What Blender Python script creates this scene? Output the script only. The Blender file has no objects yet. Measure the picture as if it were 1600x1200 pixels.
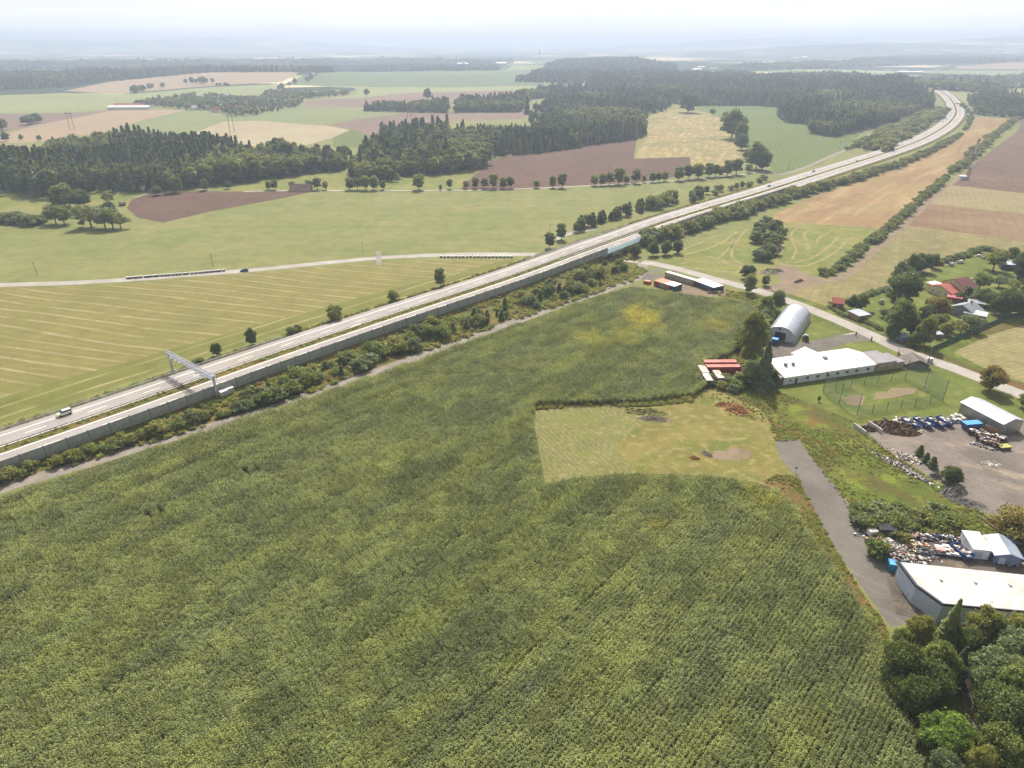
import bpy, bmesh, math, random
import numpy as np
from mathutils import Vector, Matrix
from mathutils.geometry import delaunay_2d_cdt
R = math.radians
SC = bpy.context.scene
COL = SC.collection
rng = np.random.default_rng(7)
random.seed(7)

# ------------------------------------------------------------------ camera
CAM_H = 110.0
FPX = 1067.0            # focal length in photo pixels (1600 wide)
HORIZON = 66
PITCH = math.atan((600 - HORIZON) / FPX)
cam = bpy.data.cameras.new("camera")
cam.sensor_width = 36.0
cam.lens = 36.0 * FPX / 1600
cam.clip_start = 1.0
cam.clip_end = 60000
camo = bpy.data.objects.new("camera", cam)
camo.location = (0, 0, CAM_H)
camo.rotation_euler = (math.pi / 2 - PITCH, 0, 0)
COL.objects.link(camo)
SC.camera = camo

# ------------------------------------------------------------------ sky, sun, exposure
SUN_EL, SUN_AZ = R(47), R(3)      # azimuth clockwise from +Y
w = bpy.data.worlds.new("World")
SC.world = w
w.use_nodes = True
nt = w.node_tree
nt.nodes.clear()
out = nt.nodes.new('ShaderNodeOutputWorld')
bg = nt.nodes.new('ShaderNodeBackground')
sky = nt.nodes.new('ShaderNodeTexSky')
sky.sky_type = 'NISHITA'
sky.sun_disc = False
sky.sun_elevation = SUN_EL
sky.sun_rotation = SUN_AZ
sky.air_density = 1.0
sky.dust_density = 9.0
sky.ozone_density = 1.2
bg.inputs[1].default_value = 0.10
hs = nt.nodes.new('ShaderNodeHueSaturation')      # hazy late-summer sky: nearly white
hs.inputs['Saturation'].default_value = .6
hs.inputs['Value'].default_value = 1.0
nt.links.new(sky.outputs[0], hs.inputs['Color'])
# thin veil of high cloud, densest towards the horizon, with faint soft structure
tcw = nt.nodes.new('ShaderNodeTexCoord'); sx = nt.nodes.new('ShaderNodeSeparateXYZ'); nt.links.new(tcw.outputs['Generated'], sx.inputs[0])
mr = nt.nodes.new('ShaderNodeMapRange'); nt.links.new(sx.outputs[2], mr.inputs[0])
for _i, _v in enumerate((0.02, 0.45, .95, .05)): mr.inputs[_i + 1].default_value = _v
mpw = nt.nodes.new('ShaderNodeMapping'); mpw.inputs['Scale'].default_value = (1, 1, 9); nt.links.new(tcw.outputs['Generated'], mpw.inputs[0])
nzw = nt.nodes.new('ShaderNodeTexNoise'); nzw.inputs['Scale'].default_value = 4.0; nzw.inputs['Detail'].default_value = 5; nt.links.new(mpw.outputs[0], nzw.inputs['Vector'])
mr2 = nt.nodes.new('ShaderNodeMapRange'); nt.links.new(nzw.outputs['Fac'], mr2.inputs[0])
for _i, _v in enumerate((0.3, 0.7, .88, 1.06)): mr2.inputs[_i + 1].default_value = _v
vsw = nt.nodes.new('ShaderNodeVectorMath'); vsw.operation = 'SCALE'; vsw.inputs[0].default_value = (10.2, 10.1, 10.1); nt.links.new(mr2.outputs[0], vsw.inputs['Scale'])
mxw = nt.nodes.new('ShaderNodeMix'); mxw.data_type = 'RGBA'
nt.links.new(mr.outputs[0], mxw.inputs[0]); nt.links.new(hs.outputs[0], mxw.inputs[6]); nt.links.new(vsw.outputs[0], mxw.inputs[7])
nt.links.new(mxw.outputs[2], bg.inputs[0])
nt.links.new(bg.outputs[0], out.inputs[0])
sd = bpy.data.lights.new("sun", 'SUN')
sd.energy = 4.9
sd.angle = R(0.53)
sd.color = (1.0, 0.95, 0.87)
so = bpy.data.objects.new("sun", sd)
sv = Vector((math.sin(SUN_AZ) * math.cos(SUN_EL), math.cos(SUN_AZ) * math.cos(SUN_EL), math.sin(SUN_EL)))
so.rotation_euler = sv.to_track_quat('Z', 'Y').to_euler()
so.location = (0, 0, 500)
COL.objects.link(so)
SC.view_settings.view_transform = 'Standard'
SC.view_settings.look = 'None'
SC.view_settings.exposure = 0.38
SC.view_settings.gamma = 1.0
SC.view_settings.use_curve_mapping = False
SC.render.film_transparent = False
SC.cycles.max_bounces = 6
SC.cycles.diffuse_bounces = 2
SC.cycles.glossy_bounces = 2
SC.cycles.transmission_bounces = 3
SC.cycles.transparent_max_bounces = 8
SC.cycles.volume_bounces = 1
SC.cycles.use_adaptive_sampling = True
SC.cycles.adaptive_threshold = 0.015
SC.cycles.use_denoising = True

# ------------------------------------------------------------------ terrain and projection
def flat(x, y, h=0.0):
    v = (y - 600) / FPX
    t = (CAM_H - h) / (math.sin(PITCH) + v * math.cos(PITCH))
    return np.array([(x - 800) / FPX * t, (math.cos(PITCH) - v * math.sin(PITCH)) * t])
HILLS = []
def hill(px, dist, sx, sy, h):
    u = (px - 800) / FPX
    HILLS.append((u * dist * 1.1, dist, sx, sy, h))
hill(640, 2450, 900, 330, 17)
hill(300, 2500, 500, 300, 8)
hill(955, 3700, 420, 500, 30)
hill(1360, 1750, 170, 220, 14)
hill(1180, 1900, 300, 300, 8)
hill(-40, 8000, 1000, 700, 212)
hill(190, 11000, 1500, 900, 150)
hill(420, 13000, 2500, 1200, 180)
hill(1280, 8000, 1500, 900, 105)
hill(1480, 9500, 2000, 900, 190)
hill(1150, 13000, 2500, 1200, 180)
hill(1800, 9500, 1500, 900, 150)
hill(900, 21000, 4000, 1500, 90)
hill(1560, 4200, 900, 500, 22)
UP = flat(955, 393, 0)              # where the lane ducks under the motorway
def th(x, y):
    x = np.asarray(x, float); y = np.asarray(y, float)
    z = np.zeros(np.broadcast(x, y).shape)
    for cx, cy, sx, sy, h in HILLS:
        z = z + h * np.exp(-((x - cx) / sx) ** 2 - ((y - cy) / sy) ** 2)
    d = np.hypot(x, y)
    far = np.clip((d - 1100) / 1200, 0, 1)
    z = z * np.clip((d - 900) / 700, 0, 1)
    z = z + far * (5 * np.sin(x / 310 + 1.3) * np.sin(y / 420 + x / 900) + 3 * np.sin(x / 140 + y / 190))
    z = z - 4.0 * np.exp(-(((x - UP[0]) / 20) ** 2 + ((y - UP[1]) / 26) ** 2) ** 1.0)
    return z
TS = np.concatenate([np.arange(60, 1200, 20.0), 1200 * 1.012 ** np.arange(0, 290)])
def pxs(pts, h=0.0):
    """photo pixels -> world points on the terrain (raised by h)"""
    p = np.asarray(pts, float).reshape(-1, 2)
    v = (p[:, 1] - 600) / FPX
    dx = (p[:, 0] - 800) / FPX; dy = math.cos(PITCH) - v * math.sin(PITCH); dz = -math.sin(PITCH) - v * math.cos(PITCH)
    T = TS[None, :]
    above = (CAM_H + dz[:, None] * T) - (th(dx[:, None] * T, dy[:, None] * T) + h)
    hit = above < 0
    idx = np.where(hit.any(1), hit.argmax(1), len(TS) - 1)
    lo = np.where(idx > 0, TS[np.maximum(idx - 1, 0)], 10.0); hi = TS[idx]
    for _ in range(18):
        m = (lo + hi) / 2
        a = CAM_H + dz * m - th(dx * m, dy * m) - h
        lo = np.where(a > 0, m, lo); hi = np.where(a > 0, hi, m)
    m = (lo + hi) / 2
    return np.stack([dx * m, dy * m, th(dx * m, dy * m) + h], 1)
def P(x, y, h=0.0):
    """one pixel -> Vector at height h above the ground"""
    q = pxs([(x, y)], h)[0]
    return Vector(q)
def ppm(q):
    """photo pixels per metre at world point q"""
    d = q[1] * math.cos(PITCH) + (CAM_H - q[2]) * math.sin(PITCH)
    return FPX / d
def tz(x, y): return float(th(x, y))
def pip(pts, poly):
    x, y = pts[:, 0], pts[:, 1]
    r = np.zeros(len(pts), bool)
    n = len(poly)
    for i in range(n):
        x1, y1 = poly[i]; x2, y2 = poly[(i + 1) % n]
        c = (y1 > y) != (y2 > y)
        with np.errstate(divide='ignore', invalid='ignore'):
            r ^= c & (x < (x2 - x1) * (y - y1) / (y2 - y1 + 1e-12) + x1)
    return r
def dens(pl, step=25, closed=True):
    o = []
    n = len(pl)
    for i in range(n if closed else n - 1):
        a = np.array(pl[i], float); b = np.array(pl[(i + 1) % n], float)
        k = max(1, int(np.hypot(*(b - a)) / step))
        for j in range(k): o.append(a + (b - a) * j / k)
    if not closed: o.append(np.array(pl[-1], float))
    return np.array(o)
def catmull(p, n=8):
    p = [np.array(a, float) for a in p]
    p = [2 * p[0] - p[1]] + p + [2 * p[-1] - p[-2]]
    o = []
    for i in range(1, len(p) - 2):
        for k in range(n):
            t = k / n
            o.append(.5 * ((2 * p[i]) + (-p[i - 1] + p[i + 1]) * t + (2 * p[i - 1] - 5 * p[i] + 4 * p[i + 1] - p[i + 2]) * t * t + (-p[i - 1] + 3 * p[i] - 3 * p[i + 1] + p[i + 2]) * t ** 3))
    o.append(p[-2])
    return np.array(o)

# ------------------------------------------------------------------ materials
def lin(c):
    if isinstance(c, str):
        c = [int(c[i:i + 2], 16) / 255 for i in (1, 3, 5)]
        c = [a / 12.92 if a <= .04045 else ((a + .055) / 1.055) ** 2.4 for a in c]
    return (c[0], c[1], c[2], 1)
class NT:
    def __init__(s, name):
        s.m = bpy.data.materials.new(name); s.m.use_nodes = True
        s.t = s.m.node_tree; s.t.nodes.clear()
        s.out = s.n('ShaderNodeOutputMaterial')
    def n(s, k, **kw):
        o = s.t.nodes.new(k)
        for a, b in kw.items(): setattr(o, a, b)
        return o
    def l(s, a, b): s.t.links.new(a, b)
    def val(s, sock, v):
        if hasattr(v, 'is_output') or isinstance(v, bpy.types.NodeSocket): s.l(v, sock)
        else: sock.default_value = v
    def mix(s, f, a, b, mode='MIX'):
        o = s.n('ShaderNodeMix', data_type='RGBA', blend_type=mode)
        s.val(o.inputs[0], f); s.val(o.inputs[6], a); s.val(o.inputs[7], b)
        return o.outputs[2]
    def ma(s, op, a, b=0.0, c=None, clamp=False):
        o = s.n('ShaderNodeMath', operation=op, use_clamp=clamp)
        s.val(o.inputs[0], a); s.val(o.inputs[1], b)
        if c is not None: s.val(o.inputs[2], c)
        return o.outputs[0]
    def noise(s, vec, scale, detail=3, rough=.55, dist=0.0):
        o = s.n('ShaderNodeTexNoise'); s.l(vec, o.inputs['Vector'])
        o.inputs['Scale'].default_value = scale; o.inputs['Detail'].default_value = detail
        o.inputs['Roughness'].default_value = rough; o.inputs['Distortion'].default_value = dist
        return o.outputs['Fac']
    def rng(s, v, a, b, c=0.0, d=1.0):
        o = s.n('ShaderNodeMapRange'); s.val(o.inputs[0], v)
        for i, k in enumerate((a, b, c, d)): o.inputs[i + 1].default_value = k
        return o.outputs[0]
    def pos(s, rot=0.0, sx=1.0, sy=1.0):
        g = s.n('ShaderNodeNewGeometry'); mp = s.n('ShaderNodeMapping', vector_type='POINT')
        s.l(g.outputs['Position'], mp.inputs[0])
        mp.inputs['Rotation'].default_value = (0, 0, -rot)
        m2 = s.n('ShaderNodeMapping'); s.l(mp.outputs[0], m2.inputs[0]); m2.inputs['Scale'].default_value = (sx, sy, 1)
        return m2.outputs[0]
    def sep(s, v):
        o = s.n('ShaderNodeSeparateXYZ'); s.l(v, o.inputs[0]); return o.outputs
    def done(s, col, rough=.9, bump=None, metal=0.0, spec=.3, bstr=.5, bdist=.3):
        p = s.n('ShaderNodeBsdfPrincipled')
        s.val(p.inputs['Base Color'], col); s.val(p.inputs['Roughness'], rough)
        p.inputs['Metallic'].default_value = metal
        p.inputs['Specular IOR Level'].default_value = spec
        if bump is not None:
            b = s.n('ShaderNodeBump'); b.inputs['Strength'].default_value = bstr; b.inputs['Distance'].default_value = bdist
            s.l(bump, b.inputs['Height']); s.l(b.outputs[0], p.inputs['Normal'])
        s.l(p.outputs[0], s.out.inputs[0])
        return s.m
MATS = {}
def field(name, base, layers=(), bump=(1.2, .5), rough=.95):
    """ground material from world-space layers.
    ('n', scale, lo, hi, colour, strength[, rot, sx, sy]) noise patches
    ('s', rot, spacing, width, colour, strength, wobble) stripes running along direction rot"""
    t = NT(name); g = t.pos(); col = lin(base); K = {'concrete_road': .92, 'lane_concrete': .88}.get(name, .57)
    for L in layers:
        if L[0] == 'n':
            v = t.pos(*L[6:9]) if len(L) > 6 else g
            f = t.rng(t.noise(v, L[1], 4, .6), L[2], L[3])
            f = t.ma('MULTIPLY', f, L[5])
        else:
            v = t.pos(L[1])
            wob = t.noise(t.pos(L[1], .007, .018), 1.0, 2)
            yy = t.ma('ADD', t.sep(v)[1], t.ma('MULTIPLY', t.ma('SUBTRACT', wob, .5), L[6]))
            ph = t.ma('MULTIPLY', t.ma('ABSOLUTE', t.ma('SUBTRACT', t.ma('FRACT', t.ma('DIVIDE', yy, L[2])), .5)), 2.0)
            f = t.rng(ph, 1 - L[3], 1 - L[3] * .3)
            brk = t.rng(t.noise(t.pos(L[1], .05, .4), 1.0, 3), .32, .6)
            f = t.ma('MULTIPLY', t.ma('MULTIPLY', f, brk), L[5])
        col = t.mix(f, col, lin(L[4]))
    fine = t.rng(t.noise(g, 2.5, 4, .7), .25, .75, .72 * K, 1.28 * K)
    mid = t.rng(t.noise(g, .12, 3, .6), .3, .7, .88, 1.12)
    vv = t.n('ShaderNodeVectorMath', operation='SCALE'); t.val(vv.inputs[0], col); t.l(t.ma('MULTIPLY', fine, mid), vv.inputs['Scale'])
    MATS[name] = t.done(vv.outputs[0], rough, t.noise(g, bump[0], 5, .7), bstr=bump[1], bdist=.5, spec=.1)
    return MATS[name]
def M(name, c, rough=.7, c2=None, scale=.6, var=.12, metal=0.0, spec=.4, stretch=None, ribs=None, bump=0.0):
    """surface material: base colour broken up by dirt and weathering in object space"""
    if name in MATS: return MATS[name]
    t = NT(name)
    tc = t.n('ShaderNodeTexCoord'); mp = t.n('ShaderNodeMapping'); t.l(tc.outputs['Object'], mp.inputs[0])
    if stretch: mp.inputs['Scale'].default_value = stretch
    v = mp.outputs[0]
    a = t.rng(t.noise(v, scale, 5, .65), .35, .7)
    c = lin(c); c2 = lin(c2) if c2 else tuple(x * .72 for x in c[:3]) + (1,)
    col = t.mix(a, c, c2)
    k = t.rng(t.noise(v, scale * 7, 3, .6), .3, .7, 1 - var, 1 + var)
    vv = t.n('ShaderNodeVectorMath', operation='SCALE'); t.val(vv.inputs[0], col); t.l(k, vv.inputs['Scale'])
    b = None
    if ribs:
        s = t.sep(tc.outputs['Object'])[ribs[0]]
        b = t.ma('SINE', t.ma('MULTIPLY', s, 2 * math.pi / ribs[1]))
        vk = t.n('ShaderNodeVectorMath', operation='SCALE'); t.l(vv.outputs[0], vk.inputs[0]); t.l(t.rng(b, .86, 1.0, 1.0, .62), vk.inputs['Scale']); vv = vk
    elif bump: b = t.noise(v, bump, 4)
    MATS[name] = t.done(vv.outputs[0], rough, b, metal, spec, .35, .06)
    return MATS[name]
def leafmat(name, a, b, c=None, trans=.35, world=None, patches=None, rnd=.5, big=.012, streak=None):
    t = NT(name)
    at = t.n('ShaderNodeAttribute', attribute_name='rnd')
    oi = t.n('ShaderNodeObjectInfo')
    col = t.mix(at.outputs['Fac'], lin(a), lin(b))
    if world:
        g = t.pos(*streak) if streak else t.pos()
        f = t.rng(t.noise(g, big, 6, .75), .33, .67)
        col = t.mix(f, t.mix(.5, col, lin(a)), t.mix(.62, col, lin(world)))
        for (x, y, r, rr, cc) in (patches or []):
            mp = t.n('ShaderNodeMapping'); gg = t.n('ShaderNodeNewGeometry'); t.l(gg.outputs['Position'], mp.inputs[0])
            vs = t.n('ShaderNodeVectorMath', operation='SUBTRACT'); t.l(gg.outputs['Position'], vs.inputs[0]); vs.inputs[1].default_value = (x, y, 0)
            ml = t.n('ShaderNodeVectorMath', operation='MULTIPLY'); t.l(vs.outputs[0], ml.inputs[0]); ml.inputs[1].default_value = (1 / r, 1 / rr, 0)
            ln = t.n('ShaderNodeVectorMath', operation='LENGTH'); t.l(ml.outputs[0], ln.inputs[0])
            d = t.ma('ADD', ln.outputs['Value'], t.ma('MULTIPLY', t.ma('SUBTRACT', t.noise(t.pos(), .12, 3), .5), 2.2))
            col = t.mix(t.ma('MULTIPLY', t.rng(d, 1.2, .3, 0, .9), t.rng(t.noise(t.pos(), 1.1, 3), .35, .6)), col, lin(cc))
    else:
        col = t.mix(t.ma('MULTIPLY', oi.outputs['Random'], rnd), col, lin(c or b))
    k = t.rng(oi.outputs['Random'], 0, 1, .95, 1.5)
    vv = t.n('ShaderNodeVectorMath', operation='SCALE'); t.l(col, vv.inputs[0]); t.l(k, vv.inputs['Scale'])
    d = t.n('ShaderNodeBsdfPrincipled'); t.l(vv.outputs[0], d.inputs['Base Color']); d.inputs['Roughness'].default_value = .6
    d.inputs['Specular IOR Level'].default_value = .25
    tr = t.n('ShaderNodeBsdfTranslucent'); v2 = t.mix(.35, vv.outputs[0], lin('#b9b94a')); t.l(v2, tr.inputs[0])
    mx = t.n('ShaderNodeMixShader'); mx.inputs[0].default_value = trans
    t.l(d.outputs[0], mx.inputs[1]); t.l(tr.outputs[0], mx.inputs[2]); t.l(mx.outputs[0], t.out.inputs[0])
    MATS[name] = t.m
    return t.m

# ------------------------------------------------------------------ objects
def tag(o, label=None, cat=None, group=None, kind=None):
    if label: o['label'] = label
    if cat: o['category'] = cat
    if group: o['group'] = group
    if kind: o['kind'] = kind
    return o
def empty(name, loc, rz=0.0, label=None, cat=None, group=None):
    o = bpy.data.objects.new(name, None); COL.objects.link(o)
    o.location = loc; o.rotation_euler = (0, 0, rz); o.empty_display_size = .5
    return tag(o, label, cat, group)
class MB:
    """collects faces, becomes ONE mesh object"""
    def __init__(s): s.v = []; s.f = []; s.m = []
    def add(s, vs, fs, mi=0):
        b = len(s.v); s.v += [tuple(v) for v in vs]
        for f in fs: s.f.append([b + i for i in f]); s.m.append(mi)
        return s
    def box(s, c, d, mi=0, rz=0.0, top=1.0, topo=(0, 0)):
        """c = centre of the base, d = full size; top = taper of the top"""
        x, y, z = c; a, b, h = d[0] / 2, d[1] / 2, d[2]
        vs = []
        for zz, k, ox, oy in ((0, 1, 0, 0), (h, top, topo[0], topo[1])):
            for sx, sy in ((-1, -1), (1, -1), (1, 1), (-1, 1)):
                px, py = sx * a * k + ox, sy * b * k + oy
                vs.append((x + px * math.cos(rz) - py * math.sin(rz), y + px * math.sin(rz) + py * math.cos(rz), z + zz))
        return s.add(vs, [(3, 2, 1, 0), (4, 5, 6, 7), (0, 1, 5, 4), (1, 2, 6, 5), (2, 3, 7, 6), (3, 0, 4, 7)], mi)
    def bar(s, a, b, r, n=6, mi=0, r2=None):
        a = Vector(a); b = Vector(b); d = (b - a)
        if d.length < 1e-6: return s
        q = d.to_track_quat('Z', 'Y').to_matrix(); r2 = r if r2 is None else r2
        vs = []
        for p, rr in ((a, r), (b, r2)):
            for i in range(n):
                t = 2 * math.pi * (i + .5) / n
                vs.append(p + q @ Vector((math.cos(t) * rr, math.sin(t) * rr, 0)))
        return s.add(vs, [(i, (i + 1) % n, n + (i + 1) % n, n + i) for i in range(n)] + [tuple(range(n - 1, -1, -1)), tuple(range(n, 2 * n))], mi)
    def prism(s, poly, y0, y1, mi=0, axis='y'):
        """profile in x,z pushed along y (or profile in x,y pushed along z)"""
        n = len(poly)
        if axis == 'y': vs = [(x, y0, z) for x, z in poly] + [(x, y1, z) for x, z in poly]
        elif axis == 'x': vs = [(y0, x, z) for x, z in poly] + [(y1, x, z) for x, z in poly]
        else: vs = [(x, y, y0) for x, y in poly] + [(x, y, y1) for x, y in poly]
        return s.add(vs, [tuple(range(n - 1, -1, -1)), tuple(range(n, 2 * n))] + [(i, (i + 1) % n, n + (i + 1) % n, n + i) for i in range(n)], mi)
    def build(s, name, mats, parent=None, loc=None, rz=0.0, smooth=False):
        me = bpy.data.meshes.new(name); me.from_pydata(s.v, [], s.f); me.update()
        for m in (mats if isinstance(mats, (list, tuple)) else [mats]): me.materials.append(m)
        if any(s.m): me.polygons.foreach_set('material_index', s.m)
        bm = bmesh.new(); bm.from_mesh(me); bmesh.ops.recalc_face_normals(bm, faces=bm.faces); bm.to_mesh(me); bm.free()
        if smooth: me.polygons.foreach_set('use_smooth', [True] * len(me.polygons))
        o = bpy.data.objects.new(name, me); COL.objects.link(o)
        if parent: o.parent = parent
        if loc is not None: o.location = loc
        if rz: o.rotation_euler = (0, 0, rz)
        return o
def copy_tree(o, parent=None, label=None, loc=None, rz=None, scale=None, group=None):
    c = o.copy(); COL.objects.link(c)
    if parent: c.parent = parent
    if label: c['label'] = label
    if group: c['group'] = group
    if loc is not None: c.location = loc
    if rz is not None: c.rotation_euler = (0, 0, rz)
    if scale is not None: c.scale = scale if isinstance(scale, (tuple, list)) else (scale,) * 3
    for ch in KIDS.get(o.name) or [x for x in bpy.data.objects if x.parent == o]: copy_tree(ch, c)
    return c
KIDS = {}
def npmesh(name, V, F, mats, mi=None, rnd=None, smooth=False):
    """V (n,3), F (m,4) or (m,3)"""
    me = bpy.data.meshes.new(name); k = F.shape[1]
    me.vertices.add(len(V)); me.vertices.foreach_set('co', V.astype(np.float32).ravel())
    me.loops.add(F.size); me.loops.foreach_set('vertex_index', F.astype(np.int32).ravel())
    me.polygons.add(len(F)); me.polygons.foreach_set('loop_start', np.arange(0, F.size, k, dtype=np.int32))
    me.polygons.foreach_set('loop_total', np.full(len(F), k, dtype=np.int32))
    for m in mats: me.materials.append(m)
    if mi is not None: me.polygons.foreach_set('material_index', mi.astype(np.int32))
    if smooth: me.polygons.foreach_set('use_smooth', np.ones(len(F), bool))
    me.update(calc_edges=True)
    if rnd is not None:
        a = me.attributes.new('rnd', 'FLOAT', 'FACE'); a.data.foreach_set('value', rnd.astype(np.float32))
    return me
def ribbon(name, line, widths, mat, dz=.02, n=8, smooth=True, h=0.0, world=False, label=None, cat=None, kind='structure', drape=True):
    """line of pixels (centre) -> strip on the terrain; widths (left,right) metres"""
    q = np.array(line, float) if world else pxs(line, h)
    c = catmull(q[:, :2], n) if smooth else q[:, :2]
    L, Rr = widths
    V = []; F = []
    for i, p in enumerate(c):
        d = c[min(i + 1, len(c) - 1)] - c[max(i - 1, 0)]; d = d / (np.linalg.norm(d) + 1e-9); nn = np.array([-d[1], d[0]])
        for k in (L, -Rr):
            e = p + nn * k
            V.append((e[0], e[1], tz(e[0], e[1]) + dz + h))
    for i in range(len(c) - 1): F.append((2 * i, 2 * i + 1, 2 * i + 3, 2 * i + 2))
    o = bpy.data.objects.new(name, npmesh(name, np.array(V), np.array(F), [mat], smooth=True)); COL.objects.link(o)
    o.data.validate()
    return tag(o, label, cat, kind=kind)

# ------------------------------------------------------------------ the haze
def build_haze():
    t = NT('haze_air')
    v = t.n('ShaderNodeVolumePrincipled')
    v.inputs['Color'].default_value = (.50, .585, .745, 1)
    v.inputs['Density'].default_value = HAZE
    v.inputs['Anisotropy'].default_value = .25
    t.l(v.outputs[0], t.out.inputs['Volume'])
    gx, gy = np.meshgrid(np.linspace(-22000, 22000, 160), np.linspace(500, 26000, 120)); top = max(150.0, float(th(gx, gy).max()) + 12)
    b = MB().box((0, 12000, -14), (60000, 52000, 14 + top)); print('haze top', top)
    o = b.build('haze', [t.m]); tag(o, 'pale even haze over the whole landscape', kind='stuff')
HAZE = 0.000215
# ------------------------------------------------------------------ ground materials
RD = R(48.5)            # direction of the motorway
field('meadow', '#8f9458', [('n', .018, .4, .62, '#a39d66', .7), ('n', .05, .5, .7, '#7c8a45', .6), ('n', .9, .55, .7, '#6f7a42', .5), ('s', R(3), 26, .25, '#a29c66', .25, 30)])
field('hay', '#989053', [('n', .02, .4, .65, '#958b50', .7), ('s', R(-16), 8.2, .26, '#c9ba94', .75, 16), ('s', R(-16), 4.1, .3, '#b5aa78', .45, 16), ('n', .03, .5, .7, '#7f8446', .5), ('n', .6, .55, .7, '#707a3c', .5)])
field('hay_edge', '#8a8a48', [('s', RD, 8.5, .22, '#cbb98c', .75, 8), ('n', .05, .5, .7, '#74803c', .6)])
field('swath_meadow', '#858f4a', [('n', .03, .4, .62, '#a39c58', .8), ('n', .6, .55, .7, '#727e40', .5)])
field('plough', '#725a4c', [('n', .01, .4, .65, '#84685a', .8), ('s', R(4), 3.0, .5, '#6b4c38', .5, 8), ('n', .05, .5, .7, '#6c4f3d', .5)])
field('plough_grey', '#80685a', [('n', .015, .4, .65, '#8e7766', .8), ('s', R(62), 5.0, .4, '#73594b', .45, 8), ('n', .04, .5, .7, '#715c50', .5, R(-20), .3, 1)])
field('brown_stubble', '#93775a', [('n', .012, .4, .62, '#a88d6b', .8), ('s', R(62), 6.0, .4, '#83694f', .4, 8)])
field('gold_stubble', '#ac9a62', [('n', .01, .4, .62, '#a09460', .9), ('n', .14, .46, .66, '#d8c394', .75, R(70), .3, 1.2), ('n', .02, .5, .66, '#8a8850', .8)])
field('tan_stubble', '#b59a6b', [('n', .013, .4, .62, '#a5845f', .9, R(50), .5, 1.6), ('n', .03, .5, .68, '#cfb585', .7, R(50), .4, 2), ('s', R(52), 7, .4, '#9c8159', .35, 10), ('n', .012, .56, .7, '#9b945b', .8)])
field('olive_stubble', '#938b5c', [('n', .02, .42, .62, '#b0a06f', .8, R(60), .5, 1.6), ('s', R(62), 4.0, .5, '#87884e', .4, 8), ('n', .15, .52, .7, '#c0aa7b', .6)])
field('pale_stubble', '#aa9a71', [('n', .02, .42, .62, '#9b9063', .8), ('s', R(62), 4.0, .5, '#bfae88', .4, 8)])
field('bright_green', '#727d42', [('n', .01, .4, .62, '#7b8449', .8), ('s', R(75), 6, .3, '#829e50', .6, 8), ('n', .3, .5, .7, '#648a3c', .5)])
field('lawn', '#74803a', [('n', .05, .4, .62, '#8c9348', .8), ('n', .2, .52, .66, '#a59e60', .55), ('n', .8, .5, .7, '#5b7230', .6)])
field('verge', '#777a3c', [('n', .08, .4, .6, '#9a8046', .85), ('n', .25, .5, .62, '#5c6c30', .9), ('n', .5, .58, .7, '#ab9058', .7)], bump=(1.5, .9))
field('rough_grass', '#768437', [('n', .06, .45, .6, '#7c6c40', .8, R(-55), .4, 1.5), ('n', .12, .5, .62, '#8f9c3c', .8), ('n', .4, .55, .68, '#50642c', .8), ('n', .09, .58, .68, '#9a6c44', .8, R(-55), .5, 1.4)], bump=(1.5, .9))
field('dry_weeds', '#8a7847', [('n', .2, .45, .6, '#957048', .8), ('n', .3, .5, .62, '#6c6c36', .9), ('n', .8, .58, .68, '#c0a070', .6)], bump=(1.5, .9))
field('straw_clearing', '#87874f', [('s', R(116), 1.5, .6, '#ab9f6e', .5, 1.5), ('n', .9, .48, .68, '#bfb083', .7, R(116), .5, 1.3), ('n', .1, .5, .65, '#8a9148', .75)])
field('worn_clearing', '#8f8a4c', [('n', .1, .45, .62, '#9f9150', .8), ('n', .06, .5, .62, '#6f7f38', .8), ('n', .35, .5, .66, '#bcab74', .75), ('n', .05, .5, .62, '#a89a62', .6), ('n', 1.4, .55, .7, '#6b7438', .5)])
field('dirt_yard', '#a1958b', [('n', .04, .42, .62, '#857b73', .9), ('n', .1, .52, .66, '#b8a893', .8, R(-30), .6, 1.5), ('n', .7, .55, .7, '#6e625a', .5)])
field('dark_yard', '#857a6c', [('n', .1, .42, .62, '#6f655c', .9), ('n', .3, .52, .66, '#a3927a', .7), ('n', .7, .55, .7, '#5f574f', .5)])
field('gravel', '#b0a598', [('n', .3, .45, .62, '#989084', .7), ('n', .08, .55, .7, '#94906a', .5)])
field('sandy', '#a58d72', [('n', .1, .42, .62, '#8f8578', .8), ('n', .5, .52, .66, '#bca98c', .6)])
field('soil', '#6a6440', [('n', .2, .45, .62, '#4f5230', .8)])
field('forest_floor', '#4b4a2d', [('n', .1, .45, .62, '#3c3a22', .8)])
field('pale_dirt', '#a89580', [('n', .3, .42, .62, '#94845f', .8)])
field('concrete_road', '#9f9997', [('n', .03, .42, .62, '#989084', .7), ('n', .4, .5, .7, '#8d867d', .4, RD, .15, 2), ('s', RD, 3.75, .12, '#8e867c', .5, 1.0)], bump=(3, .1))
field('lane_concrete', '#a8a29b', [('n', .05, .42, .62, '#9c9486', .7), ('n', .8, .55, .7, '#8d857a', .4)], bump=(3, .1))
field('old_asphalt', '#8c857c', [('n', .05, .42, .62, '#7e776e', .7), ('n', .3, .52, .68, '#9a9288', .6, R(-55), .4, 2), ('n', 1.5, .6, .75, '#6b655e', .5)], bump=(3, .15))
field('cabbage', '#a59a6a', [('s', R(25), 2.2, .5, '#c0b084', .7, 2), ('n', .3, .5, .66, '#86874a', .6)])
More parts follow.
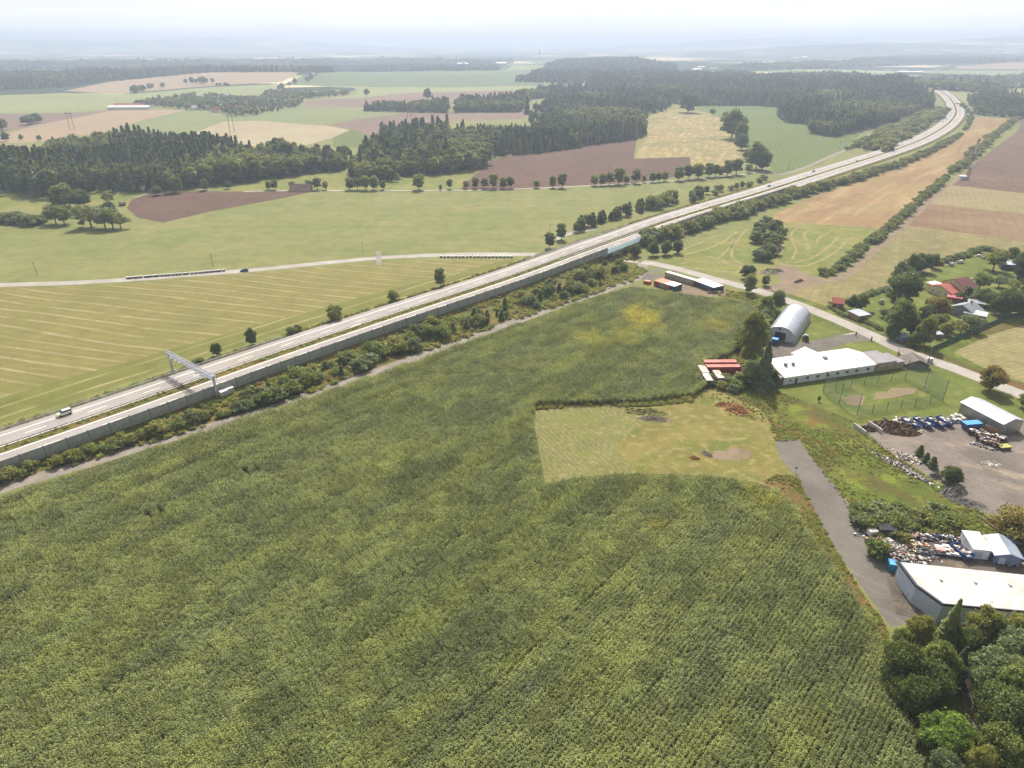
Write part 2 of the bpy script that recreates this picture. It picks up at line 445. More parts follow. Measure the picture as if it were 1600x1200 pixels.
# far farmland
field('far_tan', '#b9a180', [('n', .006, .4, .62, '#b39a80', .8)])
field('far_cream', '#c3b591', [('n', .006, .4, .62, '#b8a684', .8)])
field('far_mauve', '#8d7767', [('n', .006, .4, .62, '#9c8370', .8)])
field('far_green', '#8c9560', [('n', .004, .4, .62, '#9a9e68', .8)])
field('far_blue_green', '#7b8b5e', [('n', .003, .45, .58, '#73825a', .9)])
field('pale_green', '#a3a870', [('n', .004, .4, .62, '#989e64', .8)])
def farmland():
    t = NT('farmland'); v = t.pos(0, 1, .6)
    vo = t.n('ShaderNodeTexVoronoi', feature='F1'); vo.inputs['Scale'].default_value = 1 / 520; t.l(v, vo.inputs['Vector'])
    nz = t.noise(t.pos(), .0006, 3)
    r = t.sep(vo.outputs['Color'])
    col = t.mix(t.ma('GREATER_THAN', r[0], .5), lin('#8b9160'), lin('#c9b48e'))
    col = t.mix(t.ma('GREATER_THAN', r[1], .62), col, lin('#7c8a56'))
    wood = t.ma('GREATER_THAN', t.ma('ADD', t.noise(t.pos(.1, .55, 1.6), .0016, 6, .65), t.ma('MULTIPLY', r[2], .06)), .475)
    col = t.mix(wood, col, lin('#2f3d28'))
    vt = t.n('ShaderNodeTexVoronoi', feature='F1'); vt.inputs['Scale'].default_value = 1 / 90; t.l(t.pos(), vt.inputs['Vector'])
    vil = t.ma('MULTIPLY', t.ma('LESS_THAN', vt.outputs['Distance'], .16), t.ma('GREATER_THAN', t.noise(t.pos(), .0007, 2), .58))
    col = t.mix(vil, col, lin('#d8cfc4'))
    MATS['farmland'] = t.done(col, .95, spec=.05)
farmland()

# name, material, pixel outline (photo pixels)
REG = [
 ('meadow_field', 'meadow', [(-500, 455), (0, 449), (200, 443), (400, 425), (590, 409), (820, 402), (880, 380), (1000, 345), (1200, 290), (1200, 262), (1150, 269), (1000, 284), (800, 296), (480, 299), (330, 300), (200, 300), (0, 306), (-500, 310)]),
 ('meadow_field', 'swath_meadow', [(-500, 330), (-500, 285), (0, 285), (200, 300), (560, 262), (760, 262), (990, 225), (1015, 250), (800, 290), (600, 297), (400, 298), (300, 302), (200, 322), (120, 330), (0, 325)]),
 ('hay_field', 'hay', [(-500, 475), (0, 450), (200, 444), (400, 426), (590, 410), (800, 404), (822, 406), (700, 447), (600, 475), (400, 533), (200, 597), (0, 662), (-500, 850)]),
 ('hay_field', 'hay_edge', [(800, 404), (822, 406), (700, 447), (600, 475), (400, 533), (200, 597), (0, 662), (-500, 850), (-500, 770), (0, 620), (200, 565), (400, 508), (600, 455)]),
 ('ploughed_field', 'plough', [(198, 325), (205, 312), (225, 304), (260, 299), (400, 299), (495, 298), (440, 310), (330, 330), (255, 348), (215, 340)]),
 ('ploughed_field', 'plough', [(718, 295), (745, 270), (768, 250), (800, 242), (900, 230), (995, 216), (990, 248), (1078, 245), (1085, 272), (1000, 285), (800, 297)]),
 ('stubble_field', 'gold_stubble', [(990, 248), (1008, 215), (1015, 180), (1045, 172), (1120, 172), (1140, 200), (1160, 255), (1100, 272), (1080, 268), (1078, 245)]),
 ('crop_field', 'bright_green', [(1085, 170), (1100, 163), (1180, 164), (1215, 168), (1245, 185), (1330, 205), (1345, 212), (1325, 228), (1280, 258), (1215, 274), (1195, 250), (1155, 225), (1130, 185)]),
 ('stubble_field', 'tan_stubble', [(1524, 183), (1582, 187), (1545, 225), (1495, 262), (1455, 300), (1405, 340), (1375, 358), (1290, 352), (1212, 348), (1208, 335), (1290, 300), (1400, 262), (1500, 214)]),
 ('meadow_field', 'swath_meadow', [(1010, 408), (1050, 395), (1100, 380), (1170, 356), (1215, 346), (1365, 356), (1330, 388), (1285, 425), (1270, 440), (1200, 436), (1150, 430), (1070, 418)]),
 ('ploughed_field', 'plough_grey', [(1600, 175), (1900, 175), (1900, 310), (1600, 302), (1485, 290), (1530, 250), (1590, 205)]),
 ('stubble_field', 'pale_stubble', [(1485, 289), (1600, 302), (1900, 312), (1900, 352), (1600, 334), (1448, 318)]),
 ('stubble_field', 'brown_stubble', [(1447, 318), (1600, 335), (1900, 353), (1900, 405), (1600, 378), (1415, 353)]),
 ('stubble_field', 'olive_stubble', [(1418, 352), (1600, 377), (1900, 405), (1900, 480), (1600, 412), (1540, 392), (1470, 420), (1380, 455), (1290, 480), (1222, 455), (1290, 440), (1370, 392)]),
 ('garden_lawn', 'lawn', [(1290, 478), (1380, 453), (1470, 418), (1538, 390), (1600, 408), (1900, 470), (1900, 500), (1600, 497), (1545, 502), (1462, 547), (1400, 530), (1330, 498)]),
 ('stubble_field', 'cabbage', [(1483, 548), (1545, 522), (1600, 506), (1900, 500), (1900, 760), (1700, 650), (1620, 602), (1560, 585)]),
 ('verge', 'rough_grass', [(1222, 455), (1290, 478), (1330, 498), (1400, 530), (1462, 547), (1545, 502), (1900, 490), (1900, 510), (1600, 508), (1545, 524), (1490, 550), (1560, 587), (1620, 604), (1900, 750), (1900, 780), (1600, 624), (1430, 550), (1330, 506), (1190, 455)]),
 ('verge', 'verge', [(-500, 905), (0, 742), (200, 668), (400, 594), (600, 526), (800, 453), (900, 415), (985, 385), (1000, 412), (1012, 425), (985, 441), (900, 470), (800, 503), (600, 572), (400, 644), (200, 702), (0, 760), (-500, 930)]),
 ('lawn_field', 'lawn', [(1120, 455), (1190, 458), (1300, 500), (1430, 556), (1600, 628), (1900, 760), (1900, 840), (1600, 720), (1400, 665), (1340, 662), (1250, 640), (1180, 610), (1175, 520)]),
 ('verge', 'dry_weeds', [(1085, 452), (1120, 450), (1200, 465), (1200, 520), (1160, 560), (1190, 490), (1120, 462)]),
 ('rough_ground', 'rough_grass', [(1080, 560), (1100, 545), (1190, 560), (1200, 605), (1290, 640), (1345, 662), (1380, 700), (1450, 745), (1545, 808), (1700, 830), (1800, 900), (1500, 850), (1360, 838), (1330, 800), (1268, 715), (1250, 688), (1213, 690), (1200, 660), (1100, 640)]),
 ('maize_field', 'soil', [(-700, 1010), (-400, 915), (0, 776), (200, 712), (400, 646), (600, 580), (800, 508), (900, 472), (985, 448), (1050, 455), (1100, 463), (1160, 468), (1186, 480), (1192, 500), (1175, 520), (1150, 550), (1105, 570), (1092, 595), (1105, 605), (1080, 620), (1000, 630), (835, 634), (832, 650), (850, 757), (900, 746), (980, 739), (1100, 741), (1180, 752), (1215, 765), (1240, 800), (1270, 850), (1305, 900), (1340, 945), (1365, 1000), (1390, 1080), (1420, 1150), (1440, 1220), (1500, 1420), (-400, 1420)]),
 ('clearing', 'straw_clearing', [(835, 634), (985, 631), (1000, 660), (960, 700), (1000, 739), (980, 739), (900, 746), (850, 757), (832, 650)]),
 ('clearing', 'worn_clearing', [(985, 631), (1080, 621), (1110, 606), (1190, 640), (1225, 700), (1250, 745), (1215, 766), (1180, 753), (1100, 742), (1000, 740), (960, 700), (1000, 660)]),
 ('dry_verge', 'dry_weeds', [(1190, 752), (1215, 742), (1246, 745), (1300, 850), (1350, 930), (1385, 978), (1400, 1060), (1420, 1130), (1392, 1080), (1366, 1000), (1340, 945), (1305, 900), (1270, 850), (1240, 800), (1215, 766)]),
 ('asphalt_road', 'old_asphalt', [(1213, 692), (1216, 687), (1248, 686), (1268, 715), (1330, 790), (1365, 845), (1400, 895), (1445, 945), (1420, 975), (1392, 980), (1350, 922), (1300, 850), (1246, 745), (1218, 715)]),
 ('yard', 'dirt_yard', [(1338, 664), (1400, 656), (1500, 650), (1600, 660), (1900, 760), (1900, 860), (1600, 808), (1540, 802), (1450, 742), (1385, 702)]),
 ('yard', 'dark_yard', [(1362, 832), (1500, 828), (1600, 842), (1900, 880), (1900, 1000), (1600, 1000), (1400, 960), (1380, 880)]),
 ('forest_ground', 'rough_grass', [(1400, 985), (1900, 985), (1900, 1500), (1500, 1420), (1440, 1220), (1420, 1150), (1405, 1060)]),
 ('sandy_ground', 'sandy', [(1190, 452), (1222, 440), (1200, 420), (1230, 412), (1262, 430), (1290, 436), (1270, 444), (1225, 458)]),
 ('yard', 'sandy', [(1022, 442), (1036, 428), (1044, 424), (1086, 440), (1115, 448), (1150, 460), (1120, 463), (1080, 461), (1050, 456)]),
 ('court', 'old_asphalt', [(1203, 546), (1212, 536), (1250, 535), (1330, 522), (1345, 531), (1290, 547), (1300, 560), (1220, 570), (1204, 560)]),
 # far side
 ('far_field', 'far_tan', [(-500, 215), (0, 212), (60, 195), (120, 178), (190, 172), (292, 172), (230, 186), (160, 206), (60, 222), (-500, 240)]),
 ('far_field', 'far_green', [(160, 206), (230, 186), (292, 172), (345, 178), (400, 182), (340, 195), (300, 208), (240, 232), (100, 225)]),
 ('far_field', 'far_cream', [(300, 208), (350, 190), (420, 188), (500, 195), (547, 203), (520, 215), (450, 235), (330, 225)]),
 ('far_field', 'bright_green', [(547, 203), (590, 210), (620, 230), (520, 230), (520, 215)]),
 ('far_field', 'far_mauve', [(510, 195), (560, 185), (640, 176), (830, 173), (820, 186), (700, 190), (620, 215), (585, 212), (545, 202)]),
 ('far_field', 'far_green', [(345, 190), (400, 175), (470, 167), (560, 167), (640, 176), (560, 186), (500, 196), (400, 188)]),
 ('far_field', 'far_mauve', [(472, 166), (480, 158), (560, 152), (640, 143), (850, 138), (900, 150), (800, 160), (640, 165), (560, 168)]),
 ('far_field', 'pale_green', [(480, 156), (560, 148), (560, 138), (450, 132), (600, 136), (850, 133), (850, 140), (640, 145), (560, 153)]),
 ('far_field', 'far_blue_green', [(440, 133), (480, 116), (560, 109), (700, 107), (850, 109), (925, 117), (905, 132), (700, 137)]),
 ('far_field', 'far_tan', [(100, 142), (170, 128), (250, 116), (400, 108), (475, 110), (440, 128), (330, 134), (180, 147)]),
 ('far_field', 'pale_green', [(-500, 165), (0, 150), (100, 145), (180, 149), (330, 136), (440, 131), (440, 142), (300, 160), (100, 176), (-500, 185)]),
 ('far_field', 'far_mauve', [(-500, 190), (0, 178), (110, 176), (180, 172), (60, 195), (0, 207), (-500, 212)]),
 ('far_field', 'pale_green', [(1425, 140), (1510, 143), (1560, 155), (1530, 172), (1500, 155), (1460, 148)]),
 ('far_field', 'pale_green', [(1560, 137), (1700, 140), (1700, 170), (1600, 165), (1575, 150)]),
 ('far_field', 'far_tan', [(1490, 104), (1600, 96), (1900, 92), (1900, 108), (1500, 108)]),
 ('far_field', 'pale_green', [(1430, 110), (1900, 110), (1900, 122), (1600, 119), (1480, 116)]),
 ('far_field', 'pale_green', [(800, 102), (850, 101), (845, 108), (790, 110)]),
]
def build_ground():
    polys = []; pts = []; edges = []
    for nm, mt, pl in REG:
        ymin = min(p[1] for p in pl)
        d = dens(pl, 22 if ymin > 250 else 12)
        wq = pxs(d)[:, :2]
        b = len(pts); n = len(wq)
        pts += [tuple(q) for q in wq]; edges += [(b + i, b + (i + 1) % n) for i in range(n)]
        polys.append(wq)
    # free points: rings that get coarser with distance, and a square round the camera
    r = 40.0
    rr = []
    while r < 26000:
        rr.append(r); r *= 1.035 if r > 700 else 1.12
    for r in rr:
        da = R(1.0) if r > 700 else R(4.0)
        for a in np.arange(-R(62), R(62) + .001, da):
            aa = a + random.uniform(-.2, .2) * da
            pts.append((math.sin(aa) * r, math.cos(aa) * r))
    for x in (-22000, -8000, -2000, -400, 0, 400, 2000, 8000, 22000): pts.append((x, -1500))
    for x in (-500, -200, 0, 200, 500):
        for y in (-500, -200, 0): pts.append((x, y))
    # a finer mesh in the dip under the motorway
    for i in range(-10, 11):
        for j in range(-10, 11): pts.append((UP[0] + i * 4.5, UP[1] + j * 5.5))
    res = delaunay_2d_cdt([Vector(p) for p in pts], edges, [], 0, 1e-4)
    V2 = np.array([tuple(v) for v in res[0]]); F = np.array([tuple(f) for f in res[2] if len(f) == 3])
    V = np.column_stack([V2, th(V2[:, 0], V2[:, 1])])
    cen = V2[F].mean(1)
    reg = np.full(len(F), -1)
    dist = np.hypot(cen[:, 0], cen[:, 1])
    for i, pl in enumerate(polys):
        reg[pip(cen, pl)] = i
    far = (reg < 0) & (dist > 1900)
    def emit(name, sel, mt, **kw):
        f = F[sel]
        if not len(f): return
        u, inv = np.unique(f, return_inverse=True)
        VV = V[u]; ff = inv.reshape(-1, 3)
        a = VV[ff[:, 1]] - VV[ff[:, 0]]; b = VV[ff[:, 2]] - VV[ff[:, 0]]
        flip = (a[:, 0] * b[:, 1] - a[:, 1] * b[:, 0]) < 0
        ff[flip] = ff[flip][:, ::-1]
        o = bpy.data.objects.new(name, npmesh(name, VV, ff, [MATS[mt]], smooth=True)); COL.objects.link(o)
        tag(o, kind='structure')
    emit('ground', (reg < 0) & ~far, 'meadow')
    emit('farmland', far, 'farmland')
    for i, (nm, mt, pl) in enumerate(REG): emit(nm, reg == i, mt)
build_ground()

# ------------------------------------------------------------------ small roads, tracks, hay rows
ribbon('country_road', [(-420, 462), (-200, 455), (0, 445.5), (100, 442.5), (200, 437), (300, 429.5), (400, 421.5), (500, 411.5), (600, 402.5), (700, 398), (760, 397), (815, 397.5), (870, 397), (930, 399), (985, 407)], (3.3, 3.3), MATS['lane_concrete'], .03)
ribbon('side_road', [(960, 400), (1000, 409), (1050, 418), (1120, 437), (1180, 453), (1240, 473), (1300, 497), (1360, 523), (1410, 547), (1500, 579), (1600, 618), (1720, 668), (1900, 750)], (3.6, 3.6), MATS['lane_concrete'], .034)
ribbon('gravel_track', [(-400, 912), (-200, 838), (0, 764), (100, 734), (200, 704), (300, 675), (400, 647), (500, 611), (600, 577), (700, 540), (800, 504.5), (900, 469.5), (960, 448), (990, 437), (1003, 424), (1004, 411)], (2.8, 2.8), MATS['gravel'], .026)
ribbon('paved_apron', [(1002, 436), (1030, 428), (1050, 421)], (7.0, 4.5), MATS['old_asphalt'], .03)
ribbon('country_road', [(868, 374), (880, 368), (905, 362), (930, 358)], (2.2, 2.2), MATS['lane_concrete'], .03)
ribbon('gravel_path', [(380, 299.3), (480, 297.6), (600, 297.4), (720, 297.3), (830, 294.3), (930, 289.5), (1000, 286), (1080, 280.5), (1150, 273.5), (1200, 267.5)], (1.7, 1.7), MATS['lane_concrete'], .03)
ribbon('gravel_path', [(1180, 255), (1200, 268), (1222, 272), (1262, 260), (1300, 243), (1322, 234), (1340, 222), (1360, 210)], (2.5, 2.5), MATS['gravel'], .03)
ribbon('gravel_path', [(210, 309), (245, 300), (290, 294), (330, 298)], (1.5, 1.5), MATS['gravel'], .03)
ribbon('field_track', [(1222, 458), (1260, 446), (1300, 438), (1330, 425), (1358, 398), (1390, 372), (1425, 340), (1462, 305), (1492, 282), (1505, 270)], (2.4, 2.4), MATS['pale_dirt'], .026)
ribbon('crossing_track', [(590.5, 393), (592, 399), (592, 405), (592, 414)], (1.5, 1.5), MATS['gravel'], .042, smooth=False)
ribbon('mown_strip', [(1340, 531), (1320, 522)], (5, 5), MATS['lane_concrete'], .02)
ribbon('junction', [(1310, 528), (1340, 527), (1372, 521)], (3.4, 4.5), MATS['old_asphalt'], .022)
def hay_rows():
    cur = [[(1020, 402), (1050, 396), (1080, 385), (1120, 368)], [(1030, 405), (1070, 398), (1120, 383), (1152, 362)], [(1120, 405), (1132, 395), (1150, 378), (1165, 360), (1172, 358)],
           [(1060, 412), (1100, 408), (1140, 413), (1158, 418), (1152, 424), (1125, 424), (1060, 417)], [(1100, 400), (1118, 403), (1140, 412)],
           [(1146, 372), (1143, 395), (1150, 408), (1170, 414), (1200, 412), (1215, 408)],
           [(1232, 351), (1218, 368), (1222, 385), (1216, 402), (1206, 407)], [(1250, 353), (1236, 366), (1240, 382), (1244, 390), (1238, 405)], [(1268, 358), (1256, 366), (1262, 380), (1262, 390)],
           [(1240, 411), (1270, 402), (1295, 385), (1310, 370)], [(1212, 411), (1250, 416), (1280, 408), (1310, 390), (1320, 378), (1332, 372)], [(1300, 360), (1280, 372), (1276, 382)], [(1210, 352), (1290, 355), (1350, 360)]]
    for c in cur: tag(ribbon('dry_hay', c, (.85, .85), field_hay, .03), 'pale windrow of cut hay curving over the mown meadow', 'hay', kind='stuff')
field_hay = field('hay_row', '#bdab84', [('n', .5, .4, .6, '#9a9458', 1.0)])
hay_rows()

# ------------------------------------------------------------------ motorway
MW = [(-330, 815), (-160, 758), (0, 704), (200, 636), (400, 565.5), (600, 498), (800, 432.5), (900, 396), (975, 369.5), (1055, 341), (1200, 297), (1300, 265), (1350, 249.5), (1415, 228), (1450, 213), (1478, 196), (1492, 181), (1493, 171), (1485, 161), (1470, 154), (1452, 149)]
DECK = 1.2
mwp = catmull([flat(x, y, DECK) for x, y in MW], 12)
seg = np.hypot(*(mwp[1:] - mwp[:-1]).T); acc = np.concatenate([[0], np.cumsum(seg)])
def resample(step):
    s = np.arange(0, acc[-1], step)
    return np.column_stack([np.interp(s, acc, mwp[:, 0]), np.interp(s, acc, mwp[:, 1])])
MWL = resample(6.0)
# light smoothing of the traced line
for _ in range(12):
    MWL[1:-1] = (MWL[:-2] + 2 * MWL[1:-1] + MWL[2:]) / 4
tg = np.gradient(MWL, axis=0); tg /= np.linalg.norm(tg, axis=1)[:, None]
NN = np.column_stack([-tg[:, 1], tg[:, 0]])       # towards the far (left) side
def mdeck(i):
    d = math.hypot(*MWL[i])
    return DECK + max(0.0, tz(*(MWL[i])) if d > 900 else 0.0)
MZ = np.array([mdeck(i) for i in range(len(MWL))])
for _ in range(10): MZ[1:-1] = (MZ[:-2] + MZ[1:-1] * 2 + MZ[2:]) / 4
def mi_at(px_, py_):
    q = flat(px_, py_, DECK); return int(np.argmin(np.hypot(MWL[:, 0] - q[0], MWL[:, 1] - q[1])))
def moff(i, off, dz=0.0):
    return (MWL[i, 0] + NN[i, 0] * off, MWL[i, 1] + NN[i, 1] * off, MZ[i] + dz)
def mstrip(mb, o1, o2, dz, i0=0, i1=None, mi=0, dz2=None):
    i1 = len(MWL) - 1 if i1 is None else i1
    vs = []; fs = []
    for i in range(i0, i1 + 1): vs += [moff(i, o1, dz), moff(i, o2, dz if dz2 is None else dz2)]
    for k in range(i1 - i0): fs.append((2 * k, 2 * k + 1, 2 * k + 3, 2 * k + 2))
    mb.add(vs, fs, mi)
UPI = int(np.argmin(np.hypot(MWL[:, 0] - UP[0], MWL[:, 1] - UP[1])))
B0, B1 = UPI - 2, UPI + 2                       # the bridge opening
OL, OR = 14.0, -13.6
def motorway():
    m = MB()
    for a, b in ((2.0, 13.2), (-12.9, -2.0)): mstrip(m, b, a, 0)
    m.build('motorway', MATS['concrete_road']); bpy.data.objects['motorway']['kind'] = 'structure'
    white = M('road_paint', '#f2eee4', .8, '#dbd5c6', 2)
    m = MB()
    for o, wd in ((12.2 - 2.3, .4), (2.6, .35), (-2.6, .4), (-10.4, .35)): mstrip(m, o + wd / 2, o - wd / 2, .012)
    for o in (6.2, -6.4):
        i = 0
        while i < len(MWL) - 2:
            mstrip(m, o + .13, o - .13, .012, i, i + 1); i += 3
    o = m.build('road_marking', white); tag(o, kind='structure')
    m = MB(); mstrip(m, 2.0, -2.0, -.02)
    tag(m.build('median_strip', MATS['verge']), kind='structure')
    m = MB()
    for i0, i1 in ((0, B0), (B1, len(MWL) - 1)):
        vs = []; fs = []
        for i in range(i0, i1 + 1):
            for off, dz in ((OL + 3.5, None), (13.2, -.01)):
                x, y, z = moff(i, off, dz or 0)
                vs.append((x, y, tz(x, y) - .3 if dz is None else z))
            for off, dz in ((-12.9, -.01), (-13.9, -.01), (-17.5, None)):
                x, y, z = moff(i, off, dz or 0)
                vs.append((x, y, tz(x, y) - .3 if dz is None else z))
        for k in range(i1 - i0):
            b = 5 * k
            fs += [(b, b + 1, b + 6, b + 5), (b + 2, b + 3, b + 8, b + 7), (b + 3, b + 4, b + 9, b + 8)]
        m.add(vs, fs)
    tag(m.build('embankment', MATS['verge']), kind='structure')
    # bridge: deck slab, abutments
    conc = M('bridge_concrete', '#8f8b84', .85, '#6b6862', .3)
    br = empty('road_bridge', moff(UPI, 0, -DECK - 3), 0, 'short concrete bridge carrying the motorway over the country lane', 'bridge')
    m = MB(); mstrip(m, 13.9, -13.9, -.1, B0 - 1, B1 + 1)
    bot = MB(); vs = []
    s = MB()
    ii = [B0 - 1, B1 + 1]
    c = [moff(ii[0], 13.9, -.1), moff(ii[1], 13.9, -.1), moff(ii[1], -13.9, -.1), moff(ii[0], -13.9, -.1)]
    s.add([Vector(p) for p in c] + [Vector(p) - Vector((0, 0, 1.3)) for p in c], [(0, 1, 2, 3), (4, 7, 6, 5), (0, 4, 5, 1), (1, 5, 6, 2), (2, 6, 7, 3), (3, 7, 4, 0)])
    inv = Matrix.Translation(-br.location)
    o = s.build('deck', conc, br); o.data.transform(inv)
    for i in (B0, B1):
        a = Vector(moff(i, 13.6, -1.4)); b = Vector(moff(i, -13.6, -1.4)); t = Vector((tg[i, 0], tg[i, 1], 0)) * (.8 if i == B1 else -.8)
        s = MB(); dn = Vector((0, 0, -6))
        s.add([a, b, b + t, a + t, a + dn, b + dn, b + t + dn, a + t + dn], [(0, 1, 2, 3), (7, 6, 5, 4), (0, 4, 5, 1), (1, 5, 6, 2), (2, 6, 7, 3), (3, 7, 4, 0)])
        o = s.build('abutment', conc, br); o.data.transform(inv)
motorway()
# ------------------------------------------------------------------ leaf materials
leafmat('leaf_dark', '#374627', '#62713a', '#4a5530', .3)
leafmat('leaf_mid', '#4b5a2d', '#7c8a46', '#5b5f33', .35)
leafmat('leaf_olive', '#6b7438', '#868a48', '#7f7440', .35)
leafmat('leaf_grey', '#505e40', '#76825c', '#6a7350', .3)
leafmat('leaf_bright', '#52682a', '#7d9444', '#657f30', .45)
leafmat('leaf_rust', '#7a6234', '#8a7a40', '#6b6a38', .35)
leafmat('needle', '#33442f', '#6f7f50', '#676d48', .15)
leafmat('needle_green', '#435432', '#7f8c50', '#827f48', .2)
leafmat('weed_leaf', '#667a34', '#8d9a48', '#93924a', .4)
leafmat('weed_brown', '#77703f', '#a3925a', '#938453', .3)
BARK = M('bark', '#5c5044', .95, '#3d352d', 2)
BIRCH = M('pale_bark', '#a39a8c', .9, '#6b6258', 3)

def cards(Pc, Nn, size, aspect=1.0, r=rng, along=None):
    """small leaf-sized quads at points Pc facing roughly Nn"""
    n = len(Pc)
    Nn = Nn / (np.linalg.norm(Nn, axis=1)[:, None] + 1e-9)
    a = r.normal(size=(n, 3)) if along is None else along
    U = np.cross(Nn, a); U /= np.linalg.norm(U, axis=1)[:, None] + 1e-9
    W = np.cross(U, Nn)
    s = np.asarray(size).reshape(-1, 1) * np.ones((n, 1)) / 2
    V = np.stack([Pc - U * s - W * s * aspect, Pc + U * s * .7 - W * s * aspect, Pc + U * s + W * s * aspect, Pc - U * s * .5 + W * s * aspect], 1).reshape(-1, 3)
    F = np.arange(n * 4).reshape(-1, 4)
    return V, F
def tube_np(a, b, r1, r2, n=6):
    m = MB().bar(a, b, r1, n, 0, r2)
    return m.v, [f for f in m.f if len(f) == 4]
def trunk_mesh(name, limbs, mat, n=6):
    m = MB()
    for a, b, r1, r2 in limbs: m.bar(a, b, r1, n, 0, r2)
    me = bpy.data.meshes.new(name); me.from_pydata(m.v, [], m.f); me.materials.append(mat); me.update(); return me
def broadleaf(h, r, n, size, seed, base=.25, clusters=18, lump=.42, shape=1.0, fill=.25):
    """unit-free crown: leaf clumps carried on limbs; returns crown V,F,rnd and limbs"""
    g = np.random.default_rng(seed)
    zc = h * (base + (1 - base) / 2); rz = h * (1 - base) / 2
    C = []; Rc = []
    for i in range(clusters):
        z = -1 + 2 * (i + .5) / clusters; a = i * 2.399963 + g.uniform(-.4, .4)
        k = math.sqrt(max(0, 1 - z * z)) ** shape
        f = g.uniform(.42, .9)
        C.append((math.cos(a) * k * r * f * 1.05 + r * .12 * math.sin(seed), math.sin(a) * k * r * f * 1.05, zc + (z * .74 + g.uniform(-.12, .12)) * rz)); Rc.append(r * lump * g.uniform(.55, 1.3))
    C.append((0, 0, zc)); Rc.append(r * .5)
    C = np.array(C); Rc = np.array(Rc)
    w_ = Rc ** 2; idx = g.choice(len(C), n, p=w_ / w_.sum())
    d = g.normal(size=(n, 3)); d /= np.linalg.norm(d, axis=1)[:, None]
    d[:, 2] = np.abs(d[:, 2]) * .75 + d[:, 2] * .25
    rad = Rc[idx] * (1 - fill * g.random(n) ** 2) * (1 + .16 * np.sin(7 * d[:, 0] + idx) * np.cos(6 * d[:, 1] - idx) + g.normal(0, .11, n) + .3 * (g.random(n) < .08))
    Pc = C[idx] + d * rad[:, None]
    Pc[:, 2] = np.maximum(Pc[:, 2], .25)
    N_ = d + g.normal(size=(n, 3)) * .75
    V, F = cards(Pc, N_, size * g.uniform(.6, 1.35, n), 1.0, g)
    rnd = np.clip(g.normal(.5, .34, n) + (idx % 5 - 2) * .16, 0, 1)
    tr = r * .055 + .06
    limbs = [((0, 0, -.3), (0, 0, h * .55), tr, tr * .5)]
    for i in range(0, len(C) - 1, 2):
        z0 = h * g.uniform(.2, .5)
        limbs.append(((0, 0, min(z0, C[i][2] * .85)), tuple(C[i] * .92), tr * .4, tr * .12))
    return V, F, rnd, limbs
def conifer(h, r, n, size, seed, base=.08, layers=16, power=.9, droop=.25):
    g = np.random.default_rng(seed)
    lv = g.random(n) ** 1.25
    li = np.floor(lv * layers) / layers + g.normal(0, .01, n)
    z = base + (1 - base) * np.clip(li, 0, 1)
    nb = 9
    ba = (g.integers(0, nb, n) + li * layers * .37) * 2 * math.pi / nb + g.normal(0, .16, n)
    t = g.random(n) ** .55
    rr = r * np.clip(1 - (z - base) / (1 - base), .02, 1) ** power * t * (1 + .25 * np.sin(ba * 3 + li * 20))
    Pc = np.stack([np.cos(ba) * rr, np.sin(ba) * rr, z * h - droop * rr + g.normal(0, .012 * h, n)], 1)
    N_ = np.stack([np.cos(ba) * .5, np.sin(ba) * .5, np.full(n, .8)], 1) + g.normal(size=(n, 3)) * .45
    al = np.stack([-np.sin(ba), np.cos(ba), np.zeros(n)], 1)
    V, F = cards(Pc, N_, size * g.uniform(.6, 1.3, n), 1.4, g, al)
    top = g.random(n)
    return V, F, np.clip(g.normal(.45, .28, n), 0, 1), [((0, 0, -.3), (0, 0, h * .97), h * .011 + .04, .02)]
def bush_mesh(h, r, n, size, seed, clusters=9):
    return broadleaf(h, r, n, size, seed, base=0.02, clusters=clusters, lump=.5, fill=.4)
TREE = {}
SHQ = []; NOQ = [False]
def make_kind(key, gen, mat, bark=BARK, **kw):
    V, F, rnd, limbs = gen(**kw)
    crown = npmesh(key + '_crown', V, F, [MATS[mat]], rnd=rnd)
    tr = trunk_mesh(key + '_trunk', limbs, bark)
    # one joined mesh for far copies
    m = MB()
    for a, b, r1, r2 in limbs[:1]: m.bar(a, b, r1, 5, 0, r2)
    tf = np.array([f for f in m.f if len(f) == 4]); tv = np.array(m.v)
    VV = np.vstack([V, tv]); FF = np.vstack([F, tf + len(V)])
    whole = npmesh(key, VV, FF, [MATS[mat], bark], mi=np.concatenate([np.zeros(len(F)), np.ones(len(tf))]), rnd=np.concatenate([rnd, np.full(len(tf), .5)]))
    TREE[key] = (crown, tr, whole, kw['h'], kw['r'])
def plant(kind, q, scale=1.0, label='', cat='tree', name='broadleaf_tree', group=None, parts=True, wide=1.0, rz=None, dz=0.0):
    """one tree at world point q"""
    if cat == 'shrub' and not NOQ[0]:
        SHQ.append((kind, q, scale, label, cat, name, group, parts, wide, rz, dz)); return
    crown, tr, whole, h, r = TREE[kind]
    rz = random.uniform(0, 6.28) if rz is None else rz
    sc = (scale * wide, scale * wide, scale)
    loc = (q[0], q[1], tz(q[0], q[1]) - .05 + dz)
    if not parts:
        o = bpy.data.objects.new(name, whole); COL.objects.link(o); o.location = loc; o.rotation_euler = (0, 0, rz); o.scale = sc
        return tag(o, label, cat, group)
    e = empty(name, loc, rz, label, cat, group); e.scale = sc
    for nm, me in (('crown', crown), ('trunk', tr)):
        o = bpy.data.objects.new(nm, me); COL.objects.link(o); o.parent = e
    return e
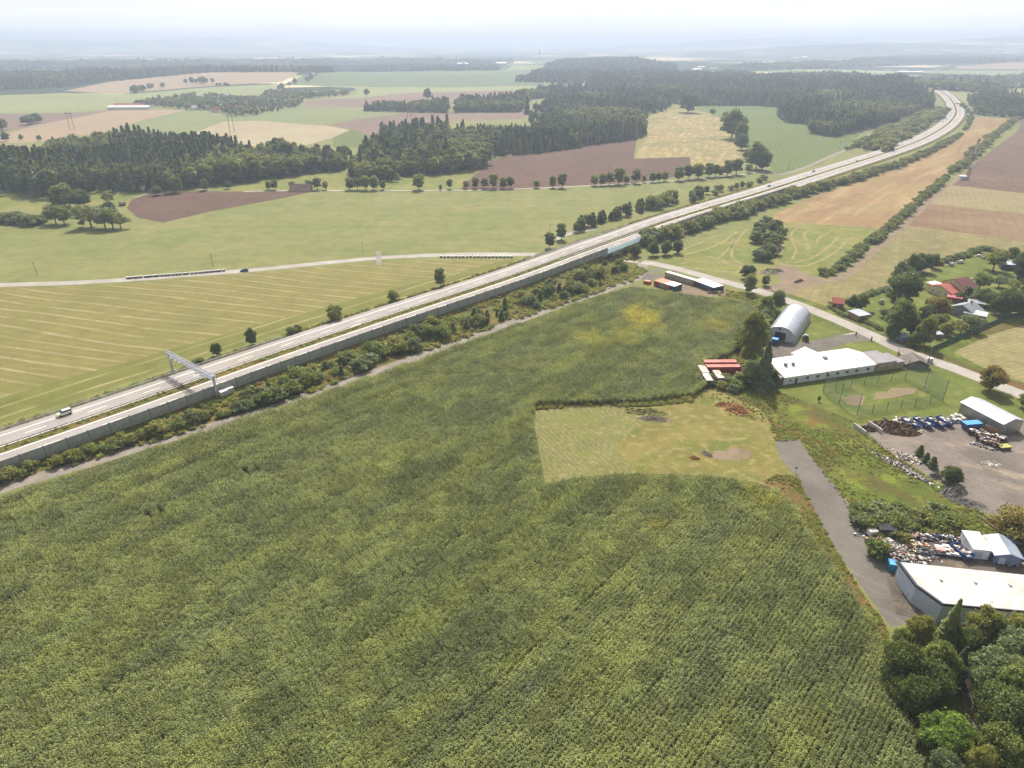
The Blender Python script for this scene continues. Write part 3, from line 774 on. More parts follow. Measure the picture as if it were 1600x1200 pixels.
# heights are for scale 1
for s in range(3):
    make_kind(f'oak{s}', broadleaf, ['leaf_dark', 'leaf_mid', 'leaf_dark'][s], h=12.0, r=5.2, n=9500, size=.5, seed=10 + s, base=.03, clusters=24)
    make_kind(f'rowtree{s}', broadleaf, ['leaf_mid', 'leaf_dark', 'leaf_olive'][s], h=8.0, r=2.5, n=2200, size=.5, seed=20 + s, base=.1, clusters=15, lump=.5)
    make_kind(f'bush{s}', bush_mesh, ['leaf_mid', 'leaf_olive', 'leaf_grey'][s], h=3.0, r=1.9, n=1500, size=.34, seed=30 + s)
    make_kind(f'spruce{s}', conifer, ['needle', 'needle_green', 'needle'][s], h=20.0, r=3.6, n=1900, size=1.15, seed=40 + s, layers=20)
    make_kind(f'youngpine{s}', conifer, ['needle_green', 'leaf_dark', 'leaf_mid'][s], h=5.0, r=1.35, n=1400, size=.42, seed=50 + s, layers=11, power=.65, droop=-.35)
    make_kind(f'wood{s}', broadleaf, ['leaf_dark', 'leaf_mid', 'leaf_olive'][s], h=15.0, r=4.6, n=1500, size=1.15, seed=60 + s, base=.18, clusters=14)
    make_kind(f'big{s}', broadleaf, ['leaf_dark', 'leaf_grey', 'leaf_mid'][s], h=14.0, r=6.0, n=24000, size=.44, seed=70 + s, base=.03, clusters=26, lump=.42, fill=.5)
    make_kind(f'apple{s}', broadleaf, ['leaf_mid', 'leaf_olive', 'leaf_grey'][s], h=4.6, r=2.7, n=2600, size=.3, seed=80 + s, base=.25, clusters=12)
make_kind('pine0', broadleaf, 'needle', h=18.0, r=3.0, n=1100, size=1.1, seed=91, base=.5, clusters=10)
make_kind('pine1', broadleaf, 'needle_green', h=17.0, r=3.0, n=1100, size=1.1, seed=92, base=.45, clusters=10)
make_kind('acid', broadleaf, 'leaf_bright', h=8.0, r=5.0, n=16000, size=.33, seed=93, base=.02, clusters=30, lump=.36)
make_kind('larch', conifer, 'needle_green', h=15.0, r=2.6, n=7000, size=.4, seed=94, layers=24, droop=.1)
make_kind('fir', conifer, 'needle', h=15.0, r=3.4, n=9000, size=.5, seed=95, layers=22)
make_kind('rust', broadleaf, 'leaf_rust', h=9.0, r=4.4, n=8000, size=.42, seed=96, base=.15, clusters=22)
make_kind('willow', broadleaf, 'leaf_olive', h=16.0, r=5.4, n=26000, size=.4, seed=97, base=.02, clusters=26, lump=.38, fill=.5)
make_kind('poplar', broadleaf, 'leaf_dark', h=22.0, r=2.4, n=2600, size=.8, seed=98, base=.05, clusters=16)

# ------------------------------------------------------------------ geometry-node scatter for what nobody could count
def scatter_tree(name, sources):
    g = bpy.data.node_groups.new(name, 'GeometryNodeTree')
    g.interface.new_socket('Geometry', in_out='INPUT', socket_type='NodeSocketGeometry')
    g.interface.new_socket('Geometry', in_out='OUTPUT', socket_type='NodeSocketGeometry')
    N = g.nodes.new; L = g.links.new
    i = N('NodeGroupInput'); o = N('NodeGroupOutput')
    ip = N('GeometryNodeInstanceOnPoints'); j = N('GeometryNodeGeometryToInstance')
    js = N('GeometryNodeJoinGeometry')
    for s in reversed(sources):
        oi = N('GeometryNodeObjectInfo'); oi.inputs['Object'].default_value = s; oi.transform_space = 'ORIGINAL'; oi.inputs['As Instance'].default_value = True
        L(oi.outputs['Geometry'], js.inputs[0])
    L(i.outputs[0], ip.inputs['Points']); L(js.outputs[0], ip.inputs['Instance'])
    ip.inputs['Pick Instance'].default_value = True
    def at(nm, ty):
        a = N('GeometryNodeInputNamedAttribute'); a.data_type = ty; a.inputs['Name'].default_value = nm; return a.outputs['Attribute']
    L(at('idx', 'INT'), ip.inputs['Instance Index'])
    cr = N('ShaderNodeCombineXYZ'); L(at('rot', 'FLOAT'), cr.inputs[2])
    er = N('FunctionNodeEulerToRotation'); L(cr.outputs[0], er.inputs[0]); L(er.outputs[0], ip.inputs['Rotation'])
    L(at('scl', 'FLOAT_VECTOR'), ip.inputs['Scale'])
    L(ip.outputs[0], o.inputs[0])
    return g
def scatter(name, pts, idx, rot, scl, sources, label, cat, mesh=None):
    me = bpy.data.meshes.new(name); me.vertices.add(len(pts)); me.vertices.foreach_set('co', np.asarray(pts, np.float32).ravel())
    a = me.attributes.new('idx', 'INT', 'POINT'); a.data.foreach_set('value', np.asarray(idx, np.int32))
    a = me.attributes.new('rot', 'FLOAT', 'POINT'); a.data.foreach_set('value', np.asarray(rot, np.float32))
    s = np.asarray(scl, np.float32); s = np.repeat(s[:, None], 3, 1) if s.ndim == 1 else s
    a = me.attributes.new('scl', 'FLOAT_VECTOR', 'POINT'); a.data.foreach_set('vector', s.astype(np.float32).ravel())
    o = bpy.data.objects.new(name, me); COL.objects.link(o)
    md = o.modifiers.new('scatter', 'NODES'); md.node_group = scatter_tree(name + '_nodes', sources)
    return tag(o, label, cat, kind='stuff')

# ------------------------------------------------------------------ the maize
def maize():
    RX = (math.cos(RD), math.sin(RD))
    yl = [(1002, 492, 9, 20), (975, 520, 6, 11), (920, 525, 7, 13), (1025, 818, 3.2, 3.2), (1120, 505, 8, 10), (1190, 775, 6, 6), (1210, 500, 12, 9)]
    pat = []
    for x, y, a, b in yl:
        q = flat(x, y, 2); pat.append((q[0], q[1], a, b, '#dccb4a' if y < 515 and x < 1050 else '#b8b04e'))
    leafmat('maize_leaf', '#4d5a45', '#a6ae76', None, .40, world='#a8ac5a', patches=pat, big=.07, streak=(RD, .35, 1.5))
    T = 4.5
    src = []
    for s in range(4):
        g = np.random.default_rng(200 + s)
        Vs = []; rnds = []
        rows = 5
        for i in range(rows):
            for k in range(21):
                x = -T / 2 + (k + .5) * T / 21 + g.normal(0, .05); y = -T / 2 + (i + .5) * T / rows + g.normal(0, .11)
                hh = g.uniform(1.55, 2.7); a0 = g.uniform(0, 6.28); rp = g.normal(.42, .38)
                for l in range(6):
                    a = a0 + (l % 2) * math.pi + g.normal(0, .5); z0 = hh * (.45 + .11 * l); Ln = g.uniform(.4, .74) * (1.1 - l * .07); wd = g.uniform(.06, .11)
                    ca, sa = math.cos(a), math.sin(a)
                    p0 = np.array([x, y, z0]); p1 = p0 + np.array([ca * Ln * .45, sa * Ln * .45, Ln * .45]); p2 = p0 + np.array([ca * Ln, sa * Ln, Ln * .1 * g.uniform(-2, 2)])
                    nn = np.array([-sa, ca, 0]) * wd
                    Vs += [p0 - nn * .6, p0 + nn * .6, p1 + nn, p1 - nn, p1 - nn, p1 + nn, p2 + nn * .3, p2 - nn * .3]
                    rnds += [rp + g.normal(0, .15)] * 2
                if g.random() < .5:          # tassel
                    p0 = np.array([x, y, hh * .98]); 
                    Vs += [p0, p0 + (.05, 0, 0), p0 + (.1, .08, .32), p0 + (-.06, .05, .34)]; rnds += [1.0]
        V = np.array(Vs); F = np.arange(len(V)).reshape(-1, 4)
        me = npmesh('maize_plants', V, F, [MATS['maize_leaf']], rnd=np.clip(np.array(rnds), 0, 1))
        src.append(me)
    for s in range(2):
        V = np.empty(0); me = src[s]; co = np.empty(len(me.vertices) * 3, np.float32); me.vertices.foreach_get('co', co); co = co.reshape(-1, 4, 3)
        r_ = np.empty(len(me.polygons), np.float32); me.attributes['rnd'].data.foreach_get('value', r_)
        k_ = (np.abs(co.mean(1)[:, 0]) < .95) & (np.abs(co.mean(1)[:, 1]) < .95)
        src.append(npmesh('maize_plants', co[k_].reshape(-1, 3), np.arange(k_.sum() * 4).reshape(-1, 4), [MATS['maize_leaf']], rnd=r_[k_]))
    pl = dens([p[2] for p in REG if p[0] == 'maize_field'][0], 40)
    track = lambda x: float(np.interp(x, [-700, -400, 0, 200, 400, 600, 800, 900, 985, 1050, 1100, 1160, 1190], [1010, 915, 776, 712, 646, 580, 508, 472, 448, 455, 463, 468, 482]))
    sh = [(x, y, 2.1 if abs(y - track(x)) < 9 or (845 <= x <= 1216 and 735 < y < 770) else 0) for x, y in pl]
    poly = np.array([pxs([(x, y)], h_)[0][:2] for x, y, h_ in sh])
    lo, hi = poly.min(0) - 5, poly.max(0) + 5
    c, s_ = math.cos(RD), math.sin(RD)
    rot = np.array([[c, s_], [-s_, c]])
    pr = poly @ rot.T; a, b = pr.min(0), pr.max(0)
    gx, gy = np.meshgrid(np.arange(a[0], b[0], T), np.arange(a[1], b[1], T))
    q = np.column_stack([gx.ravel(), gy.ravel()]) @ rot
    keep = pip(q, poly)
    # do not overhang the border by more than about a metre
    for dx, dy in ((1.7, 0), (-1.7, 0), (0, 1.7), (0, -1.7)): keep &= pip(q + (dx, dy), poly)
    q = q[keep]
    # small tiles that fill the ragged rim
    T2 = 1.5
    fx, fy = np.meshgrid(np.arange(a[0] - 3, b[0], T2), np.arange(a[1] - 3, b[1], T2)); qs = np.column_stack([fx.ravel(), fy.ravel()]) @ rot
    qs = qs[pip(qs, poly)]
    i0 = np.round((qs @ rot.T - a) / T).astype(int); kk = {(int(i), int(j)) for i, j in np.round((q @ rot.T - a) / T)}
    qs = qs[[(int(i), int(j)) not in kk for i, j in i0]]
    d = qs[:, 1] * math.cos(PITCH) + CAM_H * math.sin(PITCH); u = np.abs(qs[:, 0] / d * FPX)
    qs = qs[(d > 60) & (u < 1050)]
    # keep what the lens (plus a wide margin) can see
    d = q[:, 1] * math.cos(PITCH) + CAM_H * math.sin(PITCH)
    u = np.abs(q[:, 0] / d * FPX); v = (q[:, 1] * -math.sin(PITCH) + CAM_H * math.cos(PITCH)) / d * FPX
    q = q[(u < 1050) & (v < 780)]
    # thin gaps: wheel tracks of the sprayer every 27 m, running with the rows
    g = np.random.default_rng(5)
    n = len(q)
    srcs = []
    root = None
    pts = np.column_stack([q, np.zeros(n)])
    own = g.choice(n, 6, replace=False)
    sel = np.setdiff1d(np.arange(n), own)
    for k, i in enumerate(own):
        o = bpy.data.objects.new('maize_plants', src[k]); COL.objects.link(o); o.location = pts[i]; o.rotation_euler = (0, 0, RD); o['kind'] = 'stuff'
        srcs.append(o)
    rowi = np.round((q[sel] @ rot.T)[:, 1] / T).astype(int); rj = np.random.default_rng(8).uniform(.86, 1.08, 400)[rowi % 400]
    nz = rj * 1 + .1 * np.sin(q[sel, 0] / 13 + 2 * np.sin(q[sel, 1] / 17)) * np.cos(q[sel, 1] / 11)
    n2 = len(qs); P3 = np.vstack([pts[sel], np.column_stack([qs, np.zeros(n2)])])
    m = scatter('maize_crop', P3, np.concatenate([g.integers(0, 4, len(sel)), 4 + g.integers(0, 2, n2)]), RD + math.pi * g.integers(0, 2, len(P3)),
                np.column_stack([np.full(len(P3), 1.06), np.full(len(P3), .97), np.concatenate([nz, np.full(n2, .95)]) * g.uniform(.9, 1.08, len(P3))]), srcs, 'tall green maize filling the great field in the foreground', 'maize')
    for o in srcs: o.parent = m
    return m
maize()

# ------------------------------------------------------------------ forests
FOREST = [  # pixel outline of the ground the wood stands on, spacing, share of conifers, height factor
 ([(-120, 305), (0, 296), (50, 308), (90, 309), (135, 300), (250, 299), (300, 293), (345, 288), (400, 283), (400, 250), (330, 238), (240, 232), (150, 234), (85, 238), (60, 262), (-120, 262)], 5.6, .72, 1.0),
 ([(400, 283), (470, 273), (545, 266), (545, 250), (470, 245), (440, 237), (400, 246)], 6.5, .1, .9),
 ([(546, 274), (560, 284), (620, 285), (625, 276), (700, 272), (760, 262), (765, 245), (740, 232), (680, 238), (600, 240), (570, 250)], 6.0, .35, 1.05),
 ([(595, 218), (600, 235), (660, 235), (705, 224), (700, 213), (640, 215)], 6.0, .8, .95),
 ([(700, 226), (740, 232), (765, 245), (800, 242), (850, 238), (910, 229), (990, 218), (1008, 212), (1006, 190), (940, 205), (860, 205), (790, 212), (720, 215)], 6.3, .8, .85),
 ([(820, 178), (830, 195), (900, 200), (960, 205), (1006, 190), (1012, 178), (1040, 174), (1050, 160), (1000, 150), (940, 150), (900, 160), (860, 160), (850, 172)], 8, .6, .95),
 ([(935, 150), (1000, 152), (1050, 162), (1100, 166), (1180, 165), (1212, 168), (1240, 165), (1290, 155), (1420, 148), (1425, 135), (1390, 128), (1300, 122), (1200, 122), (1100, 120), (1000, 118), (930, 122), (915, 132)], 8, .88, .95),
 ([(1216, 182), (1230, 192), (1265, 195), (1264, 208), (1300, 214), (1325, 208), (1345, 205), (1400, 192), (1440, 180), (1458, 172), (1455, 155), (1420, 148), (1290, 155), (1240, 162), (1218, 170)], 6.6, .62, 1.0),
 ([(800, 128), (870, 130), (910, 134), (920, 120), (870, 112), (845, 112)], 12, .9, .7),
 ([(850, 112), (920, 120), (1000, 118), (1060, 114), (1055, 104), (1000, 96), (950, 92), (900, 94), (855, 102)], 15, .95, .85),
 ([(-400, 143), (0, 141), (95, 137), (150, 130), (240, 121), (330, 113), (330, 109), (240, 113), (100, 118), (-400, 122)], 13, .85, .9),
 ([(330, 113), (550, 113), (780, 110), (780, 104), (550, 106), (330, 108)], 17, .8, .8),
 ([(568, 174), (700, 177), (702, 169), (680, 165), (640, 168), (600, 168)], 8, .3, .9),
 ([(708, 176), (815, 175), (820, 165), (790, 163), (725, 166)], 7, .5, 1.0),
 ([(820, 172), (830, 155), (915, 150), (920, 140), (870, 140), (820, 150), (790, 158)], 8, .5, .9),
 ([(300, 160), (370, 183), (400, 180), (470, 167), (475, 155), (545, 149), (545, 145), (480, 145), (420, 145), (400, 155), (330, 150)], 13, .1, .55),
 ([(205, 164), (300, 172), (380, 175), (330, 162), (300, 150), (240, 158)], 13, .1, .6),
 ([(1510, 155), (1525, 180), (1600, 186), (1750, 190), (1750, 165), (1640, 165), (1560, 152)], 7, .6, .75),
 ([(1425, 140), (1505, 143), (1560, 150), (1580, 140), (1640, 132), (1900, 132), (1900, 122), (1600, 122), (1440, 122), (1400, 128)], 16, .3, .8),
 ([(1330, 103), (1600, 97), (1900, 90), (1900, 84), (1600, 86), (1400, 90), (1330, 96)], 26, .9, 1.0),
 ([(1130, 112), (1280, 108), (1400, 103), (1400, 98), (1280, 98), (1130, 106)], 26, .6, .9),
 ([(-400, 112), (0, 109), (250, 106), (250, 98), (0, 100), (-400, 100)], 26, .9, 1.0),
 ([(250, 104), (560, 102), (800, 100), (800, 95), (560, 96), (250, 98)], 30, .8, 1.0),
]
CLEAR = [[(805, 186), (870, 190), (905, 186), (900, 178), (830, 176)], [(870, 147), (930, 150), (932, 143), (880, 140)], [(1265, 150), (1300, 152), (1310, 142), (1270, 139)], [(700, 212), (735, 214), (735, 203), (705, 203)], [(1342, 204), (1330, 212), (1460, 180), (1470, 172), (1440, 178), (1400, 190)]]
def forest():
    g = np.random.default_rng(11)
    ALL = []
    clr = [pxs(dens(c, 15))[:, :2] for c in CLEAR]
    for k, (pl, sp, con, hf) in enumerate(FOREST):
        poly = pxs(dens(pl, 15))[:, :2]
        lo, hi = poly.min(0), poly.max(0)
        gx, gy = np.meshgrid(np.arange(lo[0], hi[0], sp), np.arange(lo[1], hi[1], sp * .95))
        gx[1::2] += sp / 2
        q = np.column_stack([gx.ravel(), gy.ravel()]); q += g.normal(0, sp * .2, q.shape)
        q = q[pip(q, poly)]
        for c in clr: q = q[~pip(q, c)]
        n = len(q)
        blk = np.sin(q[:, 0] / 47 + k) + np.sin(q[:, 1] / 61 + q[:, 0] / 90) + g.normal(0, .55, n)
        isc = blk < np.quantile(blk, con) if n else blk < 0
        pine = (np.sin(q[:, 0] / 70) * np.cos(q[:, 1] / 83) > .15) & (g.random(n) < .7)
        idx = np.where(isc, np.where(pine, 3 + g.integers(0, 2, n), g.integers(0, 3, n)), 5 + g.integers(0, 3, n))
        young = np.clip(1 + .28 * np.sin(q[:, 0] / 38 + 1) * np.cos(q[:, 1] / 33), .6, 1.3)
        s = hf * young * g.uniform(.68, 1.2, n) * np.where(idx >= 5, .95, 1.0)
        far = max(1.0, sp / 9)
        for i in range(n): ALL.append((q[i, 0], q[i, 1], idx[i], s[i], far))
    A = np.array(ALL)
    dist = np.hypot(A[:, 0], A[:, 1])
    inv = np.abs(A[:, 0] / (A[:, 1] * math.cos(PITCH) + 50) * FPX) < 830
    kinds = ['spruce0', 'spruce1', 'spruce2', 'pine0', 'pine1', 'wood0', 'wood1', 'wood2']
    kn = [('spruce_tree',) * 3, ('pine_tree',) * 2, ('broadleaf_tree',) * 3]
    kname = ['spruce_tree'] * 3 + ['pine_tree'] * 2 + ['broadleaf_tree'] * 3
    cls = np.array([0, 0, 0, 1, 1, 2, 2, 2])[A[:, 2].astype(int)]
    single = np.zeros(len(A), bool)
    for c in range(3):
        ii = np.where((cls == c) & inv)[0]
        # the ones that show largest: nearest, preferring the wood's front edge
        o = ii[np.argsort(dist[ii] - 0.0)][:(285, 170, 190)[c]]
        single[o] = True
    LBL = {0: 'dark pointed spruce at the front of the forest behind the long meadow', 1: 'bare-stemmed pine with a high crown at the front of the forest behind the long meadow', 2: 'rounded leafy tree at the front of the forest behind the long meadow'}
    first = {}
    for i in np.where(single)[0]:
        k = kinds[int(A[i, 2])]; c = cls[i]
        x = 800 + A[i, 0] / (A[i, 1] * math.cos(PITCH) + 50) * FPX
        o = plant(k, A[i, :2], A[i, 3], LBL[c], 'tree', kname[int(A[i, 2])], ('forest spruces', 'forest pines', 'forest broadleaf trees')[c], parts=False)
        first.setdefault(k, o)
    r = A[~single]
    z = th(r[:, 0], r[:, 1]) - .1
    sc = np.column_stack([r[:, 3] * r[:, 4], r[:, 3] * r[:, 4], r[:, 3]])
    scatter('forest', np.column_stack([r[:, 0], r[:, 1], z]), r[:, 2].astype(int), g.uniform(0, 6.28, len(r)), sc, [first[k] for k in kinds], 'mixed spruce, pine and leafy forest covering the middle distance', 'forest')
    print('forest trees', len(A), 'single', single.sum())
forest()
# ------------------------------------------------------------------ paint, metal, masonry
WHITE_ROOF = M('white_roof', '#dcdad6', .55, '#bfbab2', .35, .07, ribs=(0, 2.4))
WHITE_WALL = M('white_render', '#d9dade', .85, '#bcbcbc', .4)
CREAM_ROOF = M('flat_cream_roof', '#c8c3be', .85, '#aba39b', .3, .08, bump=2)
NAVY = M('navy_trim', '#2b3346', .5)
GREY_ROOF = M('grey_roof', '#8b8d93', .6, '#74767c', .4)
DARK_ROOF = M('dark_roof', '#6a5f58', .8, '#4b433e', .4)
SLATE = M('blue_grey_wall', '#8b93a3', .8, '#747b88', .5)
BEIGE = M('beige_wall', '#a8997c', .9, '#8b7d63', .4)
BROWN_WALL = M('brown_wall', '#7c6e62', .9, '#5f544a', .4)
TIN = M('galvanised_tin', '#a9abac', .42, '#8a8a80', .35, .08, .75, ribs=(0, .4))
TIN_ROOF = M('tin_roof', '#c3c8d0', .45, '#a7adb6', .3, .05, .35, ribs=(0, .5))
ARCH = M('arch_sheet', '#bfc4cc', .38, '#a4aab4', .2, .05, .55)
RED_TILE = M('red_tile', '#b2604e', .8, '#95503f', 1.0, ribs=(1, .3))
DARK_RED = M('dark_red_roof', '#6e3b38', .7, '#5a302e', .8)
YELLOW_WALL = M('pale_yellow_wall', '#cfc99a', .9, '#b5af84', .6)
BRICK = M('brick_wall', '#8a5344', .9, '#6e4238', 1.5)
GLASS = M('dark_glass', '#20252c', .15, '#2d333c', 1, spec=.6)
WOOD = M('weathered_wood', '#8a7a66', .9, '#6b5d4c', 1.5)
TIMBER = M('timber', '#a98a5c', .9, '#8b6f48', 1.5)
CONC = M('barrier_concrete', '#a3a59e', .9, '#878a82', .5, .1, bump=6)
CONCL = M('pale_concrete', '#c6c3ba', .9, '#a5a198', 1)
STEEL = M('painted_steel', '#b4b6be', .5, '#9a9ca4', 1)
GALV = M('galvanised_rail', '#b9bcc0', .45, '#9b9ea2', 1, metal=.4)
DARKSTEEL = M('dark_steel', '#4b4d50', .6)
BLACK = M('black_rubber', '#1d1d1e', .9)
BLUE = M('blue_skip', '#1f4f96', .5, '#1a4079', .8)
LBLUE = M('light_blue_lid', '#4f9bd0', .5, '#3c84ba', .8)
TEAL = M('blue_green_box', '#1f7fa0', .6, '#17657f', .8)
OXIDE = M('brown_skip', '#56302c', .7, '#3f2524', .8)
ORANGE = M('orange_paint', '#c0603c', .65, '#9c4c34', .8)
RED = M('red_container', '#a83a34', .65, '#8a2f2c', .6, ribs=(0, .28))
PINKROOF = M('faded_red_roof', '#c88478', .8, '#b06a60', .5, ribs=(0, .28))
RUSTROOF = M('rusty_white_roof', '#d8cfc4', .8, '#9a6048', .8)
GREYC = M('grey_container', '#8d9496', .7, '#747b7d', .5, ribs=(0, .28))
CREAMC = M('cream_container', '#a9a48e', .8, '#8a846e', .5, ribs=(0, .28))
DARKC = M('dark_container', '#3c4450', .7, '#2f3640', .6, ribs=(0, .6))
GREENNET = M('green_net', '#2f5a44', .8, '#274a38', 1)
YELLOWG = M('yellow_green', '#a8a654', .7)
PAINTS = [M('scrap_' + n, c, .7, None, 2) for n, c in (('white', '#d9d4cc'), ('grey', '#8d8a86'), ('blue', '#3b4a66'), ('rust', '#7d5a46'), ('pink', '#c49a90'), ('black', '#2b2a2a'), ('orange', '#b5825c'), ('cream', '#cfc3a4'), ('teal', '#6f8488'), ('brown', '#5e4636'))]

ONES = ['', 'first', 'second', 'third', 'fourth', 'fifth', 'sixth', 'seventh', 'eighth', 'ninth', 'tenth', 'eleventh', 'twelfth', 'thirteenth', 'fourteenth', 'fifteenth', 'sixteenth', 'seventeenth', 'eighteenth', 'nineteenth']
TENS = {2: ('twentieth', 'twenty-'), 3: ('thirtieth', 'thirty-'), 4: ('fortieth', 'forty-'), 5: ('fiftieth', 'fifty-'), 6: ('sixtieth', 'sixty-'), 7: ('seventieth', 'seventy-'), 8: ('eightieth', 'eighty-'), 9: ('ninetieth', 'ninety-')}
def nth(n):
    if n < 20: return ONES[n]
    if n >= 100: return 'hundred-and-' + nth(n - 100) if n > 100 else 'hundredth'
    a, b = divmod(n, 10); return TENS[a][0] if b == 0 else TENS[a][1] + ONES[b]

def window(parent, side, p, z, wd, ht, L, D, frame=None, name='window'):
    """framed window on a face of a building; p = centre along the face"""
    ang, ox, oy = {'f': (0, p, 0), 'b': (math.pi, p, D), 'l': (-math.pi / 2, 0, p), 'r': (math.pi / 2, L, p)}[side]
    m = MB(); t = .12
    for c, d in (((0, -.05, 0), (wd, .1, t)), ((0, -.05, ht - t), (wd, .1, t)), ((-wd / 2 + t / 2, -.05, t), (t, .1, ht - 2 * t)), ((wd / 2 - t / 2, -.05, t), (t, .1, ht - 2 * t)), ((0, -.045, t), (t * .7, .09, ht - 2 * t))): m.box(c, d)
    o = m.build(name, frame or PAINTS[0], parent, (ox, oy, z), ang)
    q = MB().box((0, -.03, t), (wd - 2 * t + .02, .06, ht - 2 * t + .02)).build('pane', GLASS, o)
    return o
def door(parent, side, p, wd, ht, L, D, mat=None):
    ang, ox, oy = {'f': (0, p, 0), 'b': (math.pi, p, D), 'l': (-math.pi / 2, 0, p), 'r': (math.pi / 2, L, p)}[side]
    o = MB().box((0, -.04, 0), (wd, .08, ht)).build('door', mat or DARKSTEEL, parent, (ox, oy, 0), ang)
    MB().box((wd * .35, -.1, ht * .48), (.14, .06, .06)).build('handle', STEEL, o)
    return o
def gabled(name, label, cat, A, ang, L, D, he, hr, wall, roof, axis='x', over=.35, th_=.16, wins=(), doors=(), chim=(), hb=None, group=None):
    """A = front-left corner; x along the front, y away. axis = ridge direction. hb: lean-to, height of the back eave"""
    e = empty(name, (A[0], A[1], tz(A[0], A[1])), ang, label, cat, group)
    m = MB()
    if hb is not None: prof = [(0, -.4), (D, -.4), (D, hb), (0, he)]; m.prism(prof, 0, L, 0, 'x')
    elif axis == 'x': m.prism([(0, -.4), (D, -.4), (D, he), (D / 2, hr), (0, he)], 0, L, 0, 'x')
    else: m.prism([(0, -.4), (L, -.4), (L, he), (L / 2, hr), (0, he)], 0, D, 0, 'y')
    m.build('wall', wall, e)
    r = MB()
    def slab(p, q, a, b, ax):
        """profile points p->q (u,z), extruded a..b"""
        d = Vector((q[0] - p[0], q[1] - p[1])); d.normalize()
        n = Vector((-d.y, d.x)) if d.x > 0 else Vector((d.y, -d.x))
        p2 = (p[0] + n.x * .02, p[1] + abs(n.y) * .02); q2 = (q[0] + n.x * .02, q[1] + abs(n.y) * .02)
        r.prism([p2, q2, (q2[0] + n.x * th_, q2[1] + abs(n.y) * th_), (p2[0] + n.x * th_, p2[1] + abs(n.y) * th_)], a, b, 0, ax)
    if hb is not None:
        s = (hb - he) / D; slab((-over, he - s * over), (D + over, hb + s * over), -over, L + over, 'x')
    else:
        W = D if axis == 'x' else L; E_ = L if axis == 'x' else D; s = (hr - he) / (W / 2)
        slab((-over, he - s * over), (W / 2, hr), -over, E_ + over, 'x' if axis == 'x' else 'y')
        slab((W / 2 + .002, hr), (W + over, he - s * over), -over, E_ + over, 'x' if axis == 'x' else 'y')
    ro = r.build('roof', roof, e)
    for cx, cy, z0, s_, h_ in chim:
        MB().box((cx, cy, z0), (s_, s_, h_)).box((cx, cy, z0 + h_), (s_ * 1.3, s_ * 1.3, .12)).build('chimney', M('chimney_metal', '#7d7f84', .6), ro)
    for w_ in wins: window(e, *w_, L, D)
    for d_ in doors: door(e, *d_[:4], L, D, *d_[4:])
    return e

# ------------------------------------------------------------------ motorway furniture
def barrier():
    i0, i1 = mi_at(-150, 755), mi_at(1210, 294)
    step = 1; G0, G1 = mi_at(943, 397), mi_at(1030, 366)
    a0 = moff(i0, -13.9, -1.0)
    root = empty('noise_barrier', a0, 0, 'long grey concrete noise barrier along the near edge of the motorway', 'barrier')
    glass = empty('glass_screen', moff(B0 - 3, -13.75, 0), 0, 'clear blue-green glass noise screen on the motorway bridge', 'barrier')
    g = NT('blue_glass'); p = g.n('ShaderNodeBsdfPrincipled'); p.inputs['Base Color'].default_value = lin('#cfe2e6'); p.inputs['Roughness'].default_value = .15; p.inputs['Alpha'].default_value = .75
    tl = g.n('ShaderNodeBsdfTranslucent'); tl.inputs[0].default_value = lin('#c9dfe4'); mx = g.n('ShaderNodeMixShader'); mx.inputs[0].default_value = .5; g.l(p.outputs[0], mx.inputs[1]); g.l(tl.outputs[0], mx.inputs[2]); g.l(mx.outputs[0], g.out.inputs[0])
    pm = MB().box((0, 0, 0), (5.84, .18, 4.5)); pmesh = pm.build('wall_panel', CONC, root); first = True
    gm = MB().box((0, 0, 0), (1.9, .05, 2.4)).build('glass_panel', g.m, glass)
    gp_ = MB().box((0, 0, 0), (.12, .16, 2.7)).build('glass_post', M('pale_blue_post', '#9fc4cc', .5), glass)
    pst = MB().box((0, 0, 0), (.3, .42, 4.75)).build('wall_post', M('post_concrete', '#8b8c86', .9), root)
    fp = fg = fq = fw = True
    def put(src, parent, loc, rz, first):
        o = src if first else src.copy()
        if not first: COL.objects.link(o)
        o.parent = parent; o.location = Vector(loc) - parent.location; o.rotation_euler = (0, 0, rz)
        return o
    n = 0
    for i in range(i0, i1):
        a = Vector(moff(i, -13.9, -1.0)); b = Vector(moff(i + 1, -13.9, -1.0)); c = (a + b) / 2; rz = math.atan2(b.y - a.y, b.x - a.x)
        if G0 <= i < G1:
            for k in range(3):
                q = a.lerp(b, (k + .5) / 3) + Vector((0, 0, 1.0)); put(gm, glass, q, rz, fg); fg = False
                q = a.lerp(b, k / 3) + Vector((0, 0, .9)); put(gp_, glass, q, rz, fq); fq = False
        else:
            if n < 98:
                put(pmesh, root, c, rz, fp); fp = False
                put(pst, root, a, rz, fw); fw = False
            n += 1
barrier()
def rail(off, i0, i1, label, dbl=False, step=1):
    root = empty('guard_rail', moff(i0, off, 0), 0, label, 'guard rail')
    inv = Matrix.Translation(-root.location)
    m = MB(); mstrip(m, off + .05, off - .05, .8, i0, i1); mstrip(m, off + .05, off + .05, .45, i0, i1, dz2=.8); mstrip(m, off - .05, off - .05, .8, i0, i1, dz2=.45)
    o = m.build('rail', GALV, root); o.data.transform(inv)
    src = MB().box((0, 0, 0), (.14, .14, .72)).build('post', GALV, root); f = True; n = 0
    for i in range(i0, i1):
        for k in (0, .5):
            a = Vector(moff(i, off)).lerp(Vector(moff(i + 1, off)), k)
            if n > 97: break
            o = src if f else src.copy()
            if not f: COL.objects.link(o)
            f = False; n += 1
            o.parent = root; o.location = a - root.location
iM = mi_at(-120, 745)
rail(1.75, iM, mi_at(560, 512), 'grey guard rail on the far side of the median, left stretch')
rail(1.75, mi_at(560, 512) + 1, mi_at(1050, 343), 'grey guard rail on the far side of the median, stretch up to the bridge')
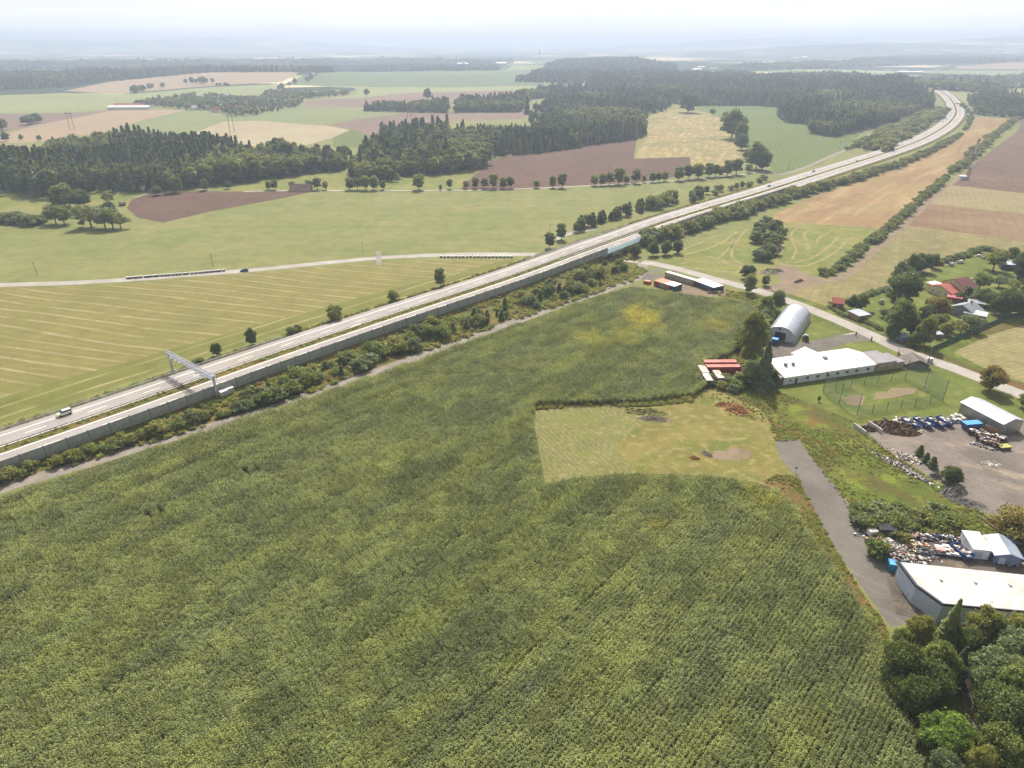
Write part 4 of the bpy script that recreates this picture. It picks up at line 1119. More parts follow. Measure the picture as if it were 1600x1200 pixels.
rail(-1.6, B0 - 4, B1 + 8, 'short guard rail on the near side of the median at the bridge')
rail(13.3, iM, mi_at(480, 540), 'dark guard rail along the far verge of the motorway near the gantry')
rail(13.3, B0 - 6, B1 + 8, 'guard rail along the far edge of the motorway bridge')
def gantry():
    i = mi_at(300, 602)
    L = Vector(pxs([(271, 583)])[0]); Rr = Vector(pxs([(340, 622)])[0]); L.z = DECK - .4; Rr.z = 0
    d = (Rr - L); ang = math.atan2(d.y, d.x); W = math.hypot(d.x, d.y)
    root = empty('toll_gantry', (L.x, L.y, 0), ang, 'grey steel toll gantry spanning both carriageways above a parked box cabinet', 'gantry')
    for x, z0 in ((0, .6), (W, -.2)):
        m = MB(); m.box((x, 0, z0), (.55, .7, 8.6 - z0), top=.9); m.box((x, 0, z0), (1.3, 1.5, .5)); m.build('leg', STEEL, root)
    m = MB()
    for y in (-.7, .7):
        for z in (7.2, 8.5): m.bar((-.8, y, z), (W + .8, y, z), .14, 6)
    n = 20
    for k in range(n + 1):
        x = -.8 + (W + 1.6) * k / n
        for y in (-.7, .7): m.bar((x, y, 7.2), (x, y, 8.5), .07, 4)
        m.bar((x, -.7, 7.2), (x, .7, 7.2), .07, 4); m.bar((x, -.7, 8.5), (x, .7, 8.5), .07, 4)
        if k < n:
            x2 = x + (W + 1.6) / n
            for y in (-.7, .7): m.bar((x, y, 7.2 if k % 2 else 8.5), (x2, y, 8.5 if k % 2 else 7.2), .06, 4)
            m.bar((x, -.7, 8.5), (x2, .7, 8.5), .06, 4)
    m.build('truss_beam', STEEL, root)
    MB().box((W / 2, 0, 7.32), (W, 1.1, .05)).build('walkway', GALV, root)
    src = None
    for x in (3.5, 6.5, 9.5, W - 9.5, W - 6.5, W - 3.5):
        for y in (-1.1, 1.1):
            if src is None:
                src = MB().box((0, 0, 0), (.8, .5, .45)).box((0, .32, .08), (.3, .2, .3)).build('camera_box', PAINTS[0], root, (x, y, 7.0)); continue
            o = src.copy(); COL.objects.link(o); o.location = (x, y, 7.0)
    MB().bar((-.3, 0, 8.5), (-.3, 0, 10.2), .05).bar((-.9, 0, 9.8), (.3, 0, 9.8), .04).build('antenna', STEEL, root)
    for k, (x, y) in enumerate(((350, 621), (360, 616))):
        q = P(x, y)
        e = empty('equipment_cabinet', (q.x, q.y, 0), R(48), ('left', 'right')[k] + ' one of two white equipment boxes behind the noise barrier beside the gantry', 'cabinet')
        MB().box((0, 0, .3), (2.3, 2.0, 2.3)).build('body', PAINTS[0], e)
        MB().box((0, 0, 2.6), (2.5, 2.2, .12)).build('lid', WHITE_ROOF, e); MB().box((.3, -1.02, .4), (1.2, .05, 2.0)).build('door', STEEL, e)
        MB().box((0, 0, -.1), (2.5, 2.2, .4)).build('plinth', CONC, e)
gantry()

# ------------------------------------------------------------------ vehicles
def car_meshes(kind):
    """side profile with a cabin narrower than the body"""
    if kind == 'van': L, W, body, cab = 4.4, 1.75, [(0, .35), (0, .95), (.55, 1.1), (1.0, 1.28), (4.35, 1.3), (4.4, .35)], [(1.0, 1.28), (1.65, 1.8), (4.15, 1.8), (4.38, 1.3)]
    elif kind == 'box': L, W, body, cab = 6.4, 2.1, [(0, .4), (0, 1.2), (.4, 1.4), (6.4, 1.4), (6.4, .4)], [(.35, 1.4), (1.1, 2.5), (6.3, 2.6), (6.4, 1.4)]
    else: L, W, body, cab = 4.3, 1.75, [(0, .3), (0, .7), (.2, .8), (1.25, .93), (4.1, .98), (4.3, .75), (4.3, .3)], [(1.2, .93), (1.95, 1.42), (3.2, 1.42), (3.95, .98)]
    b = MB(); n = len(body)
    b.prism([(x - L / 2, z) for x, z in body], -W / 2, W / 2, 0, 'y')
    k = .84
    v = [(x - L / 2, -W / 2 * (.97 if i in (0, len(cab) - 1) else k), z + .002) for i, (x, z) in enumerate(cab)]
    v += [(x, -y, z) for x, y, z in v]
    m = len(cab)
    c = MB(); c.add(v, [tuple(range(m)), tuple(range(2 * m - 1, m - 1, -1))] + [(i, i + m, (i + 1) % m + m, (i + 1) % m) for i in range(m)])
    r = MB(); x0, x1 = cab[1][0] - L / 2 + .02, cab[2][0] - L / 2 - .02; z = cab[1][1] + .004; z2 = cab[2][1] + .004
    r.add([(x0, -W / 2 * k, z), (x1, -W / 2 * k, z2), (x1, W / 2 * k, z2), (x0, W / 2 * k, z), (x0, -W / 2 * k, z + .04), (x1, -W / 2 * k, z2 + .04), (x1, W / 2 * k, z2 + .04), (x0, W / 2 * k, z + .04)], [(3, 2, 1, 0), (4, 5, 6, 7), (0, 1, 5, 4), (1, 2, 6, 5), (2, 3, 7, 6), (3, 0, 4, 7)])
    return L, W, b, c, r
def car(q, rz, paint, label, kind='car', name='car', cat='car', z=0.0, roof=None, group=None, glassy=True):
    L, W, b, c, r = car_meshes(kind)
    e = empty(name, (q[0], q[1], z), rz, label, cat, group)
    bo = b.build('body', paint, e)
    mod = bo.modifiers.new('bevel', 'BEVEL'); mod.width = .08; mod.segments = 2
    c.build('cabin', GLASS if glassy else paint, e); r.build('roof', roof or paint, e)
    wr = .33 if kind != 'box' else .4; src = None
    for x in (-L / 2 + .85, L / 2 - .8):
        for y in (-W / 2 + .08, W / 2 - .08):
            m = MB().bar((0, -.11, 0), (0, .11, 0), wr, 12)
            o = m.build('wheel', BLACK, e, (x, y, wr))
    for y in (-W * .36, W * .36): MB().box((-L / 2 - .01, y, .58), (.06, .3, .14)).build('headlight', PAINTS[0], e)
    return e
def on_mw(px_, py_, rev=False):
    q = flat(px_, py_, DECK + .3); i = int(np.argmin(np.hypot(MWL[:, 0] - q[0], MWL[:, 1] - q[1])))
    off = float(np.dot(q - MWL[i], NN[i])); a = math.atan2(tg[i, 1], tg[i, 0])
    p = MWL[i] + NN[i] * off + tg[i] * float(np.dot(q - MWL[i], tg[i]))
    return (p[0], p[1]), a + (math.pi if rev else 0), MZ[i]
CP = {k: M('paint_' + k, c, .35, None, 1, .05) for k, c in (('lime_white', '#e4e8c4'), ('silver', '#b9bcc2'), ('navy', '#1c2a52'), ('blue', '#2a4a8c'), ('red', '#8c2226'), ('white', '#dcdcdc'), ('dark', '#2c2e34'))}
q, a, z = on_mw(101, 647); car(q, a, CP['lime_white'], 'pale yellow-green estate van with a white roof driving left past the toll gantry', 'van', 'van', 'van', z, CP['white'])
q, a, z = on_mw(1201, 291); car(q, a, CP['blue'], 'blue car on the far carriageway directly beyond the end of the tree row', z=z)
q, a, z = on_mw(1271, 268); car(q, a, CP['navy'], 'dark blue car on the far carriageway beside the green crop field', z=z)
q, a, z = on_mw(1339, 252.5); car(q, a, CP['dark'], 'dark car by the median halfway up the motorway slope', z=z)
q, a, z = on_mw(1385.5, 230.5); car(q, a, CP['white'], 'white car on the far carriageway below the bend, in front of the bushes', z=z)
q, a, z = on_mw(1409, 222.5); car(q, a, CP['silver'], 'silver car entering the straight just below the motorway bend', z=z)
q, a, z = on_mw(1473, 190); car(q, a, CP['navy'], 'dark car on the left side of the motorway bend, behind a silver one', z=z)
q, a, z = on_mw(1479, 186); car(q, a, CP['silver'], 'silver car in the motorway bend right of a dark car', z=z)
q, a, z = on_mw(1480, 179); car(q, a, CP['red'], 'red car in the middle of the motorway bend', z=z)
q, a, z = on_mw(1477, 163); car(q, a, CP['white'], 'white box truck at the top of the motorway bend', 'box', 'truck', 'truck', z, glassy=False)
A_ = pxs([(372, 424), (392, 422)]); rz = math.atan2(A_[1, 1] - A_[0, 1], A_[1, 0] - A_[0, 0]); qq = P(382, 424)
car(qq, rz, CP['navy'], 'dark navy hatchback alone on the narrow country road', z=.03)

# ------------------------------------------------------------------ halls and buildings by the side road
def long_building():
    e = gabled('long_building', 'long low white building with a bright white roof beside the sports pitch', 'building', (97.3, 218.9), R(16.4), 39.3, 15.0, 3.0, 4.5, WHITE_WALL, WHITE_ROOF,
               wins=[('f', x, .95, 1.5, 1.3) for x in (9.8, 14.2, 18.6, 22.8, 27.0, 31.2, 36.2)] + [('f', 2.6, .9, 1.0, 1.2)], doors=[('f', 5.2, 1.0, 2.1)],
               chim=[(4.6, 6.3, 3.9, .9, 1.3), (7.6, 6.0, 3.8, .8, 1.3), (22.5, 7.4, 4.1, 1.2, .9)])
    c = [P(1236, 552, 3.3), P(1258, 542, 3.3), P(1290, 556.5, 3.3), P(1272, 566, 3.3)]; inv = e.matrix_basis.inverted() if False else (Matrix.Translation(e.location) @ Matrix.Rotation(R(16.4), 4, 'Z')).inverted()
    lp = [(inv @ p)[:2] for p in c]
    MB().prism(lp, -.3, 3.1, 0, 'z').build('rear_wing', WHITE_WALL, e); cc = np.mean(lp, 0)
    MB().prism([tuple(cc + (np.array(p) - cc) * 1.03) for p in lp], 3.1, 3.35, 0, 'z').build('wing_roof', WHITE_ROOF, e)
    gabled('lean_to', 'grey flat-roofed annex with brown walls on the left end of the white building', 'building', (91.5, 217.8), R(14), 6.0, 9.0, 2.9, 3.0, BROWN_WALL, GREY_ROOF, hb=2.6, over=.15)
    gabled('annex', 'beige annex with a flat grey roof on the right end of the white building', 'building', (135.6, 230.0), R(16.4), 8.8, 10.5, 3.3, 3.0, BEIGE, M('felt_roof', '#8e8a8c', .9, '#7b7779', .3), hb=3.0, over=.2,
           wins=[('f', 2.4, 1.9, 1.6, .5), ('f', 6.2, 1.9, 1.2, .5)])
    gabled('annex', 'low beige store joined to the right of the flat-roofed annex', 'building', (144.2, 232.5), R(16.4), 3.6, 8.5, 2.6, 3.0, BEIGE, M('felt_roof', '#8e8a8c'), hb=2.4, over=.2)
    gabled('wooden_shed', 'dark brown open-fronted wooden shed with a tilted roof beside the road', 'shed', (148.6, 233.5), R(-8), 8.2, 6.5, 1.6, 3.4, DARK_ROOF, DARK_ROOF, axis='y', over=.5)
    gabled('wooden_shed', 'pale-roofed little shed behind the dark wooden shed', 'shed', (150.5, 241.0), R(-8), 5.0, 3.5, 2.0, 2.6, WOOD, M('board_roof', '#93867a', .9), hb=2.6)
long_building()
def arch_hall():
    A = Vector((104.9, 262.6, 0)); ang = R(-32); Wd, Ln, Ht, base = 12.2, 31.0, 6.2, 1.0
    e = empty('arched_hall', A, ang, 'silver half-round sheet metal hall beside the bend of the side road', 'hall')
    N = 22; prof = [(0, 0), (0, base)] + [(Wd / 2 - math.cos(math.pi * k / N) * Wd / 2, base + math.sin(math.pi * k / N) * (Ht - base)) for k in range(1, N)] + [(Wd, base), (Wd, 0)]
    vs = []; fs = []
    nb = 16
    for j in range(nb + 1):
        for x, z in prof: vs.append((x, Ln * j / nb, z))
    n = len(prof)
    for j in range(nb):
        for k in range(n - 1): fs.append((j * n + k, j * n + k + 1, (j + 1) * n + k + 1, (j + 1) * n + k))
    m = MB().add(vs, fs); o = m.build('roof_shell', ARCH, e, smooth=True)
    r = MB()
    for j in range(0, nb + 1):
        for k in range(1, n - 2): r.bar((prof[k][0], Ln * j / nb, prof[k][1] + .02), (prof[k + 1][0], Ln * j / nb, prof[k + 1][1] + .02), .06, 4)
    r.build('seam', ARCH, o)
    MB().add([(x * .995 + .03, .35, z * .99) for x, z in prof], [tuple(range(n))]).build('front_wall', M('pale_sheet_wall', '#c2c4c4', .7, '#a5a7a5', .5), e)
    MB().add([(x * .995 + .03, Ln - .2, z * .99) for x, z in prof], [tuple(range(n))]).build('rear_wall', M('pale_sheet_wall', '#c2c4c4'), e)
    MB().box((6.0, .3, 0), (4.2, .08, 3.7)).build('gate', GLASS, e)
    MB().box((5.4, .3, 4.6), (1.0, .08, .7)).build('window', GLASS, e)
    MB().box((Wd / 2, Ln / 2, -.3), (Wd + .5, Ln + .4, .5)).build('plinth', CONC, e)
arch_hall()
gabled('tin_hall', 'galvanised tin storage hall with a ridged roof at the edge of the dirt yard', 'hall', (148.0, 198.4), R(-72.5), 15.2, 8.2, 3.9, 5.2, TIN, TIN_ROOF, over=.2, doors=[('r', 4.0, 3.0, 2.8, TIN)])
def big_roof():
    pts = [(87.4, 119.8), (87.4, 112.6), (90.0, 107.0), (106, 104.9), (128, 103.5), (128.5, 115.2), tuple(P(1600, 899, 5.0))[:2]]
    e = empty('warehouse', (87.4, 119.8, 0), 0, 'pale flat-roofed warehouse with a navy roof edge in the lower right corner', 'warehouse')
    lp = [(x - 87.4, y - 119.8) for x, y in pts]
    MB().prism(lp, -.3, 4.6, 0, 'z').build('wall', M('pale_blue_panel', '#b9c3d4', .6, '#a3adbe', .3), e)
    c = np.mean(lp, 0); big = [tuple(c + (np.array(p) - c) * 1.012) for p in lp]
    MB().prism(big, 4.6, 5.15, 0, 'z').build('roof_edge', NAVY, e)
    sm = [tuple(c + (np.array(p) - c) * .985) for p in lp]
    MB().prism(sm, 5.152, 5.2, 0, 'z').build('roof', CREAM_ROOF, e)
    m = MB()
    for k in range(4): m.box((lp[0][0] + 6 + k * 7, -6 - k * .8, 5.2), (.5, .5, .35))
    m.build('roof_vents', STEEL, e)['kind'] = 'stuff'
big_roof()

def container(q, ang, L, W, H, side, roof, label, name='shipping_container', cat='container', group=None, z=0.0):
    e = empty(name, (q[0], q[1], tz(q[0], q[1]) + z), ang, label, cat, group)
    m = MB().box((L / 2, W / 2, .12), (L, W, H - .12))
    for x in (0, L):
        for y in (0, W): m.box((x, y, 0), (.2, .2, H + .01))
    m.build('body', side, e)
    MB().box((L / 2, W / 2, H), (L + .06, W + .06, .07)).build('roof', roof, e)
    d = MB()
    for k in (.28, .72): d.box((L + .03, W * k, .2), (.06, W * .4, H - .4)).bar((L + .1, W * k, .25), (L + .1, W * k, H - .25), .03, 5)
    d.build('door', side, e)
    return e
# red containers in the bushes
container((72.3, 232.6), R(1), 12.2, 2.45, 2.6, RED, PINKROOF, 'farther of the two long red containers at the edge of the maize')
container((72.2, 228.4), R(1), 12.4, 2.45, 2.6, RED, PINKROOF, 'nearer of the two long red containers at the edge of the maize')
container((71.8, 224.0), R(92), 6.1, 2.6, 2.6, CREAMC, RUSTROOF, 'rusty-topped container behind a white-topped one at the maize edge')
container((71.6, 217.6), R(92), 6.0, 2.5, 2.5, DARKC, M('chalky_roof', '#dcd8d2', .8, '#9a7060', 1), 'white-topped dark container, leftmost by the maize')
container((76.2, 219.5), R(93), 6.4, 2.6, 2.6, GREYC, RUSTROOF, 'rust-patched container right of the white-topped dark one')
container((82.5, 224.8), R(-4), 3.4, 2.0, 1.4, TIMBER, M('board_roof', '#93867a'), 'low tan box beside the long red containers', 'storage_box', 'box')
container((85.2, 220.8), R(-60), 2.6, 1.6, 1.4, PAINTS[0], WHITE_ROOF, 'small white box in the bushes right of the red containers', 'storage_box', 'box')
# containers near the bridge
container((80.0, 344.9), R(-50.5), 18.2, 2.6, 2.8, CREAMC, WHITE_ROOF, 'very long cream box with a white roof beside the road junction', 'storage_box')
container((91.4, 331.5), R(-60), 14.0, 7.0, 2.7, DARKC, M('bluish_white_roof', '#d4d9e2', .6, '#bcc2cc', .3), 'dark blue row of garages with a white roof next to the cream box', 'garage_row', 'garage')
for k, (mt, nm) in enumerate(((RED, 'red'), (GREYC, 'grey'), (ORANGE, 'orange'), (DARKC, 'dark'))):
    a = R(-49.5); container((71.7 + math.cos(a) * k * 3.1, 330.8 + math.sin(a) * k * 3.1), a, 3.02, 6.2, 2.6, mt, [M('salmon_roof', '#c98a70', .8, '#b5725c', .6), M('salmon_roof', '#c98a70'), WHITE_ROOF, WHITE_ROOF][k], nm + ' box in the row of four joined containers above the maize', 'storage_box')
container((67.0, 334.0), R(-30), 3.2, 2.2, 1.5, ORANGE, M('salmon_roof', '#c98a70'), 'low orange box at the left end of the container row', 'storage_box', 'box')
qq = P(1112, 458); container((qq.x, qq.y), R(-12), 4.2, 1.4, .9, TIMBER, TIMBER, 'flat yellowish timber stack on the dry grass near the garages', 'timber_stack', 'timber')

# ------------------------------------------------------------------ garden colony
gabled('house', 'yellow cottage with a bright red roof and three windows facing the camera', 'house', (204.6, 322.0), R(-70), 13.0, 6.5, 3.0, 5.2, YELLOW_WALL, RED_TILE, axis='y', wins=[('f', 3.4, 1.2, 1.0, 1.1), ('f', 6.8, 1.2, 1.0, 1.1), ('f', 10.2, 1.2, 1.0, 1.1)], over=.4)
gabled('house', 'taller yellow house with a dark red roof behind the bright red one', 'house', (211.5, 323.0), R(-70), 12.5, 8.5, 4.8, 7.8, YELLOW_WALL, DARK_RED, axis='y', wins=[('f', 3.2, 4.0, .9, .9), ('r', 3.0, 1.2, 1.0, 1.1)], over=.4)
gabled('house', 'white flat-roofed porch left of the two yellow houses', 'porch', (207.3, 327.6), R(-70), 3.8, 5.0, 2.6, 3, YELLOW_WALL, WHITE_ROOF, hb=2.8)
gabled('carport', 'pinkish red carport roof in front of the yellow cottage', 'carport', (206.2, 307.2), R(-28), 5.6, 5.0, 2.3, 2.5, BRICK, M('pink_red_roof', '#a8555a', .7), hb=2.6, over=.4)
gabled('garden_shed', 'orange-roofed lean-to on the right end of the yellow cottage', 'shed', (211.5, 311.5), R(-40), 3.5, 3.4, 2.6, 3, YELLOW_WALL, M('orange_roof', '#c9744c', .8), hb=3.0)
gabled('garden_shed', 'grey-roofed shed between the red carport and the blue-grey house', 'shed', (211.2, 299.5), R(-30), 6.4, 4.0, 2.4, 3, BROWN_WALL, GREY_ROOF, hb=2.7, over=.3)
gabled('house', 'blue-grey house with a grey ridged roof and one chimney', 'house', (198.0, 292.0), R(-60), 10.5, 8.5, 3.0, 5.4, SLATE, GREY_ROOF, axis='y', wins=[('f', 3.0, 1.3, .9, .9), ('f', 7.0, 1.3, .9, .9)], chim=[(5.4, 6.5, 4.8, .6, 1.5)])
gabled('house', 'pale-roofed blue-grey annex in front of the blue-grey house', 'house', (200.3, 284.6), R(-38), 8.2, 4.2, 2.9, 3, SLATE, M('pale_grey_roof', '#b9bbc0', .6), hb=3.5, over=.35, wins=[('f', 2.2, 1.0, 1.2, 1.2), ('f', 5.6, 1.0, 1.2, 1.2)])
gabled('cottage', 'small brick cottage with a red tile roof by the garden entrance', 'house', (147.6, 297.5), R(-20), 4.6, 5.4, 2.9, 4.6, BRICK, RED_TILE, axis='x', wins=[('f', 2.3, 1.0, .9, 1.0)])
gabled('carport', 'flat grey carport with brown posts near the brick cottage', 'carport', (152.5, 281.5), R(20), 5.8, 6.0, 2.5, 3, TIMBER, M('lilac_grey_roof', '#a6abb8', .6), hb=2.7, over=.5)
qq = P(1419, 512); gabled('greenhouse', 'pale blue greenhouse roof between the two big garden trees', 'greenhouse', (qq.x, qq.y), R(30), 3.6, 4.0, 2.2, 3.2, M('pale_glass_wall', '#b7cdd0', .4), M('pale_glass_roof', '#b9d2d6', .4), over=.1)
qq = P(1409, 535); gabled('garden_shed', 'flat grey-green shed right beside the side road under the trees', 'shed', (qq.x, qq.y), R(12), 3.6, 3.8, 2.0, 3, SLATE, M('grey_green_roof', '#9aa5a5', .8), hb=2.3)
qq = P(1462, 530); gabled('garden_shed', 'small dark shed with a pale lilac roof by the green fence', 'shed', (qq.x, qq.y), R(8), 2.6, 2.6, 2.1, 3, BROWN_WALL, M('lilac_grey_roof', '#a6abb8'), hb=2.3)
qq = P(1563, 421); gabled('garden_shed', 'dark blue shed with a long pale roof at the top right of the gardens', 'shed', (qq.x, qq.y), R(-22), 9.5, 6.0, 3.0, 3, M('dark_blue_wall', '#2c3850', .8), M('pale_blue_roof', '#aab4c6', .6), hb=3.6, over=.3)
for k, (x, y, lb) in enumerate(((1424, 437, 'nearer of two white-roofed sheds below the dark hedge'), (1432, 432, 'farther of two white-roofed sheds below the dark hedge'))):
    qq = P(x, y); gabled('garden_shed', lb, 'shed', (qq.x, qq.y), R(28), 5.2, 3.2, 2.0, 3, BROWN_WALL, M('lilac_white_roof', '#cfd0dc', .6), hb=2.2, over=.3)
def pile(name, label, cat, q, L, W, ang, n, s, mats, h=.5, seed=1, kind=None, base=None):
    """stack of separate boards / bags / broken boxes"""
    g = random.Random(seed); m = MB()
    for k in range(n):
        x = g.gauss(0, L / 4.2); y = g.gauss(0, W / 4.2); d = 1 - min(1, math.hypot(x / (L * .6), y / (W * .6)))
        z = g.random() * h * max(.1, d)
        a = g.uniform(0, 3.1); sx, sy, sz = s * g.uniform(.5, 1.7), s * g.uniform(.3, 1.0), s * g.uniform(.15, .7)
        m.box((x, y, z), (sx, sy, sz), g.randrange(len(mats)), a, g.uniform(.5, 1.0), (g.uniform(-.2, .2), g.uniform(-.2, .2)))
    o = m.build(name, mats, None, (q[0], q[1], tz(q[0], q[1])), ang)
    return tag(o, label, cat, kind=kind)
for x, y, lb in ((1486, 415, 'grey trailer with a curved tarpaulin on the garden lawn'), (1500, 411, 'longer grey trailer parked next to the first on the lawn')):
    qq = P(x, y); e = empty('trailer', (qq.x, qq.y, 0), R(35), lb, 'trailer')
    MB().box((0, 0, .45), (4.6 if x > 1490 else 3.2, 1.9, .5)).build('bed', STEEL, e); MB().prism([(-.9, .95), (-.8, 1.5), (0, 1.8), (.8, 1.5), (.9, .95)], -1.5, 1.5, 0, 'x').build('cover', M('tarp_grey', '#b4b2ae', .8), e)
    for sx in (-.8, .8): MB().bar((0, sx - .08, .35), (0, sx + .08, .35), .33, 10).build('wheel', BLACK, e)
for x, y, lb in ((1530, 400, 'stack of pale boards in the far corner of the gardens'), (1537, 403, 'second stack of pale boards beside the first in the far corner')):
    qq = P(x, y); pile('board_stack', lb, 'boards', qq, 5, 1.6, R(30), 16, 1.1, [PAINTS[0], PAINTS[1], WOOD], .6, x)
qq = P(1516, 437); e = empty('garden_table', (qq.x, qq.y, 0), R(10), 'grey garden table on the lawn right of the dark red roof', 'table')
MB().box((0, 0, .7), (2.6, 1.3, .1)).build('table_top', GREY_ROOF, e)
for sx in (-1.1, 1.1):
    for sy in (-.5, .5): MB().box((sx, sy, 0), (.1, .1, .7)).build('leg', WOOD, e)
qq = P(1378, 470); e = empty('bathtub', (qq.x, qq.y, 0), R(15), 'white garden tub on the grass right of the brick cottage', 'tub')
MB().box((0, 0, .15), (1.7, .8, .5), top=1.15).build('basin', PAINTS[0], e); MB().box((0, 0, .5), (1.5, .65, .16)).build('water_surface', GLASS, e)
qq = P(1520, 513); e = empty('bathtub', (qq.x, qq.y, 0), R(15), 'white tub beside the green net fence below the grey house', 'tub'); MB().box((0, 0, .15), (1.9, .9, .5), top=1.15).build('basin', PAINTS[0], e)
qq = P(1595, 433); e = empty('garden_car', (qq.x, qq.y, 0), 0); bpy.data.objects.remove(e)
car(P(1594, 434), R(20), CP['dark'], 'dark car parked under a tree at the right edge of the gardens', z=0)
def fence(name, label, pl, h, sp, post, panel=None, wires=0, ph=None, net=.02, cat='fence', pr=.05, maxp=95):
    w_ = pxs(pl); root = empty(name, tuple(w_[0]), 0, label, cat)
    pts = []
    for a, b in zip(w_[:-1], w_[1:]):
        n = max(1, round(np.hypot(*(b - a)[:2]) / sp))
        for k in range(n): pts.append(a + (b - a) * k / n)
    pts.append(w_[-1]); o0 = w_[0]
    src = MB().bar((0, 0, -.2), (0, 0, (ph or h)), pr, 6).build('post', post, root)
    for k, p in enumerate(pts[:maxp]):
        o = src if k == 0 else src.copy()
        if k: COL.objects.link(o)
        o.location = tuple(p - o0)
    if panel:
        m = MB()
        for a, b in zip(pts[:-1], pts[1:]):
            a = a - o0; b = b - o0; d = Vector((b - a)); nrm = Vector((-d.y, d.x, 0)).normalized() * net
            A, B = Vector(a), Vector(b); u = Vector((0, 0, h)); lo = Vector((0, 0, .05))
            m.add([A - nrm + lo, B - nrm + lo, B + nrm + lo, A + nrm + lo, A - nrm + u, B - nrm + u, B + nrm + u, A + nrm + u], [(3, 2, 1, 0), (4, 5, 6, 7), (0, 1, 5, 4), (1, 2, 6, 5), (2, 3, 7, 6), (3, 0, 4, 7)])
        m.build('fence_panel', panel, root)
    if wires:
        m = MB()
        for a, b in zip(pts[:-1], pts[1:]):
            for k in range(wires): z = h * (k + 1) / wires; m.bar(tuple(a - o0 + (0, 0, z)), tuple(b - o0 + (0, 0, z)), .02, 4)
        m.build('wire', post, root)
    return root
fence('net_fence', 'dark green net fence along the lower edge of the gardens', [(1456, 548), (1500, 529), (1545, 510), (1578, 496), (1640, 492)], 1.9, 2.6, GREENNET, GREENNET)
fence('wire_fence', 'low wire fence between the arched hall lawn and the side road', [(1262, 494), (1300, 509), (1333, 522)], 1.1, 3, DARKSTEEL, wires=3)
fence('wire_fence', 'long wire fence on the green bank beside the dirt yard', [(1333, 664), (1385, 706), (1430, 742), (1490, 785), (1545, 812)], 1.4, 3, DARKSTEEL, wires=4)
def mesh_mat(name, col, a):
    g = NT(name); p = g.n('ShaderNodeBsdfPrincipled'); p.inputs['Base Color'].default_value = lin(col); p.inputs['Alpha'].default_value = a; p.inputs['Roughness'].default_value = .9
    g.l(p.outputs[0], g.out.inputs[0]); return g.m
fence('yard_fence', 'green mesh fence with a pale top rail beside the paved spur', [(1379, 864), (1387, 877), (1404, 902), (1412, 918)], 2.2, 2.2, STEEL, mesh_mat('green_mesh', '#54685c', .8), ph=2.3)
# sports pitch: tall and short posts with netting
NETM = mesh_mat('ball_net', '#7e9a86', .28)
root = empty('ball_fence', tuple(P(1285.6, 612)), 0, 'green netting on tall dark posts round the small sports pitch', 'fence')
loop = [(1285.6, 612, 8), (1306, 609, 3.4), (1329, 605.6, 3.4), (1350, 602, 3.4), (1371, 599, 3.4), (1392, 595.5, 3.4), (1414, 592, 8), (1444, 606, 8), (1473, 625.5, 8), (1453, 630.6, 3.4), (1429, 636, 3.4), (1407.5, 638, 3.4), (1385, 641.5, 3.4), (1362.5, 646, 3.4), (1339, 648.5, 8), (1311, 630.5, 8), (1285.6, 612, 8)]
m = MB()
o0 = P(1285.6, 612)
for k, (x, y, h) in enumerate(loop[:-1]):
    a = P(x, y) - o0; b = P(*loop[k + 1][:2]) - o0; h2 = loop[k + 1][2]; hh = 7.5 if h > 5 and h2 > 5 else 3.3
    MB().bar((0, 0, -.2), (0, 0, h), .09, 6).build('post', DARKSTEEL, root, a)
    m.add([a, b, b + Vector((0, 0, hh)), a + Vector((0, 0, hh))], [(0, 1, 2, 3)])
s = m.build('net', NETM, root)
for x, y, ang, lb in ((1440, 608, R(-62), 'white football goal at the right end of the pitch'), (1315, 629, R(-62), 'white football goal on the worn patch at the left end of the pitch')):
    q = P(x, y); e = empty('football_goal', q, ang, lb, 'goal'); sg = -1 if x > 1400 else 1
    MB().bar((-1.6, 0, 0), (-1.6, 0, 2), .07).bar((1.6, 0, 0), (1.6, 0, 2), .07).bar((-1.6, 0, 2), (1.6, 0, 2), .07).build('goal_frame', PAINTS[0], e)
    MB().bar((-1.6, 0, 2), (-1.6, -1 * sg, 0), .04).bar((1.6, 0, 2), (1.6, -1 * sg, 0), .04).bar((-1.6, -1 * sg, .03), (1.6, -1 * sg, .03), .04).build('back_frame', PAINTS[0], e)
def blob_sheet(name, pl, mat, dz=.02):
    w_ = pxs(dens(pl, 6))[:, :2]; c = w_.mean(0); g = np.random.default_rng(len(pl))
    k = 1 + .12 * g.normal(size=len(w_)); w_ = c + (w_ - c) * k[:, None]
    o = MB().add([(x, y, tz(x, y) + dz) for x, y in w_], [tuple(range(len(w_)))]).build(name, MATS[mat]); tag(o, kind='structure')
field('worn_dirt', '#a8937e', [('n', .2, .42, .6, '#9b8a60', .8), ('n', .9, .5, .7, '#8b8a55', .7)])
blob_sheet('worn_pitch', [(1312, 622), (1335, 616), (1352, 620), (1350, 632), (1322, 633)], 'worn_dirt')
blob_sheet('worn_pitch', [(1370, 614), (1395, 607), (1430, 607), (1428, 615), (1395, 621), (1360, 624)], 'worn_dirt', .018)
blob_sheet('sand_patch', [(1118, 706), (1150, 700), (1172, 706), (1168, 718), (1140, 719), (1118, 716)], 'pale_dirt')

